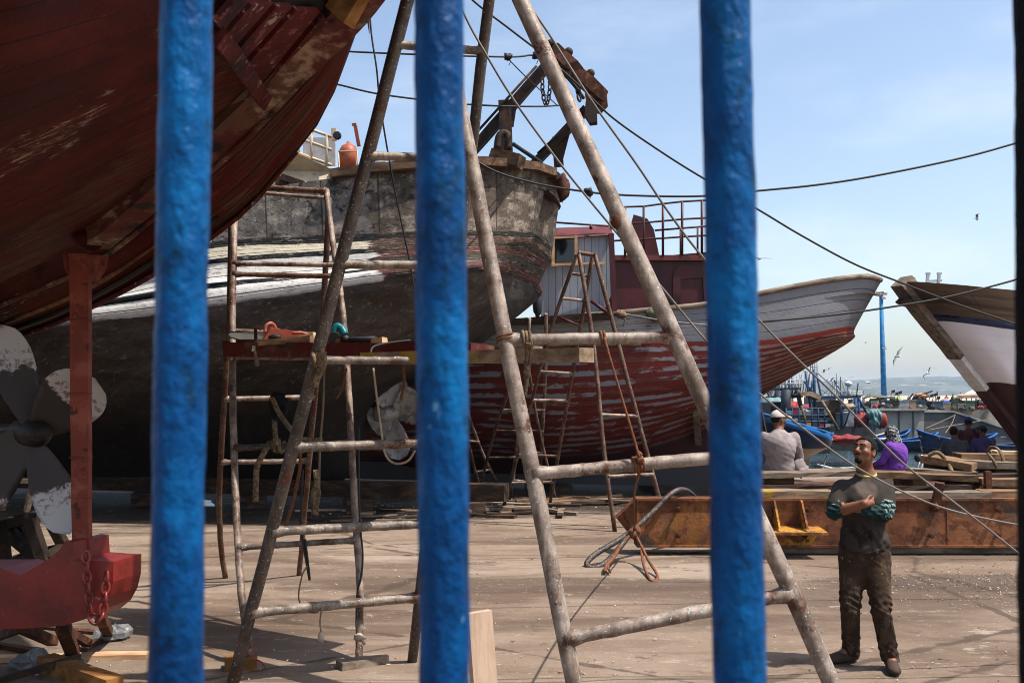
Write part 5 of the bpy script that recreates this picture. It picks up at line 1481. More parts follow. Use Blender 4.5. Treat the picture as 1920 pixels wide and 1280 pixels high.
m = MB(); m.beam(P(474, 653, 7.64), P(488, 655, 7.64), .05, .05); m.bar(P(481, 660, 7.62), P(482, 686, 7.62), .018, 8); m.build("sliding_jaw", MAT['wood_grey'], cl)
# cord lying over the platform edge
m = MB(); m.tube(cr([P(770, 638, 6.9), P(735, 642, 6.85), P(705, 648, 6.8), P(696, 656, 6.75), P(695, 672, 6.72)], 6), .009, 6); solo("cord", m, MAT['cable'], "black power cord draped over the platform edge", "cord")

# ------------------------------------------------------------------ ropes, cords and hanging things
def rope(name, pts, r, mat, label, cat="rope", seg=7, k=8, group=None, tw=True):
    m = MB(); q = cr(pts, k)
    if tw:
        q = resample(q, max(6, int(sum((b - a).length for a, b in zip(q, q[1:])) / max(.01, r * 1.6))))
        rr = [r * (1 + .16 * math.sin(i * 1.9)) for i in range(len(q))]
    else: rr = r
    m.tube(q, rr, seg); return solo(name, m, MAT[mat], label, cat, group)
def coil(m, c, axis, R0, r, n, pitch):
    axis = V(axis).normalized(); u = axis.orthogonal().normalized(); w = axis.cross(u); q = []
    for i in range(n * 12 + 1):
        t = 2 * math.pi * i / 12
        q.append(V(c) + axis * (pitch * (i / 12 - n / 2)) + (u * math.cos(t) + w * math.sin(t)) * R0 * (1 + .05 * math.sin(i * .7)))
    m.tube(q, r, 6)
def dist_on(pole, py): return on_pole(pole, py).y
r1 = on_pole(C_, 637); r2 = on_pole(B_, 632)
def on_rung(ya, yb, px, pA=C_, pB=B_):
    a = on_pole(pA, ya); b = on_pole(pB, yb)
    lo, hi = 0, 1
    for _ in range(30):
        mid = (lo + hi) / 2; p = a.lerp(b, mid)
        f = V((0, CP, SP)); q = p - V((0, 0, CAM_H)); x = 960 + FPX * q.x / q.dot(f)
        if x < px: lo = mid
        else: hi = mid
    return a.lerp(b, lo), (b - a).normalized()
p, d = on_rung(637, 632, 1131); p2, d2 = on_rung(889, 855, 1198)
m = MB(); coil(m, p, d, .038, .008, 2, .018)
m.tube([q + V((0, -.02, 0)) for q in cr([p + V((.0, -.05, .0)), P(1142, 668, 5.3), P(1165, 745, 5.28), P(1186, 815, 5.26), P(1196, 850, 5.24), p2 + V((0, -.03, .04))], 8)], .008, 7)
coil(m, p2, d2, .041, .009, 4, .016); m.ball(p2 + V((0, -.045, .03)), .022, nz=.4); m.ball(p2 + V((-.005, -.04, .06)), .018, nz=.4)
solo("rope", m, MAT['rope_rust'], "rust coloured rope tied between the two upper rungs of the pale ladder", "rope")
p, d = on_rung(637, 632, 989)
m = MB(); coil(m, p, d, .045, .010, 3, .02); m.tube(cr([p + V((0, -.05, -.02)), P(988, 672, 5.4), P(984, 700, 5.42), P(990, 725, 5.42)], 6), .012, 6); m.tube(cr([p + V((.01, -.05, -.02)), P(994, 668, 5.4), P(991, 695, 5.4), P(984, 745, 5.4)], 6), .011, 6)
m.ball(P(988, 698, 5.4), .024, (.8, .8, 1.6), nz=.5)
solo("rope", m, MAT['rope_tan'], "tan rope hanging the yellowish timber from the pale ladder's top rung", "rope")
m = MB(); coil(m, on_pole(C_, 634), (C_[1] - C_[0]), .053, .006, 2, .02); solo("lashing", m, MAT['rope_rust'], "thin lashing wound round the pale ladder's left stile", "lashing")
p = on_pole(A_, 676)
m = MB(); coil(m, p + V((.02, 0, 0)), V((1, .1, .2)), .06, .016, 2, .03)
m.tube(cr([p + V((.07, -.05, .02)), P(602, 690, 6.2), P(596, 706, 6.2), P(588, 724, 6.2)], 6), [.024] * 19, 7); m.ball(P(604, 674, 6.15), .05, (.7, .7, 1.5), nz=.6, nf=5)
solo("lashing", m, MAT['rope_tan'], "tan rag lashing where the platform rung meets the dark stile", "lashing")
# thick rope wound on the lower trestle rung with hanging tails
a0 = on_pole(S['fl'][0], 840); b0 = on_pole(S['fr'][0], 829)
def srung(t, dz=0): return a0.lerp(b0, t) + V((0, 0, dz))
m = MB(); coil(m, srung(.37), (b0 - a0), .046, .020, 2, .045); m.tube(cr([srung(.30, .03), P(494, 850, 7.6), P(482, 875, 7.6), P(480, 905, 7.6), P(479, 940, 7.6)], 6), .024, 8)
m.tube(cr([srung(.5, .03) + V((0, -.04, 0)), srung(.58, .05) + V((0, -.05, 0)), srung(.66, .04) + V((0, -.04, 0)), srung(.76, .035) + V((0, -.03, 0))], 6), .018, 7)
solo("rope", m, MAT['rope_tan'], "thick brown rope wound on the trestle's lower rung, its tail hanging", "rope")
m = MB(); m.tube(cr([P(510, 745, 7.75), P(524, 775, 7.7), P(548, 808, 7.6)], 6), .021, 8); m.tube(cr([P(508, 752, 7.8), P(514, 790, 7.75), P(518, 835, 7.62)], 6), .021, 8); solo("stick", m, MAT['rope_tan'], "bent brown hose hooked over the trestle above the thick rope", "hose")
m = MB(); m.ball(P(521, 752, 7.8), .075, (1.0, .7, 1.0), nz=.7, nf=3); m.ball(P(532, 762, 7.8), .05, (.8, .7, 1.4), nz=.7, nf=4); m.tube([P(514, 760, 7.8), P(516, 850, 7.7)], [.05, .012], 6); solo("black_cloth", m, MAT['cloth_black'], "black cloth hung over the bent brown hose", "cloth")
rope("rope", [P(592, 880, 7.2), P(594, 905, 7.2), P(590, 925, 7.2), P(592, 965, 7.2)], .022, 'rope_tan', "frayed tan rope end hanging behind the dark ladder stile", k=5)
m = MB()
for i in range(9): m.tube(cr([P(592, 905, 7.2), P(592 + random.uniform(-9, 9), 925, 7.2), P(592 + random.uniform(-11, 9), 960 + random.uniform(-15, 10), 7.2)], 4), .005, 5)
solo("rope_strands", m, MAT['rope_tan'], "loose strands teased out of the frayed tan rope end", "rope strands")
rope("cord", [P(563, 850, 7.35), P(562, 880, 7.35), P(552, 930, 7.35), P(536, 985, 7.35)], .014, 'rope_rust', "short rusty rope tail hanging left of the frayed rope", k=5)
for pts, mat, lab in ((((650, 690), (640, 730), (630, 748)), 'rope_rust', "short frayed rope hanging from the platform beside the pale trestle leg"),
                      (((608, 690), (606, 760), (600, 840), (598, 925)), 'cord_tan', "thin tan cord hanging straight down from the platform"),
                      (((568, 880), (565, 950), (566, 1000), (580, 1085), (578, 1060), (572, 1010)), 'cable', "black cord hanging in a long loop behind the ladder rungs")):
    rope("cord", [P(x, y, 7.3) for x, y in pts], .009, mat, lab, "cord", tw=False)
rope("cord", [P(700, 690, 7.0), P(706, 740, 7.0), P(714, 800, 7.0), P(722, 850, 7.0), P(740, 868, 7.0), P(764, 864, 6.95), P(778, 845, 6.9)], .0085, 'plug', "pale cord sagging in a loop from the platform towards the second blue bar", "cord", tw=False)
rope("cord", [P(757, 684, 6.9), P(757, 720, 6.9), P(752, 750, 6.9)], .012, 'rope_rust', "red rag strip hanging from the platform near the second blue bar", "cord")
c = rope("plug_cord", [P(576, 1060, 6.8), P(566, 1080, 6.8), P(560, 1120, 6.78), P(572, 1142, 6.74), P(592, 1148, 6.7), P(602, 1140, 6.66), P(600, 1165, 6.66), P(602, 1185, 6.66)], .006, 'cord_tan', "thin cord hanging from the lowest dark rung with a beige plug on its end", "cord", tw=False)
m = MB(); m.lathe(P(602, 1184, 6.66), (0, 0, -1), [(.012, 0), (.022, .02), (.024, .05), (.018, .065)], 10); m.bar(P(600, 1198, 6.65), P(600, 1205, 6.65), .004, 6); m.bar(P(605, 1198, 6.65), P(605, 1205, 6.65), .004, 6); m.build("plug", MAT['plug'], c)
c = rope("plug_cord", [P(672, 800, 7.55), P(674, 960, 7.4), P(680, 1040, 7.25), P(676, 1085, 7.2), P(670, 1110, 7.2), P(668, 1170, 7.12), P(671, 1192, 7.1)], .008, 'cable', "black cable running down the pale trestle leg to a taped plug", "cable", tw=False)
m = MB(); m.ball(P(674, 1194, 7.08), .035, (1.2, .8, .9), nz=.5, nf=4); m.bar(P(678, 1198, 7.06), P(684, 1208, 7.05), .012, 8); m.build("plug", MAT['plug'], c)
m = MB(); coil(m, S['fl'][0][-2] + V((0, 0, -.06)), (0, 0, 1), .036, .008, 3, .016); m.tube(cr([P(470, 1236, 6.95), P(486, 1238, 6.9), P(498, 1250, 6.85)], 5), .006, 5); solo("rag", m, MAT['net_red'], "red cord tied round the foot of the trestle's left leg", "cord")
m = MB(); m.box(G(452, 1252) + V((0, 0, .04)), (.22, .16, .09), Matrix.Rotation(.2, 3, 'Z')); solo("brick", m, MAT['wood_orange'], "orange block beside the trestle's left foot", "block", bevel=.008)
m = MB(); m.beam(G(636, 1254) + V((0, 0, .03)), G(722, 1240) + V((0, 0, .03)), .12, .055, jit=.006); solo("foot_board", m, MAT['wood_grey'], "weathered grey board under the trestle's right foot", "board")
# sawn board leaning up near the fence
m = MB(); a = P(897, 1146, 4.35); b = P(930, 1500, 4.3); b.z = 0.0
m.beam(b, a, .115, .05, up=(0.45, -1, 0)); solo("board", m, MAT['wood_vert'], "fresh sawn board standing on end beside the second blue bar", "board", bevel=.003)

# ------------------------------------------------------------------ overhead cables
def cable(pts, r, mat, label):
    m = MB(); m.tube(cr([P(*p) for p in pts], 8), r, 6); return solo("cable", m, MAT[mat], label, "cable")
cable([(840, -60, 7.6), (880, -5, 7.6), (960, 58, 7.7), (1030, 112, 7.8), (1090, 165, 7.9), (1150, 222, 8.0), (1240, 285, 8.1), (1320, 335, 8.2), (1420, 392, 8.3), (1500, 440, 8.4), (1600, 494, 8.5), (1690, 530, 8.6), (1800, 572, 8.7), (1930, 618, 8.8), (2100, 690, 8.9)], .009, 'cable', "black cable sagging from the top of the A-frame across to the brown bow")
cable([(840, -50, 6.0), (872, 30, 6.0), (910, 100, 6.0), (965, 190, 6.02), (1045, 300, 6.05), (1105, 375, 6.1), (1180, 465, 6.15), (1250, 550, 6.2), (1330, 645, 6.3), (1425, 738, 6.4), (1510, 806, 6.45), (1600, 872, 6.5), (1700, 925, 6.6), (1790, 958, 6.7), (1920, 985, 6.8), (2050, 1000, 6.9)], .0075, 'cable_grey', "grey cable running down from the A-frame in front of the standing man's chest")
cable([(985, -10, 5.9), (1000, 20, 5.9), (1030, 65, 5.9), (1068, 125, 5.92), (1120, 205, 5.95), (1195, 310, 6.0), (1255, 400, 6.05), (1320, 485, 6.1), (1425, 602, 6.2), (1490, 668, 6.3), (1560, 735, 6.35), (1630, 806, 6.4), (1700, 874, 6.45), (1800, 950, 6.5), (1920, 1045, 6.6), (2050, 1150, 6.7)], .0075, 'cable_grey', "pale grey cable that crosses the standing man's head and ends low at the right")
cable([(870, 288, 11.0), (930, 322, 11.0), (1000, 343, 11.0), (1060, 354, 11.0), (1140, 364, 11.0), (1240, 368, 11.0), (1330, 367, 11.0), (1420, 358, 11.0), (1530, 347, 11.0), (1640, 330, 11.0), (1800, 297, 11.0), (1910, 267, 11.0), (2050, 225, 11.0)], .013, 'cable', "black cable strung level below the gantry across the open sky")
cable([(1330, 607, 9.6), (1420, 603, 9.6), (1530, 594, 9.6), (1640, 580, 9.6), (1780, 556, 9.6), (1920, 520, 9.6), (2050, 480, 9.6)], .011, 'cable', "thin black cable rising over the grey bow to the right edge")
cable([(600, 92, 12.5), (655, 97, 12.5), (800, 103, 12.5), (955, 107, 12.8), (1000, 104, 13.2), (1034, 112, 14.4)], .013, 'cable', "upper black stay from the red hull to the gantry top")
cable([(560, 146, 12.5), (630, 158, 12.5), (720, 178, 12.5), (880, 196, 12.8), (1000, 200, 13.5), (1048, 198, 14.6)], .013, 'cable', "lower black stay from the red hull to the gantry")
cable([(950, 108, 12.8), (990, 148, 13.2), (1045, 198, 14.4)], .008, 'cable', "short thin wire between the two black stays")
cable([(690, -30, 6.6), (696, 60, 6.6), (706, 128, 6.6), (712, 190, 6.65), (728, 290, 6.75), (745, 380, 6.85), (766, 480, 6.95), (780, 560, 7.0)], .007, 'cable', "thin dark cord hanging past the leaning dark stile")
for (x, y, d) in ((1103, 360, 11.0), (953, 107, 12.8), (1005, 104, 13.2)):
    m = MB(); m.ball(P(x, y, d), .05, (1.2, 1, 1), nz=.8, nf=5); m.tube(cr([P(x, y, d), P(x + 4, y + 8, d), P(x + 1, y + 16, d)], 4), .006, 5)
    solo("wire_knot", m, MAT['cable'], "dark knot on the level cable below the gantry" if y > 200 else ("dark knot on the upper stay left of the gantry" if x < 1000 else "frayed knot where the upper stay meets the gantry"), "knot")
cable([(1330, 610, 17.6), (1250, 602, 17.6), (1190, 592, 17.7), (1168, 588, 17.7)], .018, 'cable_grey', "mooring line along the red boat's bulwark to a white knot")
m = MB(); m.ball(P(1165, 590, 17.7), .09, (1.2, 1, .8), nz=.8, nf=4); m.tube(cr([P(1165, 592, 17.7), P(1172, 600, 17.7), P(1168, 612, 17.7)], 4), .02, 5); solo("rope_knot", m, MAT['rope_tan'], "pale rope knot on the red boat's bulwark", "knot")

# ------------------------------------------------------------------ rusty pontoon with timbers
fx0, fx1 = P(1194, 980, 11.8).x, 9.4
pon = thing("pontoon", "long low rusty steel pontoon with yellow stains and bolts behind the standing man", "pontoon", (5, 12.4, 0))
m = MB(); m.box(((fx0 + fx1) / 2, 11.95, .40), (fx1 - fx0, .30, .60)); m.build("front_beam", MAT['pontoon'], pon, bevel=.012)
m = MB(); m.box((6.3, 13.36, .38), (6.2, 2.5, .56)); m.build("hull", MAT['rust'], pon)
m = MB(); a = V((fx0, 11.82, .68)); 
m.prism([(fx0 - .002, 11.82, .69), (fx0 - .22, 12.1, .42), (fx0 - .20, 12.1, .40), (fx0 - .002, 11.9, .14)], (0, .22, 0)); m.build("end_wedge", MAT['pontoon'], pon)
m = MB(); m.box(((fx0 + fx1) / 2, 11.788, .69), (fx1 - fx0, .03, .03)); m.box(((fx0 + fx1) / 2, 11.788, .115), (fx1 - fx0, .03, .03)); m.build("edge_flange", MAT['pontoon'], pon)
for i in range(9):
    x = fx0 + 1.1 + i * .93
    m = MB(); m.box((x, 11.797, .40), (.018, .012, .56)); m.build("weld_seam", MAT['pontoon'], pon)
for i in range(10):
    for z in (.58, .26):
        x = fx0 + .48 + i * .80 + random.uniform(-.03, .03)
        m = MB(); m.lathe((x, 11.8, z), (0, -1, -.1), [(.018, 0), (.018, .05), (.036, .05), (.036, .075), (.012, .08)], 6, False); m.build("bolt", MAT['rust'], pon)
# yellow bracket with gussets (left of the man)
bx = P(1490, 985, 11.8).x
m = MB(); m.prism([(bx - .42, 11.8, .33), (bx + .30, 11.8, .33), (bx + .30, 11.45, .30), (bx - .42, 11.45, .30)], (0, 0, .03))
for x in (bx - .28, bx + .06): m.prism([(x, 11.8, .69), (x, 11.72, .68), (x, 11.50, .36), (x, 11.8, .36)], (.025, 0, 0))
m.prism([(bx - .42, 11.795, .30), (bx + .30, 11.795, .30), (bx + .18, 11.795, .10), (bx - .30, 11.795, .10)], (0, -.02, 0))
m.build("bracket", MAT['yellow_rust'], pon)
for px in (1752, 1400):
    x = P(px, 950, 11.8).x
    m = MB(); m.beam((x, 11.78, .60), (x + .05, 11.74, .90), .10, .05, up=(0, 1, 0)); m.ball((x - .02, 11.74, .60), .05, nz=.5); m.build("lug", MAT['rust'], pon)
m = MB(); m.box(((fx0 + fx1) / 2 + .8, 11.98, .075), (fx1 - fx0 - 1.6, .25, .12)); solo("skid_timber", m, MAT['wood_grey'], "long grey skid timber under the rusty pontoon's front edge", "timber")
m = MB(); m.box((fx0 + 2.0, 13.6, .055), (1.2, .5, .10)); solo("skid_timber", m, MAT['wood_dark'], "dark skid block under the rusty pontoon's left end", "timber")
# timbers on the pontoon
def tmb(a, b, w_, h_, mat, label, cat="timber", **k):
    m = MB(); m.beam(a, b, w_, h_, jit=.010); return solo("timber", m, MAT[mat], label, cat, **k)
tmb(P(1400, 924, 12.0), P(1560, 926, 11.98), .30, .085, 'wood_yellow', "yellow painted timber along the pontoon's front edge, left of the man")
tmb(P(1648, 932, 12.0), P(1850, 928, 12.0), .26, .12, 'wood_grey', "weathered timber on the pontoon's front edge right of the man", bevel=.02)
tmb(P(1836, 926, 12.05), P(1990, 925, 12.0), .22, .10, 'wood_brown', "broken brown timber on the pontoon's front edge at the far right")
tmb(P(1400, 912, 12.5), P(1560, 912, 12.5), .18, .06, 'wood_dark', "thin dark board behind the yellow painted timber")
tmb(P(1640, 915, 12.4), P(1818, 913, 12.4), .14, .06, 'wood_dark', "thin dark board behind the weathered front timber")
# platform of planks on blocks
for px, w_ in ((1462, 48), (1720, 26), (1822, 30), (1895, 36)):
    a = P(px - w_ * .5, 908, 12.9); b = P(px + w_ * .5, 908, 12.9)
    m = MB(); m.box(((a.x + b.x) / 2, 13.15, .80), (b.x - a.x, .6, .19), Matrix.Rotation(.04, 3, 'Z')); solo("timber_block", m, MAT['wood_brown'], {1462: "squared timber block under the planks where the grey jacketed man sits", 1720: "squared timber block just right of the standing man", 1822: "squared timber block left of the rusty lug on the pontoon", 1895: "squared timber block at the right end of the plank platform"}[px], "timber block", bevel=.012)
tmb(P(1380, 890, 12.75), P(1600, 884, 12.75), .55, .07, 'wood_grey', "wide grey plank carrying the seated man in the grey jacket", "plank")
tmb(P(1560, 884, 13.3), P(1830, 895, 12.7), .45, .07, 'wood_brown', "brown plank running from the seated man behind the standing man", "plank")
tmb(P(1700, 880, 13.2), P(1830, 888, 12.9), .3, .06, 'wood_grey', "grey plank end with a rough split edge near the woman in purple", "plank")
tmb(P(1826, 893, 12.9), P(2000, 890, 12.9), .32, .06, 'wood_dark', "dark plank at the right of the platform", "plank")
tmb(P(1834, 903, 12.6), P(2000, 905, 12.55), .24, .10, 'wood_brown', "brown beam under the right end of the platform", "beam")
tmb(P(1734, 858, 13.5), P(1830, 874, 13.1), .6, .10, 'wood_brown', "split brown slab jutting left beside the motorbike", "slab")
tmb(P(1794, 858, 13.6), P(2000, 862, 13.6), .30, .13, 'wood_brown', "top beam of the tied timber stack at the right", "beam", bevel=.015)
tmb(P(1770, 868, 13.4), P(2000, 874, 13.3), .34, .10, 'wood_grey', "lower beam of the tied timber stack at the right", "beam", bevel=.015)
tmb(P(1860, 850, 14.2), P(2000, 856, 14.2), .30, .10, 'wood_new', "pale beam at the back of the tied timber stack", "beam")
tmb(P(1746, 882, 13.6), P(1790, 884, 13.6), .5, .28, 'wood_dark', "dark block under the split brown slab", "timber block")
tmb(P(1850, 884, 13.5), P(1890, 884, 13.5), .5, .16, 'wood_dark', "dark spacer block under the tied timber stack", "timber block")
m = MB(); coil(m, P(1866, 864, 13.5), (1, .1, 0), .20, .016, 2, .03); m.tube(cr([P(1852, 850, 13.3), P(1862, 862, 13.2), P(1868, 876, 13.2)], 4), .02, 6); solo("rope", m, MAT['rope_tan'], "rope tied round the timber stack at the right", "rope")
m = MB(); m.tube(cr([P(1740, 854, 13.2), P(1758, 848, 13.15), P(1775, 864, 13.1), P(1786, 886, 12.9)], 8), .028, 8); solo("rope", m, MAT['rope_tan'], "thick rope draped over the split brown slab", "rope")
m = MB(); m.tube(cr([P(1835, 918, 12.2), P(1848, 908, 12.2), P(1858, 918, 12.2)], 6), .02, 6); m.box(P(1852, 903, 12.2), (.08, .06, .28)); solo("rusty_fitting", m, MAT['rust'], "rusty iron fitting on the pontoon's timbers at the right", "fitting")
# wire rope sling with its rust coloured rope
m = MB()
m.tube(cr([P(1310, 940, 12.5), P(1292, 922, 12.2), P(1272, 918, 11.9), P(1248, 934, 11.75), P(1225, 958, 11.65), P(1190, 990, 11.5), P(1160, 1012, 11.3), P(1120, 1036, 11.15), P(1102, 1052, 11.05), P(1103, 1062, 11.0), P(1120, 1063, 11.0), P(1140, 1050, 11.1), P(1165, 1022, 11.2), P(1186, 992, 11.45)], 8), .034, 9)
solo("wire_sling", m, MAT['wire_rope'], "thick steel wire sling looped from the pontoon's left end to the ground", "sling")
m = MB(); m.ball(P(1187, 1000, 11.3), .06, (1, .8, 1), nz=.5, nf=3); m.ball(P(1194, 994, 11.3), .045, (1, .8, 1.2), nz=.5, nf=3)
m.tube(cr([P(1190, 1000, 11.3), P(1200, 1018, 11.2), P(1216, 1050, 10.8), P(1232, 1076, 10.4), P(1230, 1088, 10.2), P(1220, 1087, 10.2), P(1208, 1062, 10.7), P(1202, 1030, 11.1)], 8), .017, 7)
m.tube(cr([P(1182, 1002, 11.3), P(1165, 1020, 11.2), P(1150, 1045, 11.0), P(1138, 1058, 10.8), P(1134, 1072, 10.5)], 8), .022, 7); m.tube(cr([P(1148, 1050, 11.0), P(1140, 1060, 10.8), P(1144, 1072, 10.5)], 6), .014, 6)
m.tube(cr([p2 + V((0, 0, -.05)), P(1189, 930, 8.0), P(1190, 992, 11.3)], 8), .009, 6)
solo("rope", m, MAT['rope_rust'], "rust coloured rope knotted round the wire sling with a loop on the ground", "rope")

# ------------------------------------------------------------------ steel stands, planks and rubble at the lower left
st = thing("steel_stand", "rusty welded steel stand under the red boat's shoe", "stand", G(110, 1215))
def ang(t, a, b, w_=.07, mat='rust', nm="strut"):
    m = MB(); m.beam(a, b, w_, w_ * .9, jit=.003); m.build(nm, MAT[mat], t)
F1, F2, F3, F4 = G(140, 1229), G(206, 1192), G(-40, 1205), G(30, 1172)
T1, T2, T3 = P(118, 1172, 6.75), P(186, 1150, 6.9), P(40, 1176, 6.75)
ang(st, F1, T1, .09); ang(st, F1, F2); ang(st, F2, T2); ang(st, F3, F1 + V((-.25, 0, .02)), .06); ang(st, F3, T3, .07); ang(st, F4, F2 + V((-.02, .02, 0)), .06); ang(st, T3, F1 + V((-.18, .03, .1)), .07); ang(st, P(120, 1180, 6.9), P(165, 1205, 7.4), .06)
st2 = thing("steel_stand", "dark rusty box frame tilted on the ground behind the red shoe", "stand", G(60, 1045))
b8 = {}
for k, (x, y, d) in dict(a=(2, 986, 8.6), b=(56, 972, 8.4), c=(88, 962, 9.0), d=(30, 976, 9.2), e=(8, 1060, 8.6), f=(82, 1052, 8.4), g=(122, 1026, 9.0), h=(60, 1040, 9.2)).items(): b8[k] = P(x, y, d)
for e in ("ab", "bc", "cd", "da", "ae", "bf", "cg", "dh", "ef", "fg", "gh", "he", "bh", "af"):
    ang(st2, b8[e[0]], b8[e[1]], .10, 'dark_steel', "strut")
m = MB(); m.beam(G(-40, 1240) + V((0, 0, .02)), G(278, 1232) + V((0, 0, .02)), .11, .035, jit=.003); solo("plank", m, MAT['wood_new'], "fresh pale plank lying on the ground below the steel stand", "plank")
m = MB(); m.beam(G(85, 1256) + V((0, 0, .06)), G(215, 1300) + V((0, 0, .05)), .13, .11, jit=.004); solo("timber", m, MAT['wood_orange'], "short orange brown timber lying in the lower left corner", "timber")
m = MB(); m.beam(G(-20, 1292) + V((0, 0, .04)), G(150, 1262) + V((0, 0, .12)), .05, .04, jit=.003); solo("timber", m, MAT['wood_dark'], "thin dark batten crossing the orange brown timber", "timber")
for (x, y, s_, lab) in ((62, 1254, .11, "pale broken stone lying left of the orange brown timber"), (216, 1198, .09, "pale broken stone beside the steel stand's foot"), (140, 1252, .06, "small grey flake of stone on the orange brown timber")):
    m = MB(); m.ball(G(x, y) + V((0, 0, s_ * .5)), s_, (1.4, 1, .7), seg=10, nz=.9, nf=2.2); solo("stone", m, MAT['stone'], lab, "stone", smooth=False)
tr = thing("sawhorse", "pale wooden sawhorse far back under the old trawler at the left edge", "sawhorse", G(40, 945))
for a, b in (((10, 900, 14.5), (70, 902, 14.5)), ((15, 902, 14.5), (5, 955, 14.6)), ((62, 902, 14.5), (50, 958, 14.6)), ((60, 902, 15.0), (74, 950, 15.0))):
    pa, pb = P(*a), P(*b); pb.z = max(0, pb.z)
    m = MB(); m.beam(pa, pb, .07, .07); m.build("leg" if a[1] != b[1] - 2 else "top_rail", MAT['wood_grey'], tr)

# ------------------------------------------------------------------ scrap wood, chips and puddles
rnd = random.Random(5)
lab = "weathered scrap board lying in the litter before the red planked boat"
for i in range(34):
    x = rnd.uniform(840, 1180); y = rnd.uniform(938, 975) if x < 1070 else rnd.uniform(938, 952)
    if x < 1040 and rnd.random() < .5: y = rnd.uniform(955, 978)
    p = G(x, y); a = rnd.uniform(-.5, .5) + (0 if rnd.random() < .8 else 1.2); L = rnd.uniform(.35, 1.5)
    q = V((math.cos(a), math.sin(a), 0)) * L * .5
    m = MB(); m.beam(p - q + V((0, 0, rnd.uniform(.02, .10))), p + q + V((0, 0, rnd.uniform(.02, .10))), rnd.uniform(.05, .16), rnd.uniform(.02, .05), jit=.006)
    solo("scrap_board", m, MAT[rnd.choice(['wood_grey', 'wood_grey', 'wood_dark', 'wood_brown'])], lab, "board", "scrap boards before the red boat")
for i in range(14):
    p = G(rnd.uniform(590, 790), rnd.uniform(958, 980)); a = rnd.uniform(-.4, .4); L = rnd.uniform(.3, 1.1); q = V((math.cos(a), math.sin(a), 0)) * L * .5
    m = MB(); m.beam(p - q + V((0, 0, .03)), p + q + V((0, 0, .04)), rnd.uniform(.04, .10), .03, jit=.006)
    solo("scrap_board", m, MAT[rnd.choice(['wood_grey', 'wood_dark', 'wood_new'])], "weathered scrap stick on the ground under the old trawler's stern", "board", "scrap sticks under the old trawler")
m = MB()
for i in range(1500):
    if i < 450: p = G(rnd.uniform(-40, 1960), 985 + 300 * rnd.random() ** 1.3)
    elif i < 1200: p = V((rnd.gauss(5.3, 1.0), rnd.gauss(10.0, .55), 0)); p.x += (p.y - 10) * .4
    else: p = G(rnd.uniform(560, 1180), rnd.uniform(935, 985))
    s_ = rnd.uniform(.004, .012) * (1.5 if i > 1200 else .8)
    a = rnd.uniform(0, 6.3); q = V((math.cos(a), math.sin(a), 0)); w_ = V((-q.y, q.x, 0))
    L = s_ * rnd.uniform(.8, 2.6); z = rnd.uniform(.002, .012)
    m.prism([p + q * L + V((0, 0, z)), p + w_ * s_ * .5 + V((0, 0, .004)), p - q * L * .9 + V((0, 0, .004)), p - w_ * s_ * .5 + V((0, 0, .006))], (0, 0, .006 + s_ * .2))
o = m.build("wood_chips", weather("sawdust_chips", (0.50, 0.40, 0.29), [((0.30, 0.22, 0.15), 1.7, 0.58, 0.02), ((0.62, 0.56, 0.48), 3.1, 0.56, 0.02)], 0.95, bump=0)); o["kind"] = "stuff"
wet = NT("wet_oily_puddle"); wet.bump(wet.noise(wet.obj, (3, 9, 1), 6, .7), .6, .02); wm = wet.fin((0.012, 0.012, 0.013), 0.22, 0, 0.35)
for k, (pts) in enumerate(([(330, 934), (420, 928), (500, 934), (460, 946), (360, 948)], [(700, 942), (780, 930), (900, 928), (960, 938), (900, 950), (760, 955)], [(200, 912), (300, 909), (360, 912), (280, 917)], [(560, 930), (620, 925), (650, 935), (600, 945)])):
    m = MB(); q = cr([G(x, y) + V((0, 0, .006)) for x, y in pts], 6, closed=True); m.face([m.v(p) for p in q]); o = m.build("puddle", wm, None); o["kind"] = "structure"
# ------------------------------------------------------------------ harbour behind the yard
quay = thing("quay", "long grey concrete quay wall across the harbour with a pale ramp running down from it", "quay", (20, 62, -1))
m = MB(); x0 = P(1380, 770, 60).x; x1 = P(1733, 770, 60).x
m.box(((x0 + x1) / 2, 71, -.53), (x1 - x0, 22, 3.1)); m.build("wall", MAT['concrete'], quay)
m = MB(); m.box((x1 + 15, 74, -.53), (30, 19, 3.1)); m.build("wall", MAT['concrete'], quay)
m = MB(); m.box(((x0 + x1) / 2, 60.0, 1.06), (x1 - x0, .7, .14)); m.build("coping", MAT['concrete'], quay)
m = MB(); m.prism([P(1733, 773, 60), P(1788, 773, 60), P(1892, 806, 60), P(1990, 838, 60), P(1990, 900, 60), P(1733, 900, 60)], (0, 4.4, 0)); m.build("ramp_side", MAT['concrete_dark'], quay)
m = MB(); m.prism([P(1733, 769.5, 59.9), P(1788, 769.5, 59.9), P(1892, 802.5, 59.9), P(1990, 834, 59.9), P(1990, 838, 59.9), P(1892, 806, 59.9), P(1788, 773, 59.9), P(1733, 773, 59.9)], (0, 4.5, 0)); m.build("ramp_top", MAT['concrete'], quay)
for k, x in enumerate((1685, 1712)):
    m = MB(); a = P(x, 772, 59.97); m.box((a.x, 59.97, -.3), (.10, .05, 2.5)); m.build("wall_joint", MAT['concrete_dark'], quay)

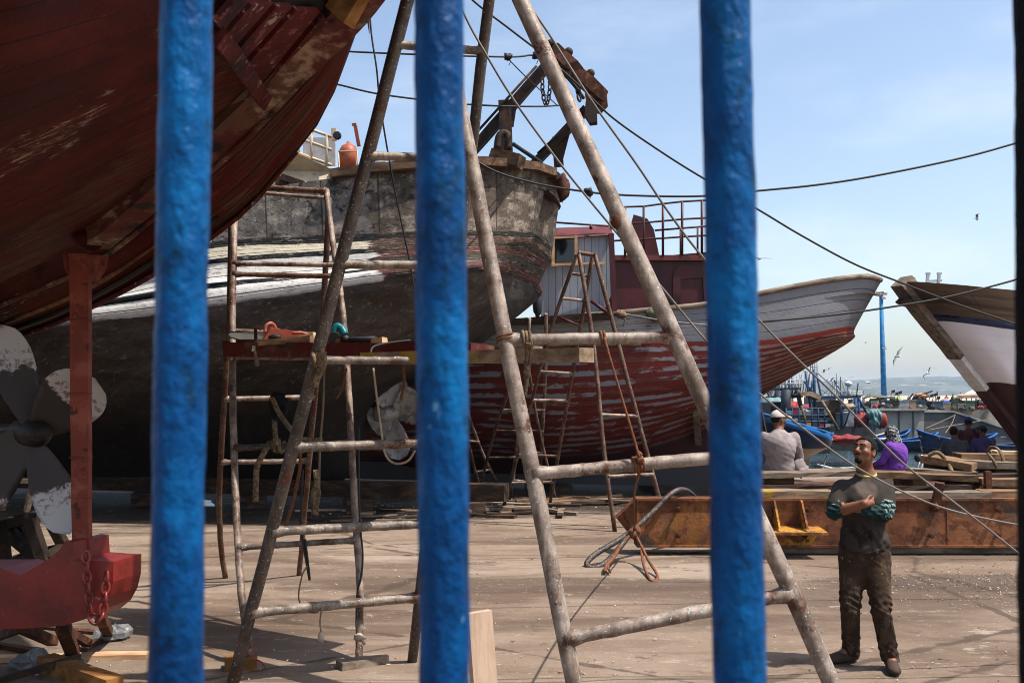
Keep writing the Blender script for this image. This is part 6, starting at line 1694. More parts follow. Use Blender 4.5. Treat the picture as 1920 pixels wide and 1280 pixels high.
# blue open boats
def rows_boat(name, label, cx, cy, L, beam, h, ang, zs, mats, rake=.25, group=None, sheer=.55, nm="hull"):
    t = thing(name, label, "boat", (cx, cy, zs), group)
    ca, sa = math.cos(ang), math.sin(ang)
    def T(u, v, z): return V((cx + u * ca - v * sa, cy + u * sa + v * ca, zs + z))
    rows = []
    for fz, fb in ((1.0, 1.0), (.72, .97), (.40, .86), (.12, .58), (0, .05)):
        r = []
        for i in range(13):
            s = i / 12 * 2 - 1
            bb = beam / 2 * fb * max(0, 1 - abs(s) ** 2.6)
            u = s * L / 2 * (1 - rake * (1 - fz) * (.9 if s > 0 else .6))
            top = h * (1 + sheer * abs(s) ** 2.2 * (1.25 if s > 0 else .7))
            r.append(T(u, -bb, top * fz if fz > 0 else 0))
        rows.append(r)
    g, uv = loft(rows, 26, 2)
    gm = [[(lambda q: T((q - V((cx, cy, 0))).dot(V((ca, sa, 0))), -((q - V((cx, cy, 0))).dot(V((-sa, ca, 0)))), q.z - zs))(p) for p in r] for r in g]
    m = MB(); m.grid(g, uv); m.grid(gm, uv, flip=True); m.build(nm, MAT[mats[0]], t, weld=.01)
    m = MB(); m.tube(g[0] + gm[0][::-1][1:-1], .05, 6, closed=True); m.build("gunwale", MAT[mats[1]], t)
    m = MB(); ins = [[p.lerp(q, .06) - V((0, 0, .22)) for p, q in zip(g[0], gm[0])], [p.lerp(q, .94) - V((0, 0, .22)) for p, q in zip(g[0], gm[0])]]
    m.grid(ins); m.build("floor", MAT['gull_dark'], t)
    for s in (-.35, .05, .4):
        m = MB(); j = int((s * .5 + .5) * 25); m.beam(g[0][j] - V((0, 0, .12)), gm[0][j] - V((0, 0, .12)), .22, .04); m.build("thwart", MAT[mats[1]], t)
    return t, g
gB = "blue open boats moored by the quay"
bA, g_ = rows_boat("open_boat", "dark blue open boat with its high bow at the ramp's foot, nearest the quay corner", P(1795, 840, 50).x, 50, 4.6, 1.6, .78, math.pi + .12, -1.15, ('blue_mid', 'blue_bright'), group=gB)
rows_boat("open_boat", "blue open boat with upswept bow just left of the ramp corner", P(1688, 840, 52).x, 52, 4.6, 1.5, .62, .15, -1.15, ('blue_mid', 'blue_bright'), group=gB)
rows_boat("open_boat", "small blue open boat close under the left part of the quay wall", P(1655, 825, 57).x, 57, 3.9, 1.4, .62, .25, -1.15, ('blue_mid', 'blue_bright'), group=gB)
rows_boat("open_boat", "blue open boat with pale floor boards furthest left under the quay", P(1632, 830, 55).x, 55, 4.0, 1.4, .60, .5, -1.15, ('blue_mid', 'boat_white'), group=gB)
rows_boat("open_boat", "dark blue open boat behind the three seated men, a gull on its rail", P(1885, 840, 46).x, 46, 4.4, 1.5, .68, .05, -1.15, ('blue_boat', 'blue_mid'), group=gB)
rows_boat("open_boat", "white and green small boat low in the water behind the standing man", P(1582, 862, 30).x, 30, 2.9, 1.2, .42, .1, -1.15, ('boat_white', 'boat_green'))
rows_boat("open_boat", "grey small boat low in the water between the standing man and the woman", P(1650, 862, 32).x, 32, 2.2, 1.1, .45, .3, -1.15, ('boat_grey', 'boat_green'))
rows_boat("open_boat", "blue hulled boat with red nets piled in it, left of the standing man's head", P(1590, 838, 34).x, 34, 2.2, 1.1, .45, 0, -1.15, ('maroon_boat', 'boat_white'))
m = MB(); m.ball(P(1590, 824, 34), .4, (1.7, 1, .42), seg=20, nz=.7, nf=4); solo("net_heap", m, MAT['net_red'], "heap of dark red netting lying in the boat left of the standing man's head", "nets")
for pts, lab in (([(1735, 803, 49), (1765, 790, 53), (1792, 777, 59)], "mooring line from the dark blue boat up to the ramp"), ([(1772, 812, 49), (1784, 795, 54), (1791, 778, 59)], "second mooring line from the dark blue boat to the ramp"), ([(1740, 806, 50), (1800, 795, 54), (1875, 783, 59)], "long mooring line running from the blue boats to the right along the ramp")):
    cable(pts, .022, 'cord_tan', lab)

# blue boat propped up at the yard's edge
PB = VPlane(6.2, 21.6, 1.0, .10)
bb = thing("blue_boat", "blue wooden boat with bright blue top strake and cream bottom propped behind the seated man", "boat", (6.0, 21.5, 0))
def X(px, py): return PB.hit(px, py)
rows = [[P(1330, 752, 20.6), P(1440, 778, 20.5), P(1500, 795, 20.5), P(1545, 808, 20.8), P(1559, 813, 21.1), X(1562, 812)],
        [P(1330, 767, 20.6), P(1440, 791, 20.5), P(1500, 806, 20.5), P(1545, 819, 20.8), P(1558, 825, 21.1), X(1561, 824)],
        [P(1330, 830, 20.8), P(1440, 838, 20.7), P(1500, 841, 20.7), P(1540, 840, 20.95), P(1554, 838, 21.15), X(1557, 838)],
        [P(1330, 858, 21.1), P(1440, 858, 21.0), P(1490, 853, 21.0), P(1525, 848, 21.15), X(1545, 843)],
        [X(1330, 875), X(1440, 875), X(1500, 868), X(1515, 858), X(1535, 848)]]
t = NT("blue_cream_boat_hull"); s_ = t.sep(t.uvc); v = s_[1]
n = t.noise(t.uvc, (1.5, 3, 1), 5, .6)
col = t.mix(t.step(v, 1.0, .02), (0.01, 0.17, 0.42), t.ramp(n, [(.3, (.012, .028, .075)), (.7, (.028, .055, .13))]))
col = t.mix(t.step(t.math('ADD', v, t.math('MULTIPLY', t.math('SUBTRACT', n, .5), .15)), 2.0, .03), col, t.ramp(n, [(.3, (.42, .33, .24)), (.7, (.55, .46, .36))]))
hull_from_rows(rows, PB, 32, 6, bb, t.fin(col, .5, 0, .4), deck_mat=MAT['wood_grey'], deck_drop=.15)
m = MB(); m.prism([X(1492, 850), X(1516, 850), X(1519, 888), X(1497, 888)], (0, .12, 0)); m.build("skeg", MAT['cream_boat'], bb)
m = MB(); m.tube([grid_at(rows and [rows[0], rows[1]], u, .02)[0] for u in (0, .2, .4, .6, .8, .98)], .03, 6); m.build("gunwale", MAT['blue_bright'], bb)
m = MB(); m.beam(P(1424, 770, 20.0), G(1450, 905), .12, .12, jit=.005); solo("shore", m, MAT['wood_dark'], "dark shore propping the blue boat behind the seated man", "shore")
m = MB(); m.tube(cr([P(1551, 850, 20.8), P(1547, 866, 20.8), P(1541, 884, 20.6)], 4), .012, 5); solo("rope", m, MAT['cord_tan'], "thin line hanging from the blue boat's stern", "rope")

# fishing vessels afloat behind
def vessel_bits(t, mat, bars, nm):
    for (a, b, r) in bars:
        m = MB(); m.tube([P(*a), P(*b)], r, 8); m.build(nm, MAT[mat], t)
D1 = 38
v1 = thing("fishing_vessel", "blue grey fishing vessel with a railed wheelhouse top, masts and a rack of coloured crates", "boat", P(1500, 830, D1))
m = MB(); m.prism([P(1395, 800, D1), P(1552, 808, D1), P(1556, 850, D1), P(1395, 850, D1)], (0, 4, 0)); m.build("hull", MAT['gantry_dark'], v1)
m = MB(); m.prism([P(1445, 755, D1 + .6), P(1476, 753, D1 + .6), P(1476, 802, D1 + .6), P(1445, 802, D1 + .6)], (0, 2.2, 0)); m.build("wheelhouse", MAT['gantry_dark'], v1)
m = MB(); m.prism([P(1462, 727, D1), P(1502, 726, D1), P(1502, 731, D1), P(1462, 732, D1)], (0, 1.6, 0)); m.build("platform", MAT['gantry_dark'], v1)
m = MB()
for x in range(1466, 1506, 8): m.bar(P(x, 712, D1), P(x, 728, D1), .025, 5)
for y in (712, 719): m.bar(P(1464, y, D1), P(1504, y, D1), .025, 5)
m.build("rail", MAT['boat_white'], v1)
vessel_bits(v1, 'gantry_dark', [((1474, 730, D1), (1472, 790, D1), .2), ((1494, 730, D1), (1506, 780, D1), .09), ((1484, 742, D1), (1504, 740, D1), .10)], "post")
vessel_bits(v1, 'gantry_blue', [((1526, 692, D1), (1528, 768, D1), .06), ((1510, 695, D1), (1520, 768, D1), .045), ((1512, 745, D1), (1518, 700, D1), .03), ((1531, 700, D1), (1546, 775, D1), .045), ((1508, 715, D1), (1528, 740, D1), .04), ((1514, 738, D1), (1530, 712, D1), .04)], "mast")
m = MB()
for x in range(1520, 1534, 4): m.bar(P(x, 676, D1), P(x, 700, D1), .02, 5)
for y in (678, 688, 698): m.bar(P(1519, y, D1), P(1533, y, D1), .02, 5)
m.build("crow_nest", MAT['boat_grey'], v1)
m = MB()
for x in range(1484, 1520, 5): m.bar(P(x + 6, 705 - (x - 1484) * .4, D1 + .5), P(x, 745, D1 + .5), .022, 5)
m.build("rigging", MAT['boat_grey'], v1)
m = MB(); m.prism([P(1500, 735, D1 - .3), P(1524, 734, D1 - .3), P(1541, 742, D1 - .3), P(1538, 750, D1 - .3), P(1520, 742, D1 - .3), P(1502, 742, D1 - .3)], (0, .8, 0)); m.build("rolled_sail", MAT['net_tan'], v1)
rk = MB()
for x in range(1474, 1554, 12): rk.bar(P(x, 764, D1 - .6), P(x, 802, D1 - .6), .03, 5)
for y in (765, 778, 790, 801): rk.bar(P(1473, y, D1 - .6), P(1551, y, D1 - .6), .03, 5)
rack = rk.build("crate_rack", MAT['gantry_blue'], v1)
rr = random.Random(3)
cols = ['box_yellow', 'box_red', 'box_blue', 'box_green', 'box_white', 'net_teal', 'gull_dark', 'box_tan']
for y in (777, 789, 800):
    for x in range(1475, 1550, 12):
        if rr.random() < .12: continue
        m = MB(); hgt = rr.uniform(5, 9); m.prism([P(x + 1, y - hgt, D1 - .4), P(x + 10, y - hgt, D1 - .4), P(x + 10, y, D1 - .4), P(x + 1, y, D1 - .4)], (0, .35, 0)); m.build("crate", MAT[rr.choice(cols)], rack)
vessel_bits(v1, 'wood_grey', [((1503, 760, D1 - 1), (1511, 795, D1 - 1), .05), ((1540, 750, D1 - 1), (1572, 805, D1 - 1), .06), ((1534, 700, D1), (1580, 742, D1 + 2), .02)], "boom")
D2 = 42
v2 = thing("fishing_vessel", "fishing vessel with blue gantry legs, white rail and a round white radar", "boat", P(1600, 820, D2))
m = MB(); m.prism([P(1555, 800, D2), P(1640, 798, D2), P(1636, 845, D2), P(1560, 845, D2)], (0, 3, 0)); m.build("hull", MAT['gull_dark'], v2)
m = MB(); m.prism([P(1575, 742, D2), P(1614, 741, D2), P(1614, 746, D2), P(1575, 747, D2)], (0, 2.5, 0)); m.build("platform", MAT['gantry_blue'], v2)
vessel_bits(v2, 'gantry_blue', [((1578, 746, D2), (1578, 800, D2), .06), ((1604, 746, D2), (1604, 800, D2), .06), ((1610, 746, D2), (1624, 772, D2), .06), ((1610, 746, D2 + 2), (1611, 798, D2 + 2), .06), ((1576, 765, D2), (1606, 762, D2), .06), ((1583, 800, D2), (1600, 750, D2), .04)], "gantry_leg")
m = MB()
for x in range(1566, 1618, 7): m.bar(P(x, 734, D2), P(x, 743, D2), .025, 5)
for y in (734, 738): m.bar(P(1566, y, D2), P(1617, y, D2), .025, 5)
m.build("rail", MAT['boat_white'], v2)
m = MB(); m.bar(P(1591, 743, D2), P(1591, 722, D2), .08, 8); mast = m.build("radar_mast", MAT['boat_white'], v2)
m = MB(); m.lathe(P(1591, 722, D2), (0, 0, 1), [(.12, -.02), (.17, .02), (.17, .1), (.13, .16), (.02, .19)], 14); m.build("radar", MAT['boat_white'], mast)
m = MB(); m.prism([P(1546, 752, D2 + 1), P(1574, 750, D2 + 1), P(1576, 772, D2 + 1), P(1552, 772, D2 + 1)], (0, 2, 0)); m.build("cabin", MAT['net_brown'], v2)
m = MB(); m.prism([P(1580, 775, D2 + .6), P(1604, 772, D2 + .6), P(1606, 800, D2 + .6), P(1584, 800, D2 + .6)], (0, 1, 0)); m.build("winch_house", MAT['boat_grey'], v2)
m = MB(); m.ball(P(1592, 762, D2), .16, (2.0, 1, .8), nz=.8, nf=4); m.build("furled_net", MAT['net_tan'], v2)
vessel_bits(v2, 'gull_dark', [((1609, 718, D2), (1606, 742, D2), .03), ((1568, 700, D2), (1569, 735, D2), .012)], "aerial")
nb_ = sdf_obj('net_bundle', [('chain', [(np.array(P(1632, 776, 40)), .22), (np.array(P(1642, 778, 40)), .26), (np.array(P(1640, 792, 40)), .24), (np.array(P(1637, 806, 40)), .10)], 0)], MAT['net_teal'], None, h=.035, fn=lambda X, f: f + .05 * np.sin(X[..., 0] * 17 + 2 * np.sin(X[..., 2] * 7)) * np.sin(X[..., 2] * 5 + X[..., 0] * 3) + .02 * np.sin(X[..., 0] * 41 + X[..., 2] * 9)); tag(nb_, "big grey green net bundle hanging above the standing man's head", 'nets')
m = MB(); m.ball(P(1617, 786, 40.3), .30, (1.1, .8, 1), seg=16, nz=.6, nf=4); m.ball(P(1652, 788, 40.3), .28, (.9, .8, 1.2), seg=16, nz=.6, nf=4); solo("net_bundle", m, MAT['net_red'], "red net floats bunched behind the grey green net bundle", "nets")
v3 = thing("fishing_vessel", "dark tangle of a moored vessel under the grey bow, beside the third blue bar", "boat", P(1445, 800, 46))
m = MB(); m.prism([P(1390, 770, 46), P(1480, 772, 46), P(1480, 840, 46), P(1390, 840, 46)], (0, 3, 0)); m.build("hull", MAT['gantry_dark'], v3)
vessel_bits(v3, 'gantry_dark', [((1440, 735, 46), (1452, 775, 46), .07), ((1462, 728, 46), (1448, 775, 46), .07), ((1432, 745, 46), (1470, 742, 46), .06), ((1455, 715, 46), (1455, 775, 46), .08)], "mast")
m = MB(); m.ball(P(1450, 762, 45.5), .5, (1.5, 1, .8), seg=18, nz=.7, nf=3); m.build("tarpaulin", MAT['net_teal'], v3)

rv_ = random.Random(21)
for k, (px, d_, top, lab) in enumerate(((1438, 52, 690, "left"), (1478, 56, 672, "middle"), (1556, 60, 706, "right"))):
    vx = thing("fishing_vessel", {"left": "far moored vessel whose rigging rises beside the third blue bar", "middle": "far moored vessel with tall mast and stays under the grey bow", "right": "far moored vessel with short mast behind the round radar"}[lab], "boat", P(px, 800, d_))
    m = MB(); m.prism([P(px - 45, 772, d_), P(px + 38, 776, d_), P(px + 32, 830, d_), P(px - 38, 830, d_)], (0, 3.5, 0)); m.build("hull", MAT[rv_.choice(['gantry_dark', 'blue_boat', 'gull_dark'])], vx)
    m = MB(); m.prism([P(px - 26, 745, d_ + .5), P(px + 8, 746, d_ + .5), P(px + 8, 776, d_ + .5), P(px - 26, 776, d_ + .5)], (0, 2.5, 0)); m.build("cabin", MAT[rv_.choice(['boat_white', 'box_blue', 'boat_grey'])], vx)
    for j in range(7):
        x = px + rv_.uniform(-40, 36); y = top + rv_.uniform(0, 45); m = MB(); m.tube([P(x, y, d_ + 1), P(x + rv_.uniform(-14, 14), 776, d_ + 1)], rv_.uniform(.03, .075), 6); m.build("spar", MAT[rv_.choice(['gantry_dark', 'wood_dark', 'gantry_blue', 'boat_grey'])], vx)
    for j in range(6):
        x = px + rv_.uniform(-30, 30); m = MB(); m.tube([P(x, top + rv_.uniform(0, 30), d_ + 1.2), P(px + rv_.uniform(-48, 44), 770, d_ + 1.2)], .018, 4); m.build("stay", MAT['cable'], vx)
    for j in range(4):
        m = MB(); m.ball(P(px + rv_.uniform(-38, 34), rv_.uniform(758, 775), d_ - .3), rv_.uniform(.25, .5), (1.3, .8, .8), seg=12, nz=.7, nf=3); m.build("deck_gear", MAT[rv_.choice(['net_brown', 'net_dark', 'tarp_olive', 'net_red', 'box_white'])], vx)

# clutter of fish boxes, nets and awnings on the quay
rq = random.Random(11)
names = {'box_blue': 'blue', 'box_white': 'white', 'box_green': 'green', 'box_tan': 'tan', 'gull_dark': 'dark', 'boat_grey': 'grey'}
QZ = 1.02
spec = [(1604, 'box_white', 13, 11), (1622, 'gull_dark', 14, 12), (1640, 'boat_grey', 12, 15), (1660, 'box_blue', 17, 17), (1680, 'gull_dark', 12, 12), (1696, 'boat_grey', 18, 17), (1712, 'box_tan', 13, 18), (1728, 'box_blue', 18, 16), (1758, 'box_blue', 20, 15), (1776, 'box_tan', 15, 13), (1790, 'box_green', 8, 16), (1803, 'box_tan', 14, 11), (1818, 'box_green', 20, 16), (1842, 'gull_dark', 14, 12), (1858, 'box_white', 12, 9)]
where = ["near the blue gantry", "under the olive awning", "right of the olive awning's post", "in front of the tall blue mast's foot", "just right of the tall blue mast", "below the lime green heap", "right of the lime green heap", "under the dark nets", "under the round tan net bale", "right of the round tan net bale", "beside the bright blue tarpaulin", "left of the red box", "under the straw awning", "behind the maroon hull's edge", "at the foot of the white tent"]
for (x, mt, w_, h_), wh_ in zip(spec, where):
    a, b = P(x - w_ / 2, 768, 62), P(x + w_ / 2, 768, 62); hh = h_ / FPX * 62
    m = MB(); m.box(((a.x + b.x) / 2, 62.5, QZ + hh / 2), (b.x - a.x, 1.0, hh)); m.box(((a.x + b.x) / 2, 62.5, QZ + hh), (b.x - a.x + .06, 1.06, .06))
    solo("fish_box", m, MAT[mt], f"{names[mt]} fish box on the quay {wh_}", "fish box", "fish boxes along the quay")
def heap(x, y, w_, h_, mt, name, lab, cat, d=62.5, nz=.5):
    r = w_ / 2 / FPX * d
    m = MB(); m.ball(P(x, y, d), r, (1, .8, h_ / w_), seg=20, nz=nz, nf=3.5); return solo(name, m, MAT[mt], lab, cat)
heap(1645, 755, 36, 16, 'net_tan', "net_heap", "pale brown net heap on the quay under the olive awning", "nets")
heap(1684, 751, 16, 13, 'tarp_green', "tarpaulin", "lime green heap on the quay right of the blue mast", "tarpaulin")
heap(1684, 759, 11, 10, 'tarp_orange', "tarpaulin", "small orange bundle below the lime green heap", "tarpaulin")
heap(1704, 755, 10, 10, 'box_red', "bundle", "small red and white bundle between lime green heap and dark nets", "bundle")
heap(1722, 752, 26, 22, 'net_dark', "net_heap", "dark net heap under the orange tarpaulin on the quay", "nets")
heap(1729, 742, 25, 9, 'tarp_orange', "tarpaulin", "orange tarpaulin spread over the dark net heap", "tarpaulin")
heap(1752, 757, 24, 12, 'net_tan', "net_bale", "round tan net bale on the quay in the middle", "nets", nz=.25)
heap(1777, 754, 22, 6, 'tarp_blue', "tarpaulin", "bright blue tarpaulin on the quay", "tarpaulin")
heap(1800, 763, 10, 6, 'box_red', "net_heap", "small red heap on the quay under the straw awning's left post", "nets")
heap(1736, 758, 10, 18, 'net_dark', "net_heap", "dark upright net bundle left of the tan net bale", "nets")
heap(1792, 748, 8, 8, 'tarp_green', "bundle", "small green bundle left of the straw awning", "bundle")
rc = random.Random(9)
for k in range(16):
    x = 1606 + k * 16.4 + rc.uniform(-6, 6)
    o = heap(x, 767 - rc.uniform(0, 5), rc.uniform(8, 16), rc.uniform(5, 11), rc.choice(['net_dark', 'net_brown', 'net_dark', 'net_tan', 'gull_dark', 'net_red']), "gear_heap", "low heap of nets and rope lying at the quay's edge before the fish boxes", "gear", d=61.2, nz=.9)
    o["group"] = "gear heaps at the quay's edge"
for k in range(26):
    x = 1600 + k * 10.2 + rc.uniform(-4, 4)
    o = heap(x, 764 - rc.uniform(0, 14), rc.uniform(9, 20), rc.uniform(6, 14), rc.choice(['net_dark', 'net_brown', 'net_dark', 'tarp_olive', 'box_white', 'net_tan', 'gull_dark']), "gear_heap", "small heap of nets and gear among the fish boxes on the quay", "gear", d=64 + rc.uniform(0, 2), nz=.8)
    o["group"] = "gear heaps on the quay"
for k in range(14):
    x = 1604 + k * 18 + rc.uniform(-6, 6); m = MB(); m.bar(P(x, 766, 65), P(x + rc.uniform(-5, 5), rc.uniform(730, 748), 65), .03, 5)
    tag(m.build("pole", MAT['wood_dark'], None), "thin dark pole standing among the gear on the quay", "pole", "thin poles on the quay")
for k, (x, mt, lab) in enumerate(((1787, 'navy', "tiny far person in dark clothes on the quay beside the straw awning"), (1833, 'tarp_white', "tiny far person in white on the quay under the tent's edge"), (1775, 'box_red', "tiny far person in red on the quay behind the blue tarpaulin"), (1705, 'box_white', "tiny far person in pale clothes on the quay left of the dark nets"))):
    b_ = P(x, 764, 128); z0 = .30
    o = sdf_obj("person", [('chain', [(np.array([b_.x - .1, 128, z0 + .05]), .07), (np.array([b_.x - .08, 128, z0 + .8]), .10)], 0), ('chain', [(np.array([b_.x + .12, 128.1, z0 + .05]), .07), (np.array([b_.x + .08, 128, z0 + .8]), .10)], .05), ('chain', [(np.array([b_.x, 128, z0 + .9]), .15), (np.array([b_.x, 128, z0 + 1.35]), .17)], .06), ('chain', [(np.array([b_.x - .2, 128, z0 + 1.38]), .06), (np.array([b_.x - .26, 127.9, z0 + .95]), .05)], .03), ('chain', [(np.array([b_.x + .2, 128, z0 + 1.38]), .06), (np.array([b_.x + .26, 127.9, z0 + .95]), .05)], .03), ('ell', np.array([b_.x, 128, z0 + 1.62]), (.09, .10, .12), None, .03)], MAT[mt], None, h=.05)
    tag(o, lab, "person")
for k, (x, y0, x2, y2) in enumerate(((1714, 744, 1748, 733), (1700, 752, 1712, 738))):
    m = MB(); m.beam(P(x, y0, 62.3), P(x2, y2, 62.3), .12, .08); solo("spar", m, MAT['gull_dark'], "long dark spar sticking up out of the orange tarpaulin" if k == 0 else "short dark spar left of the orange tarpaulin", "spar")
for k, (x, y) in enumerate(((1672, 732), (1679, 736), (1685, 734), (1744, 740), (1751, 738), (1757, 744))):
    m = MB(); m.bar(P(x - 4, 758, 62.2), P(x, y, 62.2), .025, 5); f = m.build("marker_flag", MAT['gull_dark'], None)
    tag(f, "dark marker flag on a stick among the quay's net heaps", "marker flag", "marker flags on the quay")
    m = MB(); m.prism([P(x, y, 62.2), P(x + 6, y - 2, 62.2), P(x + 6, y + 4, 62.2), P(x, y + 5, 62.2)], (0, .04, 0)); m.build("flag", MAT['black'], f)
aw = thing("awning", "olive awning stretched on posts at the foot of the tall blue mast", "awning", P(1640, 765, 63))
m = MB(); m.grid([[P(1618, 747, 62), P(1632, 742, 62), P(1648, 745, 62), P(1672, 746, 62)], [P(1620, 743, 64), P(1634, 736, 64), P(1650, 740, 64), P(1670, 743, 64)]]); m.grid([[P(1618, 748.5, 62), P(1632, 743.5, 62), P(1648, 746.5, 62), P(1672, 747.5, 62)], [P(1620, 744.5, 64), P(1634, 737.5, 64), P(1650, 741.5, 64), P(1670, 744.5, 64)]]); m.build("canopy", MAT['tarp_olive'], aw, smooth=False)
for x in (1620, 1646, 1670):
    m = MB(); m.bar(P(x, 746, 62.2), P(x, 769, 62.2), .04, 6); m.build("post", MAT['wood_dark'], aw)
aw = thing("awning", "straw awning on posts below the white tent", "awning", P(1815, 765, 63))
m = MB(); m.prism([P(1794, 747, 62), P(1842, 745, 62), P(1840, 742, 65), P(1798, 743, 65)], (0, 0, .18)); m.build("canopy", MAT['net_tan'], aw)
for x in (1796, 1812, 1830, 1841):
    m = MB(); m.bar(P(x, 746, 62.2), P(x, 769, 62.2), .04, 6); m.build("post", MAT['wood_grey'], aw)
tn = thing("tent", "white peaked tent on the quay beside the right hand bow", "tent", P(1825, 760, 66))
pk = P(1823, 731, 67); cs_ = [P(1800, 742, 66), P(1848, 744, 66), P(1850, 742, 68.5), P(1802, 741, 68.5)]
m = MB(); vv = [m.v(c) for c in cs_]; ap = m.v(pk)
for i in range(4): m.face([vv[i], vv[(i + 1) % 4], ap])
lo_ = [m.v(c - V((0, 0, .12))) for c in cs_]
for i in range(4): m.face([vv[i], lo_[i], lo_[(i + 1) % 4], vv[(i + 1) % 4]])
m.face(lo_); m.build("roof", MAT['tarp_white'], tn)
for c in cs_:
    m = MB(); m.bar(c, (c.x, c.y, QZ), .04, 6); m.build("post", MAT['boat_white'], tn)
# tall blue floodlight mast
mast = thing("floodlight_mast", "tall slim blue mast with floodlights, standing on the quay", "mast", (P(1657, 740, 75).x, 75, 1))
m = MB(); m.tube([P(1658, 769, 75), P(1656, 690, 75), P(1652, 553, 75)], [.24, .21, .14], 12); m.build("pole", MAT['pole_blue'], mast)
m = MB(); m.beam(P(1644, 553, 75), P(1662, 551, 75), .1, .1); m.build("cross_arm", MAT['boat_grey'], mast)
for x, y in ((1647, 548), (1653, 547), (1660, 550), (1657, 558)):
    m = MB(); m.box(P(x, y, 74.8), (.26, .2, .2), Matrix.Rotation(.5, 3, 'X')); m.build("floodlight", MAT['boat_white'], mast)

# gulls
def gull(px, py, d, span, yaw, bank, dih, label, fold=0.0, stand=False):
    p = P(px, py, d); t = thing("gull", label, "gull", p)
    Rz = Matrix.Rotation(yaw, 3, 'Z') @ Matrix.Rotation(bank, 3, 'Y')
    span *= .68; L = span * .40
    def T(v): return p + Rz @ V(v)
    m = MB(); prof = [(-.5, .004), (-.38, .05), (-.15, .11), (.1, .115), (.3, .08), (.36, .065), (.43, .06), (.48, .035), (.56, .008)]
    rings = []
    for y, r in prof:
        rings.append([m.v(T((r * L * math.cos(a), y * L, r * L * math.sin(a)))) for a in [2 * math.pi * k / 10 for k in range(10)]])
    for A, B in zip(rings, rings[1:]):
        for k in range(10): m.face([A[k], A[(k + 1) % 10], B[(k + 1) % 10], B[k]], True)
    m.face(rings[0]); m.face(rings[-1]); m.build("body", MAT['gull_white'], t)
    if stand:
        for s in (-1, 1):
            m = MB(); m.tube([T((s * .03 * L * 2, 0, -.05 * L)), T((s * .06 * L, 0, -.4 * L))], .012 * L * 2, 5); m.build("leg", MAT['box_tan'], t)
            m = MB(); m.prism([T((s * .10 * L, .25 * L, .03 * L)), T((s * .13 * L, -.1 * L, .06 * L)), T((s * .05 * L, -.5 * L, .02 * L)), T((s * .11 * L, -.1 * L, -.03 * L))], (0, 0, .012)); m.build("wing", MAT['gull_grey'], t)
        return t
    for s in (-1, 1):
        m = MB(); a = dih; b = -dih * .5 + fold
        r0 = V((s * .05 * L, 0, .04 * L)); el = r0 + V((s * math.cos(a), .10, math.sin(a))) * span * .22; tp = el + V((s * math.cos(b), -.35, math.sin(b))) * span * .28
        secs = [(r0, .20), (el, .17), (el.lerp(tp, .5), .11), (tp, .012)]
        up_, dn_ = [], []
        for c, ch in secs:
            up_.append([m.v(T(c + V((0, ch * L * k, .02 * L * (1 - abs(k)))))) for k in (1, 0, -1)])
            dn_.append([m.v(T(c + V((0, ch * L * k, -.012 * L * (1 - abs(k)))))) for k in (1, 0, -1)])
        for G_ in (up_, dn_):
            for A, B in zip(G_, G_[1:]):
                for k in range(2): m.face([A[k], A[k + 1], B[k + 1], B[k]], True)
        m.build("wing", MAT['gull_grey'] , t, weld=.0005)
    return t
gull(1832, 409, 45, 1.2, 1.2, .3, .5, "small white gull high in the open sky at the right")
gull(1741, 699, 30, 1.15, 2.4, .9, .35, "gull banking low over the hills left of the right hand bow", fold=-.9)
gull(1683, 668, 34, 1.25, .4, -1.0, .15, "gull gliding on tilted wings right of the blue mast")
gull(1659, 652, 70, 1.2, 1.0, .4, .3, "tiny gull close against the blue mast")
gull(1558, 713, 45, 1.2, 2.0, .2, .4, "gull with spread wings just left of the round radar")
gull(1587, 711, 48, 1.2, 2.8, .2, .5, "gull flying just above the round radar")
gull(1628, 717, 40, 1.2, -1.1, .2, .2, "gull flying low between radar and blue mast")
gull(1567, 722, 45, 1.1, .6, .8, .5, "gull flying below the one left of the radar")
gull(1545, 697, 60, 1.2, 1.4, .3, .5, "distant gull above the crow's nest")
gull(1553, 693, 75, 1.2, 1.9, .3, .4, "most distant gull, a speck right of the crow's nest")
gull(1623, 643, 80, 1.1, 1.5, .1, .3, "faint far gull left of the blue mast at mid height")
gull(1424, 485, 30, 1.2, .1, .05, .1, "dark gull seen edge on just above the grey bow")
gull(1882, 819, 45.3, .9, 1.2, 0, 0, "gull standing on the dark blue boat's rail", stand=True)
# ------------------------------------------------------------------ people
def frame(f, up=(0, 0, 1)):
    f = V(f).normalized(); r = f.cross(V(up)).normalized(); u = r.cross(f).normalized()
    return np.array([list(r), list(f), list(u)]).T      # columns: right, forward, up

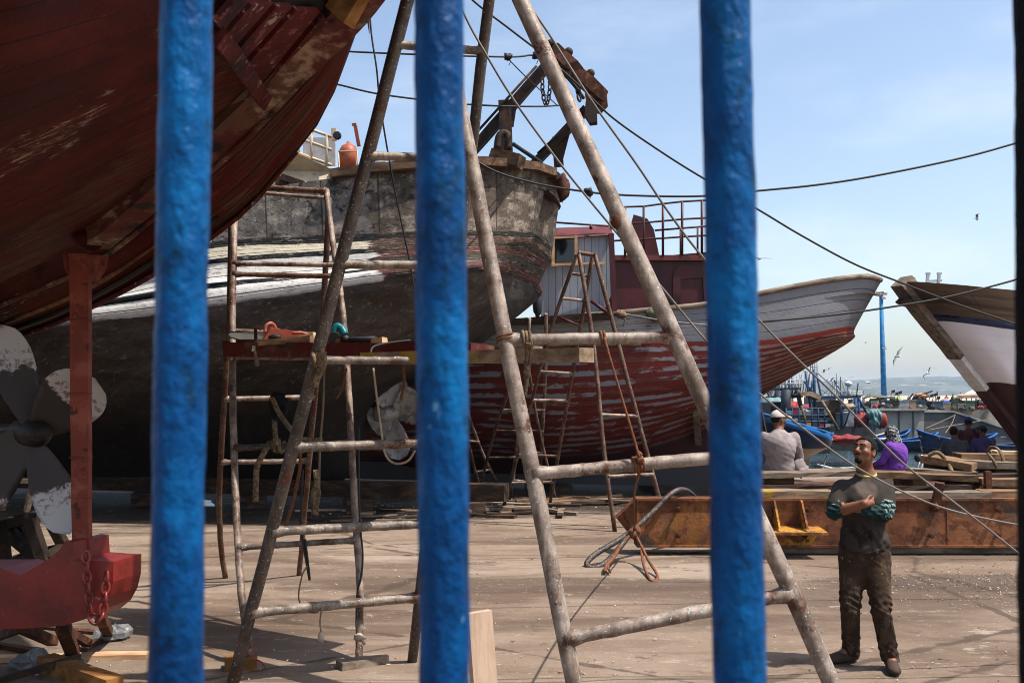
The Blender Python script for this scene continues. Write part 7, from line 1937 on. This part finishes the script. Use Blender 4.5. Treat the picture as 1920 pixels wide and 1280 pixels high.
def head_prims(C, F, s=1.0, neck=None, skin=True, beard=0.0):
    """face, ears, neck at C with frame F (numpy 3x3, columns right/forward/up)"""
    C = np.array(C, float)
    def q(x, y, z): return C + F @ (np.array([x, y, z]) * s)
    def r(*a): return tuple(k * s for k in a)
    p = [('ell', q(0, -.012, .025), r(.077, .098, .098), F, 0),
         ('ell', q(0, .022, -.045), r(.058, .066, .074), F, .03 * s),
         ('ell', q(0, .058, -.100), r(.027, .024, .021), F, .025 * s),
         ('cap', q(-.034, .080, .027), q(.034, .080, .027), .014 * s, .014 * s, .014 * s),
         ('ell', q(-.044, .052, -.020), r(.026, .030, .024), F, .02 * s), ('ell', q(.044, .052, -.020), r(.026, .030, .024), F, .02 * s),
         ('ell', q(-.032, .096, .006), r(.019, .014, .011), F, .012 * s, '-'), ('ell', q(.032, .096, .006), r(.019, .014, .011), F, .012 * s, '-'),
         ('ell', q(-.031, .077, .006), r(.014, .012, .010), F, .003 * s), ('ell', q(.031, .077, .006), r(.014, .012, .010), F, .003 * s),
         ('cap', q(0, .086, .018), q(0, .113, -.026), .010 * s, .014 * s, .012 * s), ('ell', q(-.013, .100, -.030), r(.010, .012, .009), F, .008 * s), ('ell', q(.013, .100, -.030), r(.010, .012, .009), F, .008 * s),
         ('ell', q(0, .084, -.060), r(.025, .013, .007), F, .006 * s), ('ell', q(0, .082, -.071), r(.021, .012, .008), F, .006 * s),
         ('ell', q(0, .097, -.0655), r(.022, .006, .0022), F, .003 * s, '-'),
         ('ell', q(-.079, -.008, -.008), r(.011, .022, .034), F, .010 * s), ('ell', q(.079, -.008, -.008), r(.011, .022, .034), F, .010 * s),
         ('ell', q(-.086, .000, -.006), r(.006, .012, .020), F, .005 * s, '-'), ('ell', q(.086, .000, -.006), r(.006, .012, .020), F, .005 * s, '-')]
    if neck is not None:
        p.append(('cap', q(0, -.022, -.055), np.array(neck, float), .056 * s, .064 * s, .035 * s))
    return p

def hair_obj(name, C, F, mat, parent, s=1.0, h=.006, xform=None, grow=.010, line=(.055, .045), low=-.045):
    C = np.array(C, float)
    prims = [('ell', C + F @ (np.array([0, -.014, .027]) * s), tuple((k + grow) * s for k in (.077, .098, .098)), F, 0)]
    def fn(X, f):
        L = (X - C) @ F / s
        x, y, z = L[..., 0], L[..., 1], L[..., 2]
        lim = np.where(y > 0.03, line[1] + (y - .03) * .35, np.where(y > -.045, .012 - (y + .045) * .10, low))
        edge = lim - z
        return np.maximum(f, edge * s * .8) + s * (.003 * np.sin(X[..., 0] * 150 + 2 * np.sin(X[..., 2] * 90)) * np.sin(X[..., 1] * 140 + X[..., 2] * 170) + .002 * np.sin(X[..., 0] * 330 + X[..., 2] * 210) * np.sin(X[..., 1] * 310))
    return sdf_obj(name, prims, mat, parent, h=h, fn=fn, xform=xform)

def hand_prims(w, d, palm_n, s=1.0, curl=.5, side=1):
    """w wrist, d direction of the fingers, palm_n direction the palm faces"""
    w = np.array(w, float); d = np.array(V(d).normalized()); n = np.array(V(palm_n).normalized()); n = n - d * (n @ d); n /= np.linalg.norm(n)
    a = np.cross(d, n) * side
    out = [('chain', [(w, .027 * s), (w + d * .035 * s, .030 * s), (w + d * .080 * s, .026 * s)], .02)]
    for i, (o, L) in enumerate(((-.030, .070), (-.010, .080), (.011, .075), (.030, .058))):
        b = w + (d * .078 + a * o) * s
        j1 = b + (d * math.cos(curl * .5) + n * math.sin(curl * .5)) * L * .45 * s
        j2 = j1 + (d * math.cos(curl * 1.3) + n * math.sin(curl * 1.3)) * L * .32 * s
        j3 = j2 + (d * math.cos(curl * 2.0) + n * math.sin(curl * 2.0)) * L * .25 * s
        out.append(('chain', [(b, .0098 * s), (j1, .0090 * s), (j2, .0082 * s), (j3, .0068 * s)], .005))
    t0 = w + (d * .025 - a * .028) * s; t1 = t0 + (d * .030 - a * .022 + n * .012) * s; t2 = t1 + (d * .034 + n * .012) * s
    out.append(('chain', [(t0, .013 * s), (t1, .011 * s), (t2, .009 * s)], .008))
    return out

# ---- the standing man with crossed arms
BX = V((2.66, 7.02, 0))
def L_(px, py, d): return np.array(P(px, py, d) - BX)
man = thing("person", "man in stained charcoal t-shirt and brown trousers standing with his arms crossed", "person", BX)
XF = Matrix.Translation(BX)
hipL, hipR = L_(1599, 1048, 7.08), L_(1643, 1048, 7.04)
knL, anL = L_(1594, 1146, 7.02), L_(1596, 1226, 7.14)
knR, anR = L_(1652, 1148, 6.90), L_(1669, 1238, 6.96)
anL[2] = .10; anR[2] = .10
toeL = np.array(G(1567, 1243) - BX); toeL[2] = .035
toeR = np.array(G(1675, 1262) - BX); toeR[2] = .035
shL, shR = L_(1577, 916, 7.08), L_(1661, 916, 7.06)
elL, elR = L_(1563, 961, 6.96), L_(1660, 963, 6.94)
wrL, wrR = L_(1620, 944, 6.80), L_(1610, 954, 6.88)
waist = L_(1621, 1010, 7.06); chest = L_(1619, 940, 7.06); neckb = L_(1623, 893, 7.08)
HC = L_(1621, 846, 7.03)
HF = frame((-.74, -.60, .34), (0, 0.0, 1))
hdL = L_(1640, 941, 6.84)
body = [('chain', [(neckb, .075), (chest, .115), (waist, .115), ((hipL + hipR) / 2 + np.array([0, .01, .05]), .100)], 0),
        ('cap', shL * .9 + shR * .1, shR * .9 + shL * .1, .068, .068, .05),
        ('ell', chest + np.array([-.085, -.02, 0]), (.10, .10, .13), None, .05), ('ell', chest + np.array([.085, -.02, 0]), (.10, .10, .13), None, .05),
        ('chain', [(hipL, .078), (knL, .050), (anL, .038)], .02), ('chain', [(hipR, .078), (knR, .050), (anR, .038)], .02),
        ('cap', anL, toeL, .040, .030, .03), ('cap', anR, toeR, .040, .030, .03),
        ('chain', [(shL, .056), (elL, .042)], .04), ('chain', [(elL, .041), (elL * .55 + wrL * .45, .041), (wrL, .029)], .02),
        ('chain', [(shR, .056), (elR, .042)], .04), ('chain', [(elR, .041), (elR * .55 + wrR * .45, .040), (wrR, .029)], .02)]
body += hand_prims(wrL, V(hdL - wrL), (0.1, .8, .2), .88, .7, -1)
body += hand_prims(wrR, V((-1, .35, .10)), (0, -.3, 1), .88, .5, 1)
body += head_prims(HC, HF, .92, neckb + np.array([0, .01, .02]))
sdf_obj("body", body, MAT['skin_tan'], man, h=.0062, xform=XF)
hair_obj("hair", HC, HF, MAT['hair_black'], man, s=.92, h=.005, line=(.05, .070), low=-.030, xform=XF, grow=.007)
# eyebrows and stubble-dark brow line
def hq(x, y, z): return HC + HF @ (np.array([x, y, z]) * .92)
sdf_obj("eyebrows", [('cap', hq(-.046, .082, .034), hq(-.014, .094, .034), .006, .007, 0), ('cap', hq(.046, .082, .034), hq(.014, .094, .034), .006, .007, 0)], MAT['hair_black'], man, h=.004, xform=XF)
sdf_obj("beard", [('ell', hq(0, .066, -.098), (.030, .024, .022), HF, 0), ('cap', hq(-.022, .088, -.052), hq(.022, .088, -.052), .006, .006, 0)], MAT['hair_black'], man, h=.004, xform=XF)
# trousers
def wr_trousers(X, f):
    z = X[..., 2]; kn = np.exp(-((z - .47) / .09) ** 2) + .9 * np.exp(-((z - .14) / .07) ** 2) + .5 * np.exp(-((z - .80) / .06) ** 2) + .25
    a = X[..., 0] * 60 + 2 * np.sin(z * 31)
    return f + (.0022 + .0028 * np.exp(-((z - .47) / .07) ** 2) + .002 * np.exp(-((z - .13) / .06) ** 2)) * kn * (np.sin(z * 105 + 3.5 * np.sin(X[..., 0] * 23 + z * 7) + X[..., 1] * 50) + .8 * np.sin(z * 47 + a) + .5 * np.sin(z * 171 + 2 * a)) - .002 * kn
tr_ = [('chain', [((hipL + hipR) / 2 + np.array([-.06, 0, .07]), .112), ((hipL + hipR) / 2 + np.array([.06, 0, .07]), .112)], 0),
       ('chain', [(hipL, .104), (hipL * .45 + knL * .55, .083), (knL, .068), (knL * .5 + anL * .5, .066), (anL + np.array([0, 0, -.03]), .064)], .05),
       ('chain', [(hipR, .104), (hipR * .45 + knR * .55, .083), (knR, .068), (knR * .5 + anR * .5, .066), (anR + np.array([0, 0, -.03]), .064)], .05)]
def cut_floor(z0):
    return lambda X, f: np.maximum(wr_trousers(X, f), z0 - X[..., 2])
sdf_obj("trousers", tr_, MAT['trousers'], man, h=.007, xform=XF, fn=cut_floor(.055))
# shoes
for a, t_ in ((anL, toeL), (anR, toeR)):
    d = t_ - a; d[2] = 0; d = d / np.linalg.norm(d); heel = np.array([a[0], a[1], 0]) - d * .035
    F = frame(tuple(d))
    pr = [('ell', heel + d * .02 + np.array([0, 0, .055]), (.044, .055, .05), F, 0), ('ell', heel + d * .12 + np.array([0, 0, .045]), (.046, .075, .043), F, .04), ('ell', heel + d * .20 + np.array([0, 0, .036]), (.047, .062, .035), F, .03)]
    sdf_obj("shoe", pr, MAT['shoe_brown'], man, h=.006, xform=XF, fn=lambda X, f: np.maximum(f, .004 - X[..., 2]))
# t-shirt with short sleeves
hem = L_(1620, 1030, 7.06)
def wr_shirt(X, f):
    z = X[..., 2]; x = X[..., 0]
    low = np.clip((1.32 - z) / .3, .25, 1)
    w_ = low * (.0032 * np.sin(z * 52 + 34 * x + 3.5 * np.sin(x * 21 + z * 6)) + .0028 * np.sin(x * 52 + 13 * z + 3 * np.sin(z * 24)) + .002 * np.sin(z * 110 - 44 * x))
    f = f + w_
    w2 = .006 * np.sin(22 * x + 14 * (z - 1.1) * np.sign(x + .02) + 2 * np.sin(z * 13)) * np.clip((1.28 - z) / .2, 0, 1)
    f = f + w2
    return np.maximum(f, hem[2] + .01 * np.sin(x * 25) - z)
shirt = [('chain', [(neckb + np.array([0, .0, -.01]), .078), (chest, .132), (waist + np.array([0, 0, .0]), .134), (hem + np.array([0, 0, -.05]), .142)], 0),
         ('cap', shL * .92 + shR * .08, shR * .92 + shL * .08, .066, .066, .06),
         ('ell', chest + np.array([-.085, -.02, -.01]), (.100, .105, .15), None, .06), ('ell', chest + np.array([.085, -.02, -.01]), (.100, .105, .15), None, .06),
         ('ell', hem + np.array([0, 0, .0]), (.176, .120, .16), None, .06), ('ell', waist, (.168, .116, .16), None, .06),
         ('chain', [(shL, .064), (shL * .34 + elL * .66, .066)], .03), ('chain', [(shR, .064), (shR * .28 + elR * .72, .069)], .03)]
# opening for the neck
shirt.append(('cap', neckb + np.array([0, -.01, .0]), neckb + np.array([0, -.03, .12]), .066, .085, .01, '-'))
sdf_obj("t_shirt", shirt, MAT['tshirt'], man, h=.007, xform=XF, fn=wr_shirt)
sdf_obj("collar", [('chain', [(neckb + np.array([.070 * math.cos(a), .062 * math.sin(a) - .012, .022 + .018 * math.sin(a)]), .010) for a in [2 * math.pi * k / 16 for k in range(17)]], 0)], MAT['collar_yellow'], man, h=.005, xform=XF)
# teal undershirt sleeves with patterned cuffs
def wr_sl(X, f): return f + .004 * np.sin(X[..., 0] * 90 + X[..., 2] * 120) + .003 * np.sin(X[..., 2] * 210)
sdf_obj("sleeve", [('chain', [(shL * .45 + elL * .55, .056), (elL, .054), (elL * .80 + wrL * .20, .050)], 0)], MAT['sleeve'], man, h=.006, xform=XF, fn=wr_sl)
sdf_obj("sleeve", [('chain', [(shR * .35 + elR * .65, .058), (elR, .056), (elR * .5 + wrR * .5, .050), (elR * .12 + wrR * .88, .044)], 0)], MAT['sleeve'], man, h=.006, xform=XF, fn=wr_sl)
ax_ = lambda a, b, t: a * (1 - t) + b * t
sdf_obj("cuff", [('cap', ax_(shL, elL, .58), ax_(shL, elL, .74), .062, .060, 0)], MAT['cuff'], man, h=.006, xform=XF, fn=wr_sl)
sdf_obj("cuff", [('cap', ax_(shR, elR, .72) + np.array([-.006, -.02, 0]), ax_(shR, elR, .93) + np.array([-.008, -.015, 0]), .068, .061, 0)], MAT['cuff'], man, h=.006, xform=XF, fn=wr_sl)

# ---- seated figures
def seated(label, pos, yaw, mats, head_yaw=0.0, head_tilt=0.0, lean=.15, s=1.0, hat=None, hunch=.05, arms='lap', h=.011, hair='hair_black', skin='skin_dark', bodywr=.006):
    """pos = seat point; the figure looks along +Y turned by yaw"""
    t = thing("person", label, "person", pos)
    M4 = Matrix.Translation(V(pos)) @ Matrix.Rotation(yaw, 4, 'Z') @ Matrix.Scale(s, 4)
    A = lambda *a: np.array(a, float)
    pel = A(0, 0, .10); ch = A(0, lean * .8 - hunch, .42); nb = A(0, lean + .02, .60); hc = A(0, lean + .055, .765)
    sh = [A(-.185, lean * .95, .53), A(.185, lean * .95, .53)]
    el = [A(-.25, lean + .10, .26), A(.25, lean + .10, .26)]; wr = [A(-.12, lean + .30, .18), A(.12, lean + .30, .18)]
    hp = [A(-.09, .03, .09), A(.09, .03, .09)]; kn = [A(-.12, .46, .08), A(.12, .46, .08)]; an = [A(-.12, .52, -.34), A(.12, .52, -.34)]
    HFr = frame((-math.sin(head_yaw), math.cos(head_yaw), head_tilt))
    body = [('chain', [(nb, .07), (ch, .12), (pel, .13)], 0), ('cap', sh[0] * .9, sh[1] * .9, .065, .065, .05)]
    for i in (0, 1):
        body += [('chain', [(sh[i], .054), (el[i], .042), (wr[i], .030)], .03), ('chain', [(hp[i], .085), (kn[i], .058), (an[i], .042)], .03), ('cap', an[i] + A(0, 0, -.03), an[i] + A(0, .15, -.05), .04, .032, .02)]
        body += hand_prims(wr[i], V((0, 1, -.2)), (0, 0, -1), 1.0, .4, 1 if i else -1)
    body += head_prims(hc, HFr, 1.0, nb)
    sdf_obj("body", body, MAT[skin], t, h=h * .8, xform=M4)
    top = [('chain', [(nb + A(0, -.01, -.03), .095), (ch, .165), (pel + A(0, 0, .03), .175)], 0), ('cap', sh[0] * .93, sh[1] * .93, .088, .088, .07), ('ell', ch + A(0, 0, -.02), (.205, .145, .20), None, .06), ('ell', pel + A(0, 0, .05), (.195, .16, .14), None, .06)]
    for i in (0, 1): top.append(('chain', [(sh[i], .082), (el[i], .068), (wr[i], .050)], .03))
    top.append(('cap', nb + A(0, .01, .03), nb + A(0, .02, .15), .062, .09, .01, '-'))
    def wrk(X, f):
        return np.maximum(f + .5 * bodywr * (np.sin(X[..., 2] * 38 + 46 * X[..., 0] + 3.5 * np.sin(X[..., 0] * 16 + X[..., 2] * 9)) + .8 * np.sin(X[..., 0] * 58 + 12 * X[..., 2] + 3 * np.sin(X[..., 2] * 19)) + .6 * np.sin(X[..., 2] * 95 + 40 * X[..., 0])), -.02 - X[..., 2])
    sdf_obj(mats[0][1], top, MAT[mats[0][0]], t, h=h, xform=M4, fn=wrk)
    if mats[1]:
        legs = []
        for i in (0, 1): legs.append(('chain', [(hp[i], .105), (kn[i], .078), (an[i], .062)], .03))
        sdf_obj(mats[1][1], legs, MAT[mats[1][0]], t, h=h, xform=M4)
        for i in (0, 1): sdf_obj("shoe", [('ell', an[i] + A(0, .05, -.05), (.05, .13, .045), None, 0)], MAT['shoe_brown'], t, h=h, xform=M4)
    if hat and hat[0] == 'cap':
        pr = [('ell', hc + HFr @ A(0, -.012, .035), (.088, .108, .098), HFr, 0)]
        def fn(X, f):
            Lc = (X - hc) @ HFr
            dome = np.maximum(f, .035 - Lc[..., 2])
            br = np.maximum(np.maximum(np.sqrt((Lc[..., 0] / .075) ** 2 + ((Lc[..., 1] - .11) / .105) ** 2) * .08 - .08, np.abs(Lc[..., 2] - .048 + (Lc[..., 1] - .10) * .25) - .010), .03 - Lc[..., 1])
            return np.minimum(dome, br)
        lo_ = hc - .24; hi_ = hc + .24
        sdf_obj("cap", pr, MAT[hat[1]], t, h=.008, xform=M4, fn=fn, lo=lo_, hi=hi_)
        hair_obj("hair", hc, HFr, MAT[hair], t, h=.010, grow=.004, line=(.05, .06), low=-.05, xform=M4)
    elif hat and hat[0] == 'scarf':
        pr = [('ell', hc + HFr @ A(0, -.015, .02), (.098, .112, .118), HFr, 0), ('cap', hc + HFr @ A(0, -.05, -.05), nb + A(0, -.04, .0), .085, .11, .05), ('cap', nb + A(0, .05, .02), nb + A(0, -.04, -.02), .09, .11, .04)]
        def fn(X, f):
            Lc = (X - hc) @ HFr
            open_ = np.sqrt((Lc[..., 0] / .055) ** 2 + ((Lc[..., 2] + .02) / .085) ** 2) * .06 - .06
            face = np.maximum(open_, .04 - Lc[..., 1])
            return np.maximum(f + .004 * np.sin(X[..., 2] * 90 + X[..., 0] * 50), -face)
        sdf_obj("headscarf", pr, MAT[hat[1]], t, h=.009, xform=M4, fn=fn)
    else:
        hair_obj("hair", hc, HFr, MAT[hair], t, h=.009, xform=M4)
    return t, M4
# man in the grey jacket sitting on the planks, back to us
sp = P(1462, 889, 13.0); sp.z = .84
t1, M1 = seated("man in a grey jacket and pale cap sitting with his back turned on planks", sp, -.25, (('grey_jacket', 'jacket'), ('trousers_blue', 'trousers')), head_yaw=-.85, head_tilt=.02, lean=.06, s=1.06, hat=('cap', 'cap_grey'), hunch=.10, h=.010, bodywr=.003)
# jacket tail and cuff spread on the plank
m = MB(); m.ball(P(1500, 878, 12.92), .13, (.75, .5, .9), nz=.5, nf=3); m.ball(P(1508, 884, 12.85), .075, (1.2, .6, .7), nz=.4, nf=3); m.build("jacket_tail", MAT['grey_jacket'], t1)
# woman in purple
sp = P(1682, 890, 17.0); sp.z = .55
t2, M2 = seated("woman in a purple robe and black and white headscarf", sp, .75, (('purple', 'robe'), None), head_yaw=.3, head_tilt=-.05, lean=.04, s=1.0, hat=('scarf', 'scarf'), h=.012, bodywr=.004)
sdf_obj("robe_skirt", [('chain', [(np.array([0, .05, .12]), .19), (np.array([0, .25, .0]), .20), (np.array([0, .42, -.12]), .19), (np.array([0, .48, -.42]), .24)], 0)], MAT['purple'], t2, h=.014, xform=M2, wrinkle=.008, wscale=9)
m = MB(); c = P(1682, 890, 17.0); m.box((c.x, 17.0, .26), (.5, .45, .46)); solo("wooden_crate", m, MAT['wood_brown'], "brown block the woman in purple sits on", "crate", bevel=.01)
# three men at the edge of the water
for px, z, mt, nm, hat, lab, yw, hy in ((1793, .46, 'dark_vest', 'vest', None, "hunched man in a grey and black vest, left of the three seated by the water", -.2, -.5),
                          (1822, .66, 'burgundy', 'sweater', ('cap', 'blue_cap'), "man in a burgundy sweater and blue cap seated by the water", -.1, -.6),
                          (1849, .50, 'violet_top', 'top', ('cap', 'gull_dark'), "man in a violet and navy top with a dark cap, right of the burgundy one", .1, .3)):
    sp = P(px, 850, 19.6 if px != 1822 else 19.9); sp.z = z
    t_, M_ = seated(lab, sp, yw, ((mt, nm), ('navy', 'trousers')), head_yaw=hy, lean=.08, s=.98, hat=hat, h=.014)
m = MB(); c = P(1822, 870, 19.8); m.box((c.x, 19.95, .20), (2.0, .5, .40)); solo("beam", m, MAT['wood_brown'], "long squared beam the three men by the water sit on", "beam", bevel=.02)

# ---- motorbike half hidden behind the timber stack
mb_ = thing("motorbike", "dark motorbike parked behind the timber stack, only handlebars and tank showing", "motorbike", (P(1752, 870, 16.4).x, 16.4, 0))
bx_, by_ = P(1745, 870, 16.4).x, 16.4
def K(u, v, z): return V((bx_ + u, by_ + v, z))
for u in (-.35, .95):
    m = MB(); q = [K(u + .29 * math.cos(a), 0, .30 + .29 * math.sin(a)) for a in [2 * math.pi * k / 22 for k in range(22)]]; m.tube(q, .045, 8, closed=True); w_ = m.build("wheel", MAT['black'], mb_)
    m = MB(); m.lathe(K(u, -.04, .30), (0, 1, 0), [(.05, 0), (.06, .04), (.05, .08)], 12)
    for k in range(8):
        a = 2 * math.pi * k / 8; m.bar(K(u, 0, .30), K(u + .27 * math.cos(a), 0, .30 + .27 * math.sin(a)), .006, 5)
    m.build("rim", MAT['steel'], w_)
m = MB(); m.ball(K(.22, 0, .78), .2, (1.3, .65, .6)); m.build("fuel_tank", MAT['blue_boat'], mb_)
m = MB(); m.ball(K(.72, 0, .78), .3, (1.2, .45, .25)); m.build("seat", MAT['black'], mb_)
m = MB(); m.ball(K(.35, 0, .42), .2, (1.0, .7, .9), nz=.3); m.build("engine", MAT['gull_dark'], mb_)
m = MB(); m.bar(K(-.35, -.07, .30), K(-.12, -.07, .95), .022, 8); m.bar(K(-.35, .07, .30), K(-.12, .07, .95), .022, 8); m.build("fork", MAT['steel'], mb_)
m = MB(); m.tube(cr([K(.02, -.36, 1.06), K(-.08, -.2, 1.08), K(-.12, 0, 1.0), K(-.08, .2, 1.08), K(.02, .36, 1.06)], 5), .014, 8); hb = m.build("handlebar", MAT['black'], mb_)
for v in (-.3, .3):
    m = MB(); m.bar(K(-.05, v, 1.07), K(-.02, v * 1.15, 1.22), .007, 6); m.ball(K(-.02, v * 1.2, 1.24), .05, (.4, 1.1, .8)); m.build("mirror", MAT['gull_dark'], hb)
m = MB(); m.ball(K(-.22, 0, .90), .075, (.8, 1, 1)); m.build("headlight", MAT['gull_dark'], mb_)
m = MB(); m.bar(K(-.1, 0, .92), K(.95, 0, .30), .03, 8); m.bar(K(.0, 0, .85), K(.75, 0, .68), .03, 8); m.build("frame", MAT['black'], mb_)
